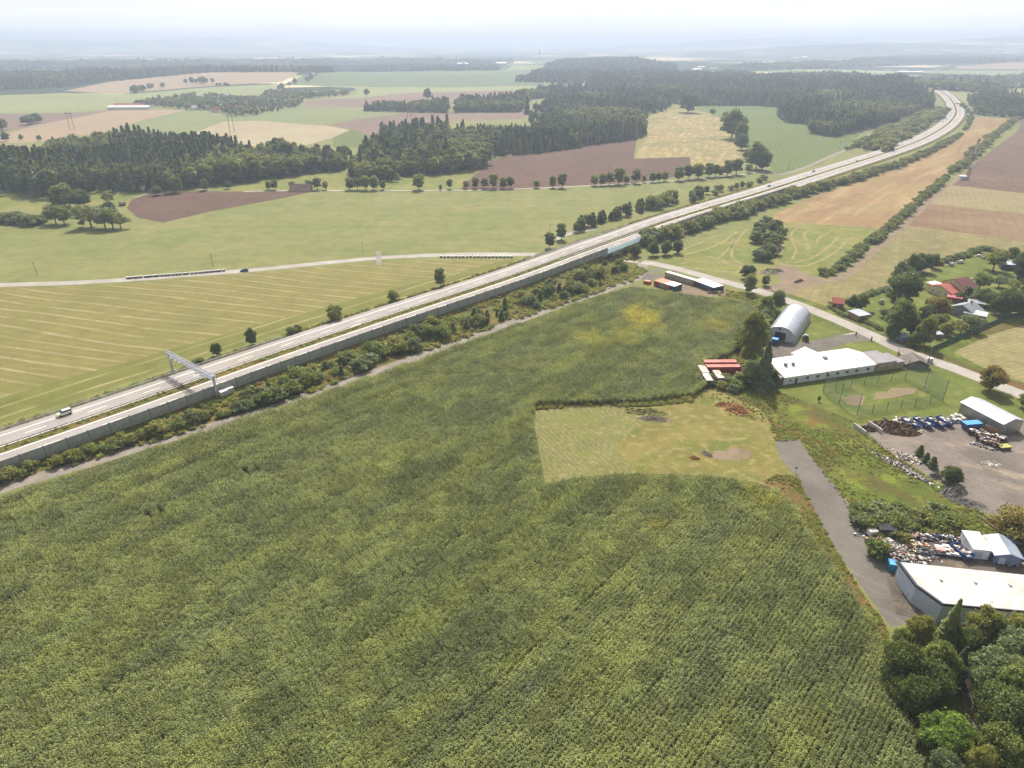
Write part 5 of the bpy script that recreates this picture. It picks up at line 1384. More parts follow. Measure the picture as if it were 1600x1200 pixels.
# ------------------------------------------------------------------ dirt yard
def skip(q, ang, mat, label, L=5.5, W=2.3, H=1.7, load=True, seed=1, lid=None):
    e = empty('open_skip' if not lid else 'closed_skip', (q[0], q[1], 0), ang, label, 'skip')
    m = MB(); t = .08
    def side(a, b): 
        m.add([a[0], a[1], b[1], b[0]], [(0, 1, 2, 3)])
    lo = [Vector((x, y, .15)) for x, y in ((-L * .42, -W * .45), (L * .42, -W * .45), (L * .42, W * .45), (-L * .42, W * .45))]
    hi = [Vector((x, y, H)) for x, y in ((-L / 2, -W / 2), (L / 2, -W / 2), (L / 2, W / 2), (-L / 2, W / 2))]
    li = [Vector((v.x * .96, v.y * .94, .22)) for v in lo]; hi2 = [Vector((v.x * .965, v.y * .93, H)) for v in hi]
    V = lo + hi + hi2 + li
    f = [(3, 2, 1, 0), (12, 13, 14, 15)]
    for k in range(4):
        j = (k + 1) % 4; f += [(k, j, 4 + j, 4 + k), (4 + k, 4 + j, 8 + j, 8 + k), (8 + k, 8 + j, 12 + j, 12 + k)]
    m.add(V, f)
    for k in range(6):
        x = -L * .4 + L * .8 * k / 5
        for s_ in (-1, 1): m.box((x, s_ * (W / 2 - .02), .5), (.12, .12, H - .6))
    m.build('tub', mat, e)
    if lid: MB().box((0, 0, H + .01), (L + .1, W + .1, .18)).build('lid', lid, e)
    elif load:
        g = random.Random(seed); b = MB()
        for k in range(46): b.box((g.uniform(-L * .42, L * .42), g.uniform(-W * .4, W * .4), H * g.uniform(.4, .85)), (g.uniform(.3, 1.2), g.uniform(.2, .8), g.uniform(.1, .5)), g.randrange(5), g.uniform(0, 3))
        b.build('load', [PAINTS[j] for j in ((0, 5, 1, 9, 4), (5, 9, 3, 1, 0), (0, 0, 5, 1, 7))[seed % 3]], e)['kind'] = 'stuff'
    return e
for k, (x, y, a, mt, lb, L) in enumerate([
    (1422, 665, -68, BLUE, 'leftmost blue skip, heaped with white and black rubbish', 6),
    (1441, 664, -68, BLUE, 'empty-looking blue skip second from the left in the yard', 6.2),
    (1461, 664, -66, BLUE, 'blue skip with white contents, third from the left', 5.6),
    (1475, 662, -66, BLUE, 'blue skip with pink sacks, rightmost of the open blue ones', 5.2),
    (1529, 680, -34, OXIDE, 'dark brown skip touching the closed blue one', 6.5),
    (1541, 689, -34, OXIDE, 'dark brown skip full of white scrap, second in its group', 6.5),
    (1553, 685, -34, OXIDE, 'dark brown skip nearest the tin hall', 6.5),
    (1546, 695, -34, OXIDE, 'low dark brown skip at the front of its group', 6.0)]):
    skip(P(x, y), R(a), mt, lb, L, 2.35, 1.7 if mt == BLUE else 1.3, True, k + 2)
skip(P(1516, 669), R(8), BLUE, 'closed blue skip with a light blue lid in front of the tin hall', 5.6, 2.4, 2.0, lid=LBLUE)
skip(P(1568, 701), R(8), DARKSTEEL, 'low dark tray with a yellow-green cover at the right of the brown skips', 3.6, 2.0, .9, lid=YELLOWG)
qq = P(1538, 671); container((qq.x, qq.y), R(-60), 3.6, 2.0, 1.6, TIMBER, M('board_roof', '#93867a'), 'tan box between the closed blue skip and the tin hall', 'storage_box', 'box')
g = random.Random(3)
for k, (x, y) in enumerate([(1487, 654), (1493, 652), (1499, 653), (1490, 659), (1497, 659), (1504, 657)]):
    q = P(x, y); e = empty('water_tank', q, g.uniform(0, 1), nth(k + 1) + ' white plastic tank in a cage in the cluster left of the tin hall', 'tank', 'white caged tanks')
    MB().box((0, 0, .15), (1.05, 1.2, 1.0)).build('tank', PAINTS[0], e); MB().box((0, 0, 0), (1.15, 1.3, .15)).build('pallet', WOOD, e)
pile('scrap_heap', 'black and white rubbish heap left of the blue skips', 'rubbish', P(1416, 662), 9, 6, R(-20), 120, .7, [PAINTS[0], PAINTS[5], PAINTS[0], PAINTS[1], PAINTS[4]], 1.4, 8, 'stuff')
pile('scrap_heap', 'orange and white rubbish in front of the blue skips', 'rubbish', P(1431, 675), 5, 3, R(-10), 60, .55, [PAINTS[0], PAINTS[6], PAINTS[3], PAINTS[7]], .8, 9, 'stuff')
pile('scrap_heap', 'white rubbish scattered round the caged tanks', 'rubbish', P(1500, 660), 10, 3, R(-30), 60, .5, [PAINTS[0], PAINTS[5], PAINTS[1]], .6, 10, 'stuff')
pile('scrap_heap', 'metal scrap in front of the brown skips', 'rubbish', P(1538, 698), 9, 2.5, R(-34), 50, .6, [PAINTS[0], PAINTS[9], PAINTS[1], PAINTS[5]], .6, 12, 'stuff')
pile('rubble_heap', 'grey stones and scrap dumped along the wire fence', 'rubble', P(1404, 728), 17, 3, R(-62), 240, .5, [PAINTS[1], PAINTS[0], PAINTS[5], PAINTS[9], PAINTS[1]], .8, 13, 'stuff')
pile('rubble_heap', 'grey stones farther down the wire fence', 'rubble', P(1425, 741), 9, 2.4, R(-62), 120, .5, [PAINTS[1], PAINTS[0], PAINTS[5]], .7, 14, 'stuff')
pile('scrap_heap', 'brown and white junk between the stones and the yard bushes', 'rubbish', P(1418, 716), 9, 5, R(-50), 110, .5, [PAINTS[3], PAINTS[0], PAINTS[8], PAINTS[5], PAINTS[7]], .7, 15, 'stuff')
pile('rubble_heap', 'small pale rubble patch in the middle of the dirt yard', 'rubble', P(1549, 726), 6, 4, R(10), 90, .28, [PAINTS[0], PAINTS[7]], .25, 16, 'stuff')
def heap(name, label, q, L, W, H, mat, ang=0, seed=0, rough=.16, cat='heap', sub=26):
    """low mound of loose material"""
    m = MB(); n = sub; g = np.random.default_rng(seed); vs = []; fs = []
    R1 = g.normal(0, rough, (n + 1, n + 1))
    for i in range(n + 1):
        for j in range(n + 1):
            u, v = i / n * 2 - 1, j / n * 2 - 1; r = math.hypot(u, v); k = max(0, 1 - r ** 1.6)
            vs.append((u * L / 2, v * W / 2, -.05 + H * k * (1 + .35 * math.sin(u * 5 + seed) * math.cos(v * 4)) + R1[i, j] * k ** .5 * H ** .5))
    for i in range(n):
        for j in range(n): a = i * (n + 1) + j; fs.append((a, a + n + 1, a + n + 2, a + 1))
    o = m.add(vs, fs).build(name, mat, None, (q[0], q[1], tz(q[0], q[1])), ang, smooth=False)
    return tag(o, label, cat, kind='stuff')
DIRT = M('dark_gravel', '#6f6a66', .95, '#544f4c', 1.5, .2, bump=4)
BRUSH = M('brushwood', '#6e5540', .95, '#4a3c2c', 2.5, .4, bump=6)
STRAW = M('old_straw', '#b08352', .95, '#7d5a3c', 2.0, .35, bump=6)
COMPOST = M('grey_compost', '#a39484', .95, '#80795c', 2.0, .35, bump=6)
heap('gravel_heap', 'dark gravel heap below the round green bush in the yard', P(1490, 770), 9, 5, 1.6, DIRT, R(20), 1)
heap('gravel_heap', 'smaller grey gravel heap left of the round green bush', P(1461, 745), 4.6, 3.6, 1.0, DIRT, R(20), 2)
heap('gravel_heap', 'flat dark gravel spread at the lower left of the yard', P(1510, 785), 11, 5, .5, DIRT, R(-30), 3)
heap('brush_heap', 'long heap of brown brushwood behind the concrete pens', P(1396, 670), 16, 9, 2.0, BRUSH, R(-20), 4, .35)
heap('brush_heap', 'small heap of brushwood inside the concrete pen', P(1357, 671), 5, 4, 1.0, BRUSH, R(-20), 5, .3)
heap('straw_heap', 'large orange-brown straw heap by the maize corner', P(1150, 640), 11, 7, 1.3, STRAW, R(-45), 6, .3)
heap('straw_heap', 'narrow orange-brown straw tail left of the large straw heap', P(1128, 633), 6, 3, .8, STRAW, R(10), 7, .25)
heap('compost_heap', 'long grey-brown compost mound in the mown clearing', P(1022, 655), 12, 4, .9, COMPOST, R(-8), 8, .22)
heap('compost_heap', 'darker compost mound behind the long one in the clearing', P(1008, 644), 16, 6, .8, M('weedy_compost', '#71683f', .95, '#7c8046', 1.5, .3), R(-8), 9, .22)
heap('compost_heap', 'small grey mound beside the sandy patch in the clearing', P(1105, 710), 4.5, 2.4, .8, COMPOST, R(-50), 10, .18)
heap('straw_heap', 'little reddish straw heap left of the small grey mound', P(1085, 716), 3.6, 2.2, .6, STRAW, R(-20), 11, .18)
heap('gravel_heap', 'grey stony mound beside the farm track entrance', P(1206, 425), 17, 9, 1.7, M('stony_ground', '#8f8474', .95, '#6e6a52', .6, .3, bump=3), R(20), 12, .2)
heap('gravel_heap', 'dark earth ridge at the mouth of the farm track', P(1248, 440), 9, 2.6, .9, DIRT, R(35), 13, .2)
for x0, y0, x1, y1, lb in ((1333, 666, 1352, 680, 'pale concrete pen wall on the left'), (1356, 663, 1377, 677, 'pale concrete pen wall on the right')):
    a, b = P(x0, y0), P(x1, y1); d = b - a; e = empty('concrete_wall', a, math.atan2(d.y, d.x), lb + ' at the corner of the dirt yard', 'wall')
    n = 3; Ld = d.length
    for k in range(n): MB().box((Ld * (k + .5) / n, 0, 0), (Ld / n - .04, .35, 1.4)).build('block', CONCL, e)
for (x0, y0, x1, y1, lb) in ((1533, 810, 1547, 819, 'shorter grey log at the bottom of the bank'), (1545, 820, 1564, 833, 'longer pale log at the bottom of the bank')):
    a, b = P(x0, y0), P(x1, y1); m = MB().bar((0, 0, .3), tuple((b - a) + Vector((0, 0, .3))), .3, 8, 0, .24); tag(m.build('felled_log', WOOD, None, a), lb, 'log')

# ------------------------------------------------------------------ scrap yard at lower right
JM = PAINTS
pile('junk_heap', 'big colourful junk heap along the green mesh fence', 'junk', P(1398, 862), 15, 7, R(-60), 420, .62, [JM[0], JM[4], JM[5], JM[1], JM[3], JM[0], JM[8]], 1.6, 21, 'stuff')
pile('junk_heap', 'orange and yellow junk heap in the scrap yard', 'junk', P(1428, 856), 9, 6, R(-20), 260, .55, [JM[6], JM[7], JM[5], JM[0], JM[3]], 1.4, 22, 'stuff')
pile('junk_heap', 'white and pink junk row at the back of the scrap yard', 'junk', P(1432, 840), 12, 3, R(-8), 180, .6, [JM[0], JM[4], JM[2], JM[5]], 1.1, 23, 'stuff')
pile('junk_heap', 'dark metal junk row behind the flat trailer', 'junk', P(1470, 842), 14, 3.4, R(-10), 240, .6, [JM[5], JM[9], JM[0], JM[2], JM[1]], 1.2, 24, 'stuff')
pile('junk_heap', 'dark blue metal tangle at the right end of the orange junk', 'junk', P(1443, 864), 5, 4, R(-40), 90, .6, [JM[2], JM[5], JM[2], JM[1]], 1.5, 25, 'stuff')
pile('junk_heap', 'brown and cream junk in front of the orange heap', 'junk', P(1418, 870), 11, 2.6, R(-12), 150, .5, [JM[3], JM[7], JM[5], JM[0]], .9, 26, 'stuff')
pile('junk_heap', 'junk under the open roof of the grey shed', 'junk', P(1576, 880), 5, 2.4, R(-10), 70, .6, [JM[5], JM[1], JM[0]], 1.2, 27, 'stuff')
def flat_trailer():
    q = P(1481, 864); e = empty('flat_trailer', q, R(-14), 'flat trailer loaded with pinkish white sheets beside the blue skip', 'trailer')
    MB().box((0, 0, .6), (5.6, 3.4, .25)).build('bed', STEEL, e)
    g = random.Random(4); m = MB()
    for k in range(26): m.box((g.uniform(-2.4, 2.4), g.uniform(-1.3, 1.3), .86 + .02 * k), (g.uniform(.6, 2.0), g.uniform(.4, 1.2), .06), g.randrange(4), g.uniform(-.3, .3))
    m.build('load', [JM[0], JM[4], JM[3], JM[0]], e)['kind'] = 'stuff'
    for x in (-1.6, 1.6):
        for y in (-1.5, 1.5): MB().bar((x, y - .12, .38), (x, y + .12, .38), .38, 10).build('wheel', BLACK, e)
flat_trailer()
skip(P(1501, 867), R(-75), BLUE, 'blue skip filled with cream sacks beside the white sheds', 5.0, 2.4, 1.7, True, 31)
qq = P(1510, 871); container((qq.x, qq.y), R(-10), 1.5, 1.0, 1.4, TIMBER, TIMBER, 'tan cabinet standing in front of the blue skip in the scrap yard', 'cabinet', 'cabinet')
gabled('white_shed', 'tall white box shed with a rusty corner in the scrap yard', 'shed', tuple(P(1516, 872))[:2], R(-9), 3.8, 6.6, 2.6, 3, WHITE_WALL, M('rust_spotted_white', '#e6e2dc', .6, '#cbb7a2', .4), hb=2.9, over=.1, doors=[('f', 1.3, 2.0, 2.0, STEEL)])
gabled('white_shed', 'white shed roof with a brown burn mark next to the tall white shed', 'shed', tuple(P(1532, 873))[:2], R(-9), 3.6, 5.4, 2.3, 3, DARKSTEEL, M('burnt_white_roof', '#e2dcd2', .6, '#a37a58', .35), hb=2.5, over=.15)
gabled('grey_shed', 'open-fronted grey shed with a ridged metal roof at the right of the scrap yard', 'shed', tuple(P(1551, 880))[:2], R(-14), 5.4, 7.0, 2.5, 3.4, M('blue_grey_sheet', '#6f7c94', .6), M('grey_sheet_roof', '#8f97a6', .5, '#7a8190', .3), axis='y', over=.4, doors=[('f', 1.6, 1.4, 2.1, STEEL)])
for k in range(4):
    q = P(1590, 842 + k * 3); tag(MB().box((0, 0, .1 + k * .05), (5.2, .35, .3)).build('steel_beam', GALV, None, q, R(-8)), nth(k + 1) + ' pale steel beam from the back in the stack right of the grey shed', 'beam', 'steel beams')
container(tuple(P(1398, 894))[:2], R(75), 2.0, 1.4, 2.0, TEAL, LBLUE, 'bright blue box squeezed between the mesh fence and the warehouse', 'storage_box', 'box')
e = gabled('lean_roof', 'dark grey tarpaulin shelter at the back corner of the junk heap', 'shelter', tuple(P(1373, 834))[:2], R(-5), 3.6, 2.4, 1.6, 2.2, DARKSTEEL, DARKSTEEL)
q = P(1362, 836); e = empty('old_caravan', q, R(10), 'small pale caravan body half hidden by the round bush', 'caravan'); MB().box((0, 0, .4), (2.4, 1.5, 1.2), top=.9).build('body', PAINTS[0], e); MB().bar((0, -.7, .3), (0, .7, .3), .28, 10).build('wheel', BLACK, e)
q = P(1243, 738); e = empty('info_post', q, 0, 'little pale post with a sign at the edge of the paved spur', 'post'); MB().bar((0, 0, 0), (0, 0, 1.6), .06).build('pole', STEEL, e); MB().box((0, 0, 1.2), (.6, .1, .7)).build('board', PAINTS[8], e)
q = P(1222, 453); e = empty('road_sign', P(1180.5, 457), R(20), 'dark blue road sign on a post beside the side road', 'sign'); MB().bar((0, 0, 0), (0, 0, 2.6), .05).build('pole', STEEL, e); MB().box((.3, 0, 1.9), (1.4, .06, .7)).build('board', BLUE, e)
def tractor():
    q = P(1258, 531); e = empty('tractor', q, R(70), 'dark tractor parked on the lawn beside the arched hall', 'tractor')
    MB().prism([(-.2, .7), (-.2, 1.4), (1.7, 1.25), (1.8, .7)], -.45, .45, 0, 'y').build('bonnet', M('tractor_paint', '#4a4c50', .5), e)
    MB().prism([(-1.5, .8), (-1.4, 2.5), (-.3, 2.5), (-.1, 1.3), (-.1, .8)], -.75, .75, 0, 'y').build('cab', GLASS, e)
    MB().box((-.9, 0, 2.52), (1.5, 1.7, .12)).build('cab_roof', M('tractor_roof', '#8d8f92', .5), e)
    for x, r_, y in ((-1.1, .8, 1.0), (1.4, .5, .8)):
        for s_ in (-1, 1): MB().bar((x, s_ * y - .2, r_), (x, s_ * y + .2, r_), r_, 14).build('wheel', BLACK, e)
    MB().box((2.4, 0, .3), (.5, 2.4, .5)).build('front_blade', STEEL, e)
tractor()
q = P(1204, 538); container((q.x, q.y), R(-32), 2.4, 2.3, 2.4, BLUE, LBLUE, 'small blue box with a light lid at the left of the arched hall gate', 'storage_box', 'box')
pile('scrap_heap', 'pinkish scrap pile between the arched hall and the white building', 'rubbish', P(1200, 556), 4.5, 6, R(10), 90, .7, [JM[4], JM[0], JM[3], JM[1], JM[9]], 1.2, 33, 'stuff')
for x, y, lb in ((1337, 525, 'left'), (1361, 533, 'right')):
    tag(MB().box((0, 0, 0), (.4, .4, 1.8)).box((0, 0, 1.8), (.5, .5, .1)).build('gate_post', BRICK, None, P(x, y)), lb + ' brick gate post at the entrance to the white building', 'post')
q = P(1452, 566); e = empty('white_box', q, R(-20), 'white utility box standing beside the side road', 'utility box'); MB().box((0, 0, .2), (2.0, 1.3, 1.5)).build('body', PAINTS[0], e); MB().box((0, 0, 1.7), (2.1, 1.4, .1)).build('lid', WHITE_ROOF, e); MB().box((0, 0, 0), (2.1, 1.4, .2)).build('base', CONC, e)

# ------------------------------------------------------------------ white blocks by the country road
blk = None
xs = [80, 118, 165, 200, 245, 300, 335, 370, 415, 455, 505, 550, 595, 645, 692, 735, 785, 825, 880, 930, 980, 1025, 1068, 1112, 1152, 1195, 1232, 1280]
spots = [(190 + x / 8, 381.5 + np.interp(x, [80, 455, 930, 1280], [434, 405, 370, 338]) / 8, 0) for x in xs] + [(689 + k * 5.8, 402.6 + (.2 if k % 2 else 0), 1) for k in range(20)]
cnt = [0, 0]
for k, (x, y, r_) in enumerate(spots):
    cnt[r_] += 1; q = P(x, y)
    lb = f"{nth(cnt[r_])} white-topped block from the left in the {'row beyond the country road' if r_ == 0 else 'row near the motorway'}"
    if blk is None:
        blk = empty('road_block', q, R(8), lb, 'block', 'white-topped blocks along the country road')
        MB().box((0, 0, 0), (1.35, .7, .75)).build('block', DARKC, blk); MB().box((0, 0, .75), (1.5, .85, .4)).build('cap', WHITE_ROOF, blk)
        KIDS[blk.name] = [c for c in bpy.data.objects if c.parent == blk]
    else:
        c = blk.copy(); COL.objects.link(c); c.location = q; c['label'] = lb
        for ch in KIDS[blk.name]: d = ch.copy(); COL.objects.link(d); d.parent = c

# ------------------------------------------------------------------ poles and pylons
def pole(x, y, h, label, lean=0.0, arms=1, name='utility_pole'):
    q = P(x, y); e = empty(name, q, R(15), label, 'pole')
    MB().bar((0, 0, -.3), (lean * h, 0, h), .16, 6, 0, .1).build('pole', WOOD, e)
    m = MB()
    for k in range(arms): m.box((lean * h, 0, h - .5 - k), (1.6, .12, .12))
    m.build('crossarm', DARKSTEEL, e)
    return e
pole(59, 431, 7.5, 'wooden pole standing in the left meadow', -.06)
pole(333, 416, 7, 'thin pole in the meadow above the row of white blocks', -.03)
pole(567, 396, 6.5, 'thin pole beside the farm crossing on the country road')
pole(859, 369, 8, 'grey lattice pole beyond the motorway, left of the bridge')
pole(1311, 234, 12, 'tall thin pole at the lower corner of the green crop field')
pole(1232, 264, 9, 'pole beside the field path below the green crop field')
pole(1497, 242, 9, 'thin pole in the tan stubble right of the motorway')
pole(1447, 577, 8.5, 'wooden pole beside the white utility box')
pole(191, 287 + 20, 7, 'street lamp beside the little pond')
def hpylon(x, y, h, k):
    q = P(x, y); e = empty('power_pylon', q, R(20), k, 'pylon')
    for s_ in (-3, 3): MB().bar((s_, 0, 0), (s_ * .8, 0, h), .35, 6).build('leg', WOOD, e)
    MB().box((0, 0, h * .86), (12, .4, .5)).build('crossarm', DARKSTEEL, e)
hpylon(113, 202, 24, 'two-legged power pylon on the tan field left of the village'); hpylon(363, 207, 24, 'two-legged power pylon on the cream field below the village')
hpylon(640, 187, 20, 'two-legged power pylon behind the forest, centre')
def mast():
    q = P(1511, 282); e = empty('radio_mast', q, 0, 'tall red and white radio mast at the end of the farm track', 'mast'); h = 33
    for k in range(6):
        m = MB(); z0, z1 = h * k / 6, h * (k + 1) / 6; w0, w1 = .9 - .1 * k, .9 - .1 * (k + 1)
        for sx, sy in ((-1, -1), (1, -1), (1, 1), (-1, 1)): m.bar((sx * w0, sy * w0, z0), (sx * w1, sy * w1, z1), .14, 4)
        for sx, sy, tx, ty in ((-1, -1, 1, -1), (1, -1, 1, 1), (1, 1, -1, 1), (-1, 1, -1, -1)):
            for j in range(3): a = z0 + (z1 - z0) * j / 3; b = z0 + (z1 - z0) * (j + 1) / 3; m.bar((sx * w0, sy * w0, a), (tx * w1, ty * w1, b), .08, 4)
        m.build('mast_section', CP['red'] if k % 2 == 1 and k != 5 else (PAINTS[0] if k else DARKSTEEL), e)
    MB().box((.5, 0, h), (1.6, .5, 2.2)).box((-.7, 0, h - 1.5), (.5, .5, 2.2)).build('antenna', DARKSTEEL, e)
mast()
q = P(1500, 281); gabled('white_hut', 'small white hut at the foot of the radio mast', 'hut', (q.x, q.y), R(-10), 5, 4, 3.0, 3, WHITE_WALL, WHITE_ROOF, hb=3.2)

# ------------------------------------------------------------------ far buildings
q = P(454, 300); gabled('hay_barn', 'brown hip-roofed barn standing alone beside the field lane', 'barn', (q.x, q.y), R(4), 15.5, 9, 1.2, 5.6, M('barn_roof', '#8a7668', .9, '#77665a', .4), M('barn_roof', '#8a7668'), over=1.0)
gabled('long_shed', 'very long white-roofed farm shed left of the village', 'shed', tuple(P(168, 171.5))[:2], R(3), 74, 16, 4, 7, WHITE_WALL, WHITE_ROOF)
gabled('long_shed', 'red-roofed farm shed behind the long white one', 'shed', tuple(P(178, 169))[:2], R(3), 50, 14, 4, 8, WHITE_WALL, RED_TILE)
def far_house(x, y, L, D, he, hr, wall, roof, label, ang=0.0, cat='house', group=None, name='house'):
    q = P(x, y); e = empty(name, (q.x, q.y, q.z), ang, label, cat, group)
    MB().prism([(0, -1), (D, -1), (D, he), (D / 2, hr), (0, he)], 0, L, 0, 'x').build('wall', wall, e)
    m = MB(); m.add([(-.5, -.6, he - .3), (L + .5, -.6, he - .3), (L + .5, D / 2, hr + .15), (-.5, D / 2, hr + .15), (L + .5, D + .6, he - .3), (-.5, D + .6, he - .3)], [(0, 1, 2, 3), (3, 2, 4, 5)])
    m.build('roof', roof, e)
    return e
g = random.Random(12)
vill = [(282, 166, 1), (297, 172, 0), (312, 155, 0), (318, 172, 2), (330, 176, 1), (338, 170, 0), (352, 171, 1), (366, 173, 1), (392, 158, 1), (397, 156, 0), (408, 166, 2), (420, 161, 0), (437, 154, 1), (445, 163, 0), (450, 160, 1), (486, 118, 0), (341, 156, 2), (350, 153, 0), (376, 163, 1)]
for k, (x, y, r_) in enumerate(sorted(vill)):
    far_house(x, y, g.uniform(10, 16), 9, 4, 8, WHITE_WALL, [WHITE_ROOF, RED_TILE, GREY_ROOF][r_], f"{nth(k + 1)} village house from the left, with a {['white', 'red', 'grey'][r_]} roof, among the trees", R(g.uniform(-30, 30)), group='village houses among the far trees')
town = [(1290, 122), (1300, 124), (1312, 121), (1322, 123), (1335, 120), (1343, 122), (1352, 123), (1362, 121), (1372, 122), (1385, 124), (1392, 124), (1398, 122), (1408, 112), (1450, 134), (1462, 133), (1472, 134), (1480, 133), (1505, 132), (1525, 132), (1240, 92), (1252, 92), (1110, 109), (1090, 107), (1082, 111), (1190, 100), (595, 108), (603, 108), (700, 105), (715, 103), (730, 104), (745, 95), (762, 104), (775, 102), (790, 96), (820, 104), (128, 92), (140, 91)]
for k, (x, y) in enumerate(sorted(town)):
    d = P(x, y).length; L = min(46, d * .011) * g.uniform(.6, 1.4)
    far_house(x, y, L, L * .5, L * .18, L * .26, WHITE_WALL, g.choice([WHITE_ROOF, WHITE_ROOF, RED_TILE]), f"{nth(k + 1)} pale building from the left in the haze near the horizon", R(g.uniform(-15, 15)), 'building', 'pale buildings in the far haze', 'far_building')
far_house(1402, 116, 95, 30, 8, 11, WHITE_WALL, WHITE_ROOF, 'largest white warehouse in the far town on the right', R(-4), 'warehouse', name='warehouse')
far_house(1372, 120, 46, 20, 6, 9, WHITE_WALL, WHITE_ROOF, 'white warehouse in the town left of the largest one', R(-4), 'warehouse', name='warehouse')
far_house(1533, 150, 34, 12, 7, 8, WHITE_WALL, M('pale_blue_roof', '#aab4c6'), 'blue-white flat building among trees right of the motorway bend', R(2), 'building', name='building')
far_house(1590, 138, 14, 10, 6, 11, WHITE_WALL, WHITE_ROOF, 'white gabled house at the right edge near the far road', R(30))
q = P(843, 92); e = empty('church', q, 0, 'tiny church with a pointed spire on the horizon', 'church')
MB().box((0, 0, 0), (16, 40, 18)).build('nave', WHITE_WALL, e); MB().box((0, -24, 0), (11, 11, 34)).build('tower', WHITE_WALL, e)
MB().box((0, -24, 34), (11, 11, 34), top=.03).build('spire', DARKSTEEL, e)
ribbon('far_road', [(1538, 138), (1560, 140), (1576, 142), (1572, 148), (1585, 156), (1600, 164)], (9, 9), MATS['lane_concrete'], .3, kind='structure')
ribbon('far_road', [(1560, 140), (1600, 145), (1660, 150)], (5, 5), MATS['lane_concrete'], .3, kind='structure')
# pond
w_ = pxs([(138, 326), (150, 322), (166, 321), (170, 324), (164, 329), (150, 332), (139, 332)])
t = NT('pond_water'); t.done(lin('#2c3a3c'), .04, spec=.9)
tag(MB().add([(a[0], a[1], a[2] + .06) for a in w_], [tuple(range(len(w_)))]).build('pond', t.m), kind='structure')
q = P(186, 322); gabled('hut', 'small dark hut beside the pond', 'hut', (q.x, q.y), R(5), 4, 3, 1.8, 2.6, BROWN_WALL, DARK_ROOF)
a, b = P(8, 349), P(52, 351.5); d = b - a; e = empty('feed_trough', a, math.atan2(d.y, d.x), 'long white trough at the foot of the left bushes', 'trough')
MB().box((d.length / 2, 0, .2), (d.length, 1.1, .8)).build('tub', PAINTS[0], e); MB().box((d.length / 2, 0, 0), (d.length, .6, .2)).build('skid', WOOD, e)
# ------------------------------------------------------------------ single trees and shrubs
def tree_px(kind, x, y, hpx, label, name='broadleaf_tree', cat='tree', wide=1.0, group=None, parts=True):
    """x,y = foot of the trunk in the photo; hpx = height seen in photo pixels"""
    q = P(x, y); k = ppm(q) * math.cos(PITCH - math.atan((y - 600) / FPX) * 0 - .0)
    h = hpx / k / .97
    return plant(kind, q, h / TREE[kind][3], label, cat, name, group, parts, wide)
# row of lane trees below the ploughed field
lane = [(419, 296.5, 12), (430, 296.5, 13), (457, 296.5, 11), (483, 296.5, 13), (496, 296.5, 16), (509, 296.5, 11), (546, 296.5, 16), (559, 296.5, 16), (572, 296.5, 18), (584, 296.5, 19), (599, 296.5, 12), (655, 296.5, 20), (689, 296.5, 7), (703, 295, 13), (728, 294.5, 10), (742, 294.5, 15), (757, 294.5, 14), (771, 294.5, 19), (785, 294.5, 15), (797, 294, 15), (838, 293.5, 10), (864, 293.5, 16), (878.5, 293.5, 19), (929, 290, 14), (940, 290, 16), (952, 289, 17), (967, 288, 21), (979, 287, 11), (994, 286, 18), (1006, 285, 9), (1020, 285, 13), (1029, 284, 12), (1039, 283, 12), (1060, 282, 19), (1075, 280, 19), (1090, 279, 19), (1107, 277, 19), (1117, 276, 16), (1125, 276, 13), (1136, 275, 21), (1150, 273, 21), (1169, 270, 11)]
for k, (x, y, h) in enumerate(lane):
    tree_px(f'rowtree{k % 3}', x, y, h, f'{nth(k + 1)} roadside tree from the left in the row along the field lane', group='trees along the field lane', wide=random.uniform(.95, 1.35), parts=h > 14)
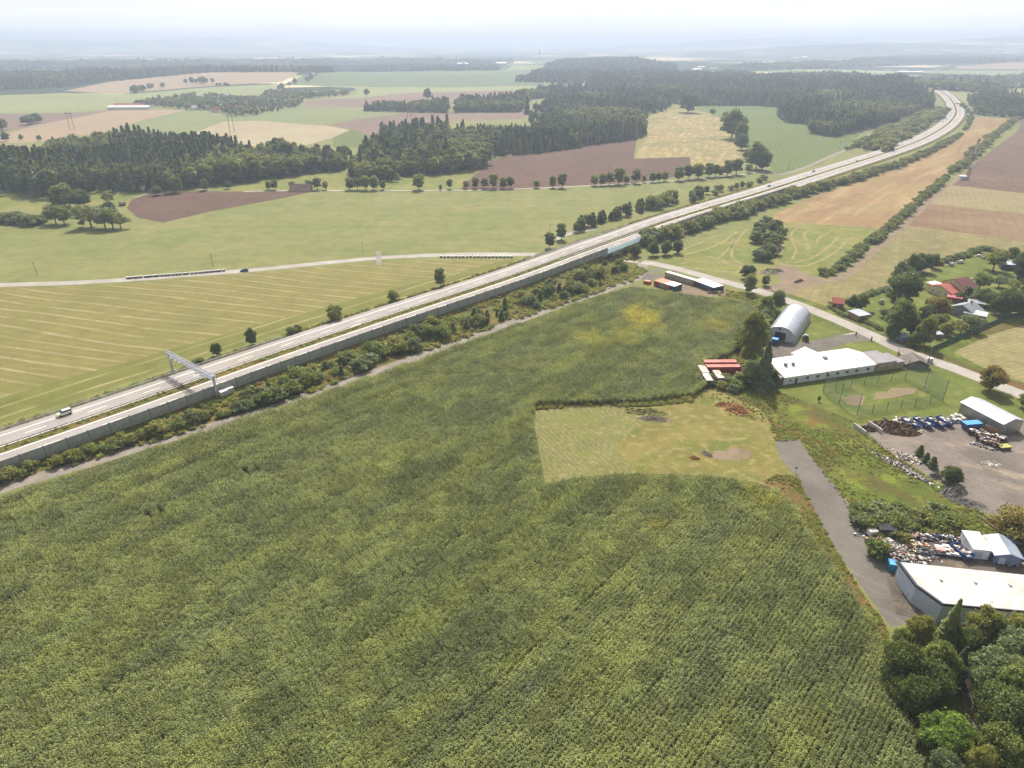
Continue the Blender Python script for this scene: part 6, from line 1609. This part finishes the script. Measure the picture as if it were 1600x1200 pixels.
# free-standing trees in the left meadow
for k, (kd, x, y, h, wd, lb) in enumerate([
    ('apple2', 88, 350, 22, 1.0, 'left fruit tree of the pair below the pond'), ('apple0', 101, 351, 20, 1.1, 'right fruit tree of the pair below the pond'),
    ('apple1', 143, 355, 26, 1.2, 'spreading fruit tree left of the three below the pond'), ('apple0', 130, 354, 8, 1.0, 'small round bush left of the spreading fruit tree'),
    ('apple2', 165, 357, 24, 1.0, 'first of the three fruit trees below the pond, slim trunk'), ('apple0', 177, 357, 24, 1.0, 'second of the three fruit trees below the pond'), ('apple1', 189, 357, 19, 1.1, 'third and smallest fruit tree, right of the others'),
    ('oak0', 172, 334, 16, 1.2, 'dark round tree at the right end of the pond'), ('oak1', 103, 324, 30, 1.15, 'large olive willow mass left of the pond'), ('oak2', 121, 323, 22, 1.2, 'dark willow at the right of the large willow mass'), ('oak0', 133, 322, 19, .9, 'small dark willow nearest the pond'),
    ('oak1', 108, 336, 14, 1.5, 'low dark bush in front of the willow mass'), ('oak0', 91, 329, 12, 1.3, 'round dark bush left in front of the willows'), ('bush2', 86, 338, 12, 1.2, 'grey-green bush under the willow mass'),
    ('oak0', 357, 295, 10, 1, 'small lone tree above the left ploughed field, right side'), ('apple1', 172, 319, 14, 1, 'bright young tree by the pond shore'),
    ('oak1', 214, 294, 24, .8, 'tree standing just in front of the left forest edge'), ('oak2', 275, 301, 20, 1.0, 'bushy tree at the left end of the lane by the ploughed field'), ('oak1', 322, 297, 14, .9, 'tree above the middle of the left ploughed field'), ('oak0', 247, 305, 12, 1.1, 'bush at the tip of the left ploughed field'),
    ('poplar', 433, 252, 36, 1.3, 'tall dark tree rising above the forest, centre left'), ('oak2', 448, 250, 24, 1.1, 'rounded tree right of the tall dark one above the forest'),
    ('oak0', 10, 221, 12, .9, 'lone tree at the left edge of the tan field'), ('oak1', 33, 219, 7, .9, 'little bush right of the lone tree on the left tan field'), ('oak0', 62, 220, 7, .9, 'little bush below the tan field slope'),
    ('oak1', 60, 192, 12, 1.4, 'clump of trees at the left end of the tan field, right one'), ('oak0', 45, 195, 12, 1.5, 'clump of trees at the left end of the tan field, left one'), ('oak1', 4, 203, 14, 1.3, 'tree at the left edge beside the mauve field'),
    ('oak2', 573, 149, 8, 1, 'lone tree on the green slope left of the wood'), ('oak0', 668, 156, 14, .8, 'slim tree behind the central wood'),
    ('oak2', 1075, 176, 24, 1.15, 'rounded tree at the top of the golden stubble field'), ('oak0', 1143, 217, 36, .95, 'tall dark tree between the golden stubble and the green field'), ('oak1', 1155, 226, 27, .8, 'olive tree right of the tall dark one beside the green field'), ('oak2', 1158, 234, 20, .9, 'lower tree at the foot of the pair beside the green field'),
    ('oak1', 1133, 190, 12, .9, 'small tree at the top left of the green field'), ('oak0', 1181, 264, 33, .8, 'tall tree left at the end of the lane row'), ('oak2', 1190, 266, 25, 1.0, 'dark rounded tree at the end of the lane row'), ('oak1', 1165, 248, 12, 1, 'bush on the path between stubble and green field'),
    ('apple0', 1113, 181, 8, 1, 'small bush at the upper left corner of the green field'),
    ('rowtree0', 688, 447, 26, .9, 'slim birch-like tree on the far verge of the motorway'), ('bush0', 614, 470, 14, .8, 'small dark bush on the far verge, left of the slim tree'), ('bush1', 523, 501, 19, .9, 'bush on the far verge above the middle of the motorway'),
    ('bush0', 455, 524, 11, .9, 'left of two small dark bushes on the far verge'), ('bush0', 466, 519, 10, .7, 'right of two small dark bushes on the far verge'), ('oak0', 394, 540, 25, .6, 'dark little tree on the far verge right of the gantry'), ('oak2', 339, 556, 18, .75, 'dark bush on the far verge beside the gantry'),
    ('bush0', 311, 571, 10, 1.1, 'low bush on the far verge directly behind the gantry'),
    ('rowtree1', 858, 388, 22, 1.1, 'left dark slender tree on the far side of the bridge'), ('rowtree0', 877, 375, 23, 1.0, 'right dark slender tree on the far side of the bridge'),
    ('oak2', 1167, 436, 19, 1.0, 'dark round tree at the side road beside the farm track'), ('rowtree2', 1169, 459, 27, .9, 'young leafy tree with a bare trunk on the near side of the side road'), ('rowtree0', 1195, 446, 15, 1.2, 'small conical tree at the sandy patch'),
    ('big1', 1213, 486, 30, .62, 'grey-green tree behind the arched hall'), ('oak1', 1196, 497, 30, .7, 'tree at the left rear of the arched hall'),
    ('rust', 1545, 611, 33, 1.0, 'reddish round tree on the verge at the right end of the side road'), ('apple0', 1597, 636, 16, 1, 'dark bush at the right frame edge beside the road'),
    ('oak0', 1279, 627, 8, .5, 'tiny lone bush at the left of the sports pitch'),
    ]):
    tree_px(kd, x, y, h, lb, wide=wd, name='shrub' if ('bush' in lb and 'tree' not in lb.split()[1:3]) else 'broadleaf_tree', cat='shrub' if 'bush' in lb else 'tree')
# big willow and dark conifers by the white building
tree_px('willow', 1172, 570, 78, 'big olive-green willow between the maize and the arched hall', wide=.66)
tree_px('fir', 1190, 606, 70, 'dark fir at the left end of the white building', 'fir_tree', wide=.9)
tree_px('big2', 1206, 604, 24, 'leafy tree hiding the brown annex of the white building', wide=.7)
tree_px('big1', 1170, 603, 38, 'grey-green tree left of the dark fir', wide=.6)
tree_px('oak2', 1187, 545, 34, 'tree above the big willow, beside the hall', wide=.6)
for k, (x, y, h) in enumerate([(1119, 594, 9), (1130, 596, 10), (1141, 600, 10), (1151, 606, 11), (1126, 606, 9), (1110, 603, 8), (1100, 552, 5), (1160, 598, 14), (1147, 612, 9), (1086, 602, 7)]):
    tree_px(f'bush{k % 3}', x, y, h, f'{nth(k + 1)} bush of the tangle around the red containers', 'shrub', 'shrub', 1.3, 'bushes round the red containers')
# garden colony trees
for kd, x, y, h, wd, lb in [
    ('big0', 1410, 482, 46, .95, 'large round dark tree in the middle of the gardens'), ('big2', 1402, 522, 46, .9, 'large leafy tree beside the side road, left of the greenhouse'), ('willow', 1443, 541, 44, .75, 'olive tree at the corner of the green net fence'),
    ('big0', 1424, 526, 24, .7, 'dark tree in shadow behind the greenhouse'), ('rust', 1462, 497, 28, 1.1, 'rust-tinted tree between the big dark tree and the grey house'), ('oak0', 1447, 503, 24, .9, 'dark bushy tree left of the rust-tinted one'),
    ('oak1', 1342, 486, 24, .7, 'bushy tree left of the brick cottage'), ('oak0', 1330, 484, 20, .7, 'dark bush beside the bushy tree by the brick cottage'),
    ('oak0', 1425, 428, 26, .9, 'right dark tree of the hedge above the white-roofed sheds'), ('oak2', 1440, 424, 24, .95, 'tree at the upper right end of the dark hedge'), ('oak0', 1407, 438, 24, 1.0, 'left dark tree of the hedge above the white-roofed sheds'), ('oak1', 1458, 418, 18, .9, 'outermost small tree of the dark hedge'),
    ('apple1', 1551, 423, 25, 1.0, 'round tree on the lawn left of the dark blue shed'), ('apple0', 1529, 452, 20, 1.1, 'small tree right of the grey garden table'), ('oak0', 1515, 458, 12, 1.2, 'dark bush below the grey garden table'), ('apple2', 1560, 449, 14, 1.1, 'low spreading shrub in the middle of the right lawn'),
    ('big0', 1590, 436, 34, .8, 'dark tree over the parked car at the right edge'), ('oak1', 1582, 408, 18, 1, 'tree behind the dark blue shed'), ('big0', 1570, 494, 36, .8, 'large dark tree at the right end of the green net fence'), ('big1', 1598, 496, 32, .8, 'grey-green tree at the right frame edge in the gardens'), ('oak0', 1556, 490, 30, .7, 'dark tree left of the large one by the net fence'),
    ('apple1', 1500, 522, 16, 1.2, 'first low fruit tree above the net fence, left'), ('apple2', 1515, 517, 20, 1.2, 'second low fruit tree above the net fence'), ('apple1', 1478, 524, 18, 1.0, 'fruit tree behind the olive corner tree'), ('apple0', 1470, 514, 18, 1.2, 'shrubby fruit tree left of the grey house'), ('oak0', 1533, 476, 22, .9, 'dark tree right of the blue-grey house'), ('oak2', 1507, 464, 16, 1.1, 'round bush right of the orange lean-to'),
    ('oak0', 1497, 470, 12, 1.2, 'dark bush behind the grey shed'), ('apple0', 1545, 480, 18, 1.1, 'small tree on the path right of the blue-grey house'), ('apple1', 1583, 455, 14, 1, 'thin tree on the right garden lawn'), ('oak1', 1425, 540, 20, .9, 'low tree beside the grey-green roadside shed'), ('oak2', 1392, 530, 22, .8, 'low tree overhanging the side road near the grey-green shed'), ('apple2', 1380, 495, 10, 1.2, 'small shrub left of the large leafy roadside tree'), ('oak0', 1600, 470, 22, 1, 'bushy tree at the right edge, above the net fence')]:
    tree_px(kd, x, y, h, lb, wide=wd)
# round bushes and saplings of the dirt yard and bank
for kd, x, y, h, wd, lb in [
    ('oak0', 1484, 754, 24, 1.15, 'round dark green bush beside the gravel heaps'), ('youngpine2', 1436, 712, 17, 1.1, 'left upright sapling in the weedy strip of the yard'), ('youngpine2', 1446, 722, 15, 1.2, 'middle sapling in the weedy strip of the yard'), ('youngpine2', 1456, 730, 17, 1.3, 'right sapling in the weedy strip of the yard'),
    ('rust', 1582, 838, 40, 1.3, 'rust-tinged bush at the lower right corner of the yard'), ('oak0', 1596, 850, 26, 1.1, 'dark shrub behind the grey shed'), ('bush0', 1366, 868, 24, .85, 'bright round bush at the corner of the mesh fence'), ('bush1', 1412, 848, 14, .9, 'bush growing out of the middle of the junk heap'), ('bush2', 1400, 842, 11, 1.1, 'small bush at the back of the junk heap')]:
    tree_px(kd, x, y, h, lb, wide=wd, name='shrub', cat='shrub')
g = random.Random(44)
for k in range(44):
    x = g.uniform(1340, 1490); y = 819 + g.uniform(-14, 12) - abs(x - 1430) * .05
    tree_px(f'bush{k % 3}', x, y, g.uniform(9, 17), f'{nth(k + 1)} dense bush in the thicket between the bank and the scrap yard', 'shrub', 'shrub', g.uniform(1.2, 1.6), 'thicket above the scrap yard')
# lower right corner: big trees. centre of the crown in the photo, height
def big(kind, x, y, h, label, wide=1.0, name='broadleaf_tree', frac=.6):
    q = pxs([(x, y)], h * frac)[0]
    return plant(kind, (q[0], q[1]), h / TREE[kind][3], label, 'tree', name, wide=wide)
big('willow', 1436, 985, 9.5, 'olive-green tree at the end of the paved spur', .78)
big('big0', 1418, 1040, 9.5, 'dark tree at the maize edge below the paved spur', .8)
big('big2', 1466, 1032, 9.5, 'dark broad tree in the centre of the corner grove', .8)
big('big0', 1440, 1085, 8, 'shadowy tree directly above the bright green one', .75)
big('larch', 1487, 975, 13, 'slender conifer with an open top before the warehouse wall', 1.0, 'larch_tree', .5)
big('fir', 1500, 1040, 10, 'dark fir in the gap of the corner grove', .9, 'fir_tree', .5)
big('willow', 1545, 980, 11, 'light olive tree against the warehouse wall', .85)
big('willow', 1590, 985, 10, 'olive tree at the right edge against the warehouse wall', .8)
big('big1', 1560, 1050, 10, 'big grey-green tree right of the dirt path', .95)
big('big2', 1590, 1070, 11, 'large green tree at the right edge, middle of the grove', .9)
big('big0', 1585, 1130, 11, 'dark tree at the right edge, lower part of the grove', .9)
big('big0', 1566, 1105, 9, 'dark tree just right of the dirt path', .85)
big('acid', 1474, 1140, 6.5, 'bright yellow-green tree in the corner grove', 1.0)
big('big0', 1452, 1060, 8.5, 'dark tree in the shade left of the dirt path', .85)
big('big2', 1405, 1075, 6, 'lower dark tree pushing into the maize', .8)
big('big1', 1590, 1020, 10, 'tall grey-green tree behind the big one right of the path', .9)
big('big2', 1565, 1165, 9, 'deep green tree near the bottom right of the grove', .9)
big('big0', 1515, 1005, 7, 'small dark tree beside the dark fir', .8)
big('willow', 1535, 1190, 8, 'yellowish olive tree at the bottom edge right of the bright one', .7)
big('big1', 1480, 1195, 6, 'blue-green shrubby tree at the bottom edge', .8)
big('willow', 1600, 1200, 8, 'olive tree in the bottom right corner', .8)
big('big2', 1408, 1000, 5.5, 'small round tree at the maize edge beside the spur end', .7)
ribbon('dirt_path', [(1500, 1020), (1508, 1070), (1518, 1120), (1530, 1150), (1545, 1260)], (1.0, 1.0), MATS['pale_dirt'], .03)
# hedge along the farm track and shrubs beyond
def row(line, n, hrange, kinds, tmpl, group, wide=(1.0, 1.5), jit=2.0, name='shrub', cat='shrub', seed=1, parts=True, end_scale=1.0):
    w_ = pxs(line)[:, :2]; c = catmull(w_, 10); s = np.concatenate([[0], np.cumsum(np.hypot(*(c[1:] - c[:-1]).T))]); g = random.Random(seed)
    for k in range(n):
        t = (k + .5) / n * s[-1] + g.uniform(-.3, .3) * s[-1] / n
        q = (np.interp(t, s, c[:, 0]) + g.uniform(-jit, jit), np.interp(t, s, c[:, 1]) + g.uniform(-jit, jit))
        kd = g.choice(kinds); h = g.uniform(*hrange) * (1 + (end_scale - 1) * k / n)
        plant(kd, q, h / TREE[kd][3], tmpl.format(nth(k + 1)), cat, name, group, parts, g.uniform(*wide))
row([(1280, 430), (1300, 425), (1330, 405), (1352, 388), (1375, 370), (1400, 348), (1430, 322), (1455, 300), (1480, 278)], 74, (2.6, 4.6), ['bush0', 'bush1', 'bush2', 'bush0'], '{} shrub from the near end of the hedge along the farm track', 'hedge along the farm track', (.95, 1.35), 1.8, seed=3)
row([(1488, 272), (1510, 255), (1530, 235), (1555, 212), (1580, 193), (1610, 176)], 80, (3.5, 6.5), ['bush0', 'bush2', 'bush1'], '{} shrub of the hedge beyond the radio mast', 'hedge beyond the mast', (1.1, 1.6), 3, seed=4, parts=False)
row([(1000, 386), (1030, 376), (1060, 366), (1100, 352), (1150, 338), (1200, 322), (1260, 303), (1330, 283), (1390, 264), (1440, 245), (1470, 229), (1500, 212)], 210, (4.2, 8.0), ['bush0', 'bush2', 'bush1', 'rowtree1', 'rowtree2'], '{} shrub from the bridge in the hedge below the motorway on the right', 'hedge below the motorway', (.9, 1.3), 3.5, seed=5, parts=False, end_scale=.6)
row([(1158, 546), (1166, 536), (1180, 520), (1190, 502), (1198, 488)], 18, (2.5, 6.5), ['bush1', 'bush0', 'bush2'], '{} olive bush of the belt between the maize and the arched hall', 'bush belt behind the arched hall', (.9, 1.3), 2.0, seed=51)
row([(890, 364), (930, 350), (985, 335)], 16, (6, 9), ['youngpine0', 'youngpine1', 'rowtree0', 'rowtree1'], '{} young tree from the left in the clump above the motorway bridge', 'young trees above the bridge', (1.1, 1.5), 3, 'young_tree', 'tree', 6)
row([(985, 334), (1020, 325), (1060, 312)], 14, (6, 9), ['youngpine0', 'rowtree0', 'rowtree1', 'bush0'], '{} young tree in the second clump along the upper motorway verge', 'young trees on the upper verge', (1.0, 1.4), 3, 'young_tree', 'tree', 7)
row([(1075, 316), (1095, 308), (1105, 303)], 8, (6, 8), ['rowtree0', 'rowtree1', 'oak0'], '{} leafy tree in the clump beside the two parked trailers on the verge', 'trees by the upper verge', (1.0, 1.3), 3, 'young_tree', 'tree', 8)
row([(1115, 305), (1134, 298), (1175, 290), (1195, 280)], 10, (3, 6), ['bush0', 'rowtree0'], '{} bush on the verge before the lane reaches the motorway', 'bushes on the upper verge', (1.0, 1.3), 3, seed=9)
row([(1355, 236), (1380, 222), (1410, 206), (1440, 190), (1465, 175)], 190, (5, 9), ['bush1', 'oak1', 'bush0', 'bush1'], '{} olive bush of the scrub left of the motorway bend', 'scrub left of the bend', (.9, 1.3), 17, seed=10, parts=False)
row([(1322, 236), (1340, 226), (1352, 216)], 9, (3, 5), ['bush0', 'bush2'], '{} shrub of the short hedge by the green field corner', 'short hedge by the green field', (1, 1.3), 2, seed=11)
row([(1505, 205), (1515, 190), (1512, 175), (1495, 162)], 18, (3, 6), ['bush0', 'bush2'], '{} shrub outside the motorway bend', 'shrubs outside the bend', (1, 1.4), 4, seed=12, parts=False)
row([(1176, 406), (1192, 408), (1200, 396), (1212, 380), (1214, 362), (1206, 352), (1192, 362), (1184, 380)], 30, (4.2, 6.5), ['oak0', 'bush2', 'oak2', 'oak1'], '{} dark bush of the oval thicket in the mown meadow', 'oval thicket in the meadow', (.9, 1.2), 4, seed=13)
row([(1335, 488), (1320, 505), (1340, 495), (1370, 485), (1385, 468)], 4, (1, 1.4), ['bush0'], '{} clipped hedge plant at the garden entrance', 'garden entrance hedge', (1.4, 1.8), 1, seed=14)
row([(1298, 478), (1330, 470), (1360, 460), (1385, 452)], 26, (1.1, 1.7), ['bush0', 'bush2'], '{} plant from the left in the low hedge behind the brick cottage', 'low hedge behind the cottage', (1.5, 2.2), .3, seed=15)
row([(1296, 478), (1310, 489), (1326, 496)], 12, (1.0, 1.4), ['bush0', 'bush1'], '{} plant of the low roadside hedge left of the garden entrance', 'roadside hedge, left part', (1.5, 2.0), .3, seed=16)
row([(1342, 500), (1360, 507), (1378, 516)], 12, (1.0, 1.5), ['bush0'], '{} plant of the low roadside hedge right of the garden entrance', 'roadside hedge, right part', (1.5, 2.0), .3, seed=17)
row([(1462, 414), (1480, 408), (1500, 402), (1525, 393), (1537, 388)], 26, (1.4, 2.6), ['bush0', 'bush2'], '{} shrub from the left in the hedge along the top of the gardens', 'hedge at the top of the gardens', (1.4, 2.0), .6, seed=18)
row([(1540, 389), (1560, 396), (1580, 402), (1610, 410)], 18, (1.4, 2.6), ['bush1', 'bush2'], '{} shrub of the hedge down the right side of the gardens', 'hedge at the right of the gardens', (1.4, 2.0), .6, seed=19)
row([(-20, 350), (10, 347), (40, 349), (66, 348)], 26, (4, 6.5), ['bush2', 'bush2', 'bush1', 'oak0'], '{} grey bush from the left in the thicket above the white trough', 'grey thicket at the left', (1.1, 1.5), 5, seed=20)
row([(206, 146), (230, 139), (258, 135)], 12, (10, 16), ['oak0', 'oak2'], '{} tree of the clump on the far left tan field', 'clump on the far tan field', (1.0, 1.3), 10, 'broadleaf_tree', 'tree', 21, False)
row([(296, 132), (312, 131), (330, 131)], 12, (14, 20), ['wood0', 'wood1'], '{} tree of the dark copse on the far tan slope', 'dark copse on the far slope', (1.0, 1.3), 12, 'broadleaf_tree', 'tree', 22, False)
row([(335, 133), (360, 134)], 8, (5, 8), ['oak0'], '{} bush of the hedge right of the dark copse', 'hedge right of the copse', (1.0, 1.3), 5, 'shrub', 'shrub', 23, False)
row([(430, 142), (455, 132), (490, 121), (530, 112)], 26, (9, 14), ['oak0', 'oak1'], '{} tree of the avenue climbing the far slope', 'avenue on the far slope', (1.0, 1.3), 6, 'broadleaf_tree', 'tree', 24, False)
# scrub strip between the noise barrier and the gravel track
def strip_xy(x, t):
    yw = np.interp(x, [0, 200, 400, 600, 800, 900, 985], [744, 671, 597, 529, 456, 420, 392]); yt = np.interp(x, [0, 200, 400, 600, 800, 900, 985], [757, 698, 641, 569, 499, 464, 436])
    return x, yw + (yt - yw) * t
g = random.Random(77)
spec = []
def add(n, x0, x1, t0, t1, kinds, h0, h1, w0, w1): 
    for _ in range(n): spec.append((g.uniform(x0, x1), g.uniform(t0, t1), g.choice(kinds), g.uniform(h0, h1), g.uniform(w0, w1)))
add(22, -40, 230, .55, .95, ['bush1', 'bush0', 'bush1'], 1.8, 3.4, .9, 1.3)
add(20, 240, 400, .45, .92, ['bush0', 'bush1', 'bush2'], 2.6, 4.2, .9, 1.3)
add(44, 330, 640, .35, .92, ['bush0', 'bush1', 'bush2', 'youngpine1'], 2.4, 5.0, .9, 1.3)
add(28, 640, 770, .3, .9, ['bush0', 'bush1', 'youngpine0', 'youngpine2', 'bush2'], 2.6, 5.5, .8, 1.2)
add(8, 738, 765, .5, .95, ['youngpine0', 'youngpine1'], 4.5, 7.0, .8, 1.0)
add(46, 770, 960, .35, .95, ['youngpine0', 'youngpine1', 'bush1', 'bush0', 'youngpine2', 'bush2'], 2.2, 5.2, .8, 1.2)
add(14, 905, 975, .15, .7, ['oak0', 'oak2', 'oak1', 'bush0'], 3.5, 5.5, .8, 1.0)
spec.sort()
spec = [a for a in spec if not (336 < a[0] < 372)]
spec += [(345, .85, 'bush0', 2.0, 1.2), (357, .9, 'bush1', 1.8, 1.2), (367, .75, 'bush0', 2.2, 1.1)]; spec.sort()
for k, (x, t_, kd, h, wd) in enumerate(spec):
    sx, sy = strip_xy(x, t_)
    pine = kd.startswith('young')
    plant(kd, pxs([(sx, sy)])[0], h / TREE[kd][3], f"{nth(k + 1)} {'young conifer' if pine else 'shrub'} from the left in the strip between barrier and gravel track", 'tree' if pine else 'shrub', 'young_conifer' if pine else 'shrub', 'scrub between the barrier and the track', True, wd)
for x, y, h, lb in ((965, 412, 6.5, 'large dark tree right under the glass noise screen'), (992, 402, 7.5, 'large dark tree to the right of the bridge opening'), (1015, 388, 6, 'dark tree behind the right bridge tree'), (1040, 398, 8, 'leafy tree at the left edge of the mown meadow'), (1058, 396, 7, 'dark tree right of the leafy one at the mown meadow'), (1020, 400, 8, 'dark tree beside the side road right of the bridge')):
    plant('oak' + str(int(x) % 3), P(x, y), h / 12, lb, 'tree', 'broadleaf_tree', wide=.85)
# weeds: leafy ground cover on verge, bank and dry margins
def weeds():
    srcs = []
    for s in range(3):
        V, F, rnd, limbs = bush_mesh(1.0, .9, 160, .26, 300 + s, 5)
        me = npmesh('weed_clump', V, F, [MATS['weed_brown' if s == 2 else 'weed_leaf']], rnd=rnd); srcs.append(me)
    areas = [([p[2] for p in REG if p[1] == 'verge' and p[0] == 'verge'][0], 2200, (.4, 1.2)), ([p[2] for p in REG if p[0] == 'rough_ground'][0], 4200, (.13, .38)), ([p[2] for p in REG if p[0] == 'dry_verge'][0], 1200, (.15, .4)),
             ([(1085, 452), (1120, 450), (1200, 465), (1200, 520), (1160, 560), (1190, 490), (1120, 462)], 350, (.4, 1.0)), ([(835, 633), (1000, 629), (1080, 620), (1082, 627), (1000, 635), (838, 639)], 450, (.3, .8)), ([(1362, 830), (1500, 826), (1500, 834), (1365, 840)], 120, (.5, 1.0))]
    g = np.random.default_rng(9); pts = []; sc = []
    for pl, n, (a, b) in areas:
        w_ = pxs(dens(pl, 30))[:, :2]; w_ = w_[np.hypot(w_[:, 0], w_[:, 1]) < 900]; lo, hi = w_.min(0), w_.max(0); got = 0
        while got < n:
            q = g.uniform(lo, hi, (4000, 2)); q = q[pip(q, w_)]
            q = q[np.sin(q[:, 0] / 6 + np.sin(q[:, 1] / 5)) + np.cos(q[:, 1] / 7) + g.normal(0, .6, len(q)) > -.1]
            q = q[np.min(np.hypot(q[:, None, 0] - MWL[None, ::2, 0], q[:, None, 1] - MWL[None, ::2, 1]), 1) > 15.5][:n - got]
            pts.append(q); got += len(q); sc.append(g.uniform(a, b, len(q)))
            if not len(q): break
    # median: low scrubby tufts
    mq = []
    for i in range(len(MWL) - 1):
        if np.hypot(*MWL[i]) > 700: break
        for _ in range(5):
            o = g.normal(.2, .5); k = g.random(); p = MWL[i] * (1 - k) + MWL[i + 1] * k + NN[i] * o
            mq.append((p[0], p[1], MZ[i] - .05))
    q = np.vstack(pts); z = th(q[:, 0], q[:, 1])
    allp = np.vstack([np.column_stack([q, z]), np.array(mq)]); s = np.concatenate(sc + [g.uniform(.3, .6, len(mq))])
    # far verge: grassy scrub belt
    fq = []
    for i in range(len(MWL) - 1):
        if np.hypot(*MWL[i]) > 650: break
        for _ in range(7):
            o = 15.2 + abs(g.normal(0, 1.2)); k = g.random(); p = MWL[i] * (1 - k) + MWL[i + 1] * k + NN[i] * o
            fq.append((p[0], p[1], max(0, DECK * (1 - (o - 13.2) / 4.3)) - .1))
    allp = np.vstack([allp, np.array(fq)]); s = np.concatenate([s, g.uniform(.4, 1.1, len(fq))])
    so_ = []
    for k, me in enumerate(srcs):
        o = bpy.data.objects.new('weed_clump', me); COL.objects.link(o); o.location = allp[k]; o['kind'] = 'stuff'; so_.append(o)
    m = scatter('weeds', allp[3:], g.integers(0, 3, len(allp) - 3), g.uniform(0, 6.28, len(allp) - 3), np.column_stack([s * 1.3, s * 1.3, s])[3:], so_, 'tall weeds and scrub on the verges, median and banks', 'weeds')
    for o in so_: o.parent = m
weeds()
def flush_shrubs():
    NOQ[0] = True
    size = [ppm((a[1][0], a[1][1], 0)) * TREE[a[0]][3] * a[2] * a[8] for a in SHQ]
    order = np.argsort(size)[::-1]; src = {}; rest = []
    for n, i in enumerate(order):
        a = SHQ[i]
        if n < 285:
            o = plant(*a); src.setdefault(a[0], [c for c in o.children][0] if False else o)
        else: rest.append(a)
    kinds = sorted({a[0] for a in rest})
    objs = []
    for k in kinds:
        if k not in src: src[k] = plant(k, rest[[a[0] for a in rest].index(k)][1], rest[[a[0] for a in rest].index(k)][2], 'small leafy shrub standing among the far hedge shrubs', 'shrub', 'shrub', 'far hedge shrubs')
    crowns = {}
    for o in bpy.data.objects:
        if o.parent and o.name.startswith('crown'): crowns.setdefault(o.parent.name, o)
    objs = [crowns.get(src[k].name, src[k]) for k in kinds]
    g = np.random.default_rng(4)
    pts = np.array([(a[1][0], a[1][1], tz(a[1][0], a[1][1]) - .05) for a in rest]); sc = np.array([(a[2] * a[8], a[2] * a[8], a[2]) for a in rest])
    scatter('hedge_shrubs', pts, [kinds.index(a[0]) for a in rest], g.uniform(0, 6.28, len(rest)), sc, objs, 'the smaller shrubs of the far hedges and scrub belts', 'shrubs')
    print('shrubs', len(SHQ), 'rest', len(rest))
flush_shrubs()
print('objects', len(bpy.data.objects))
build_haze()
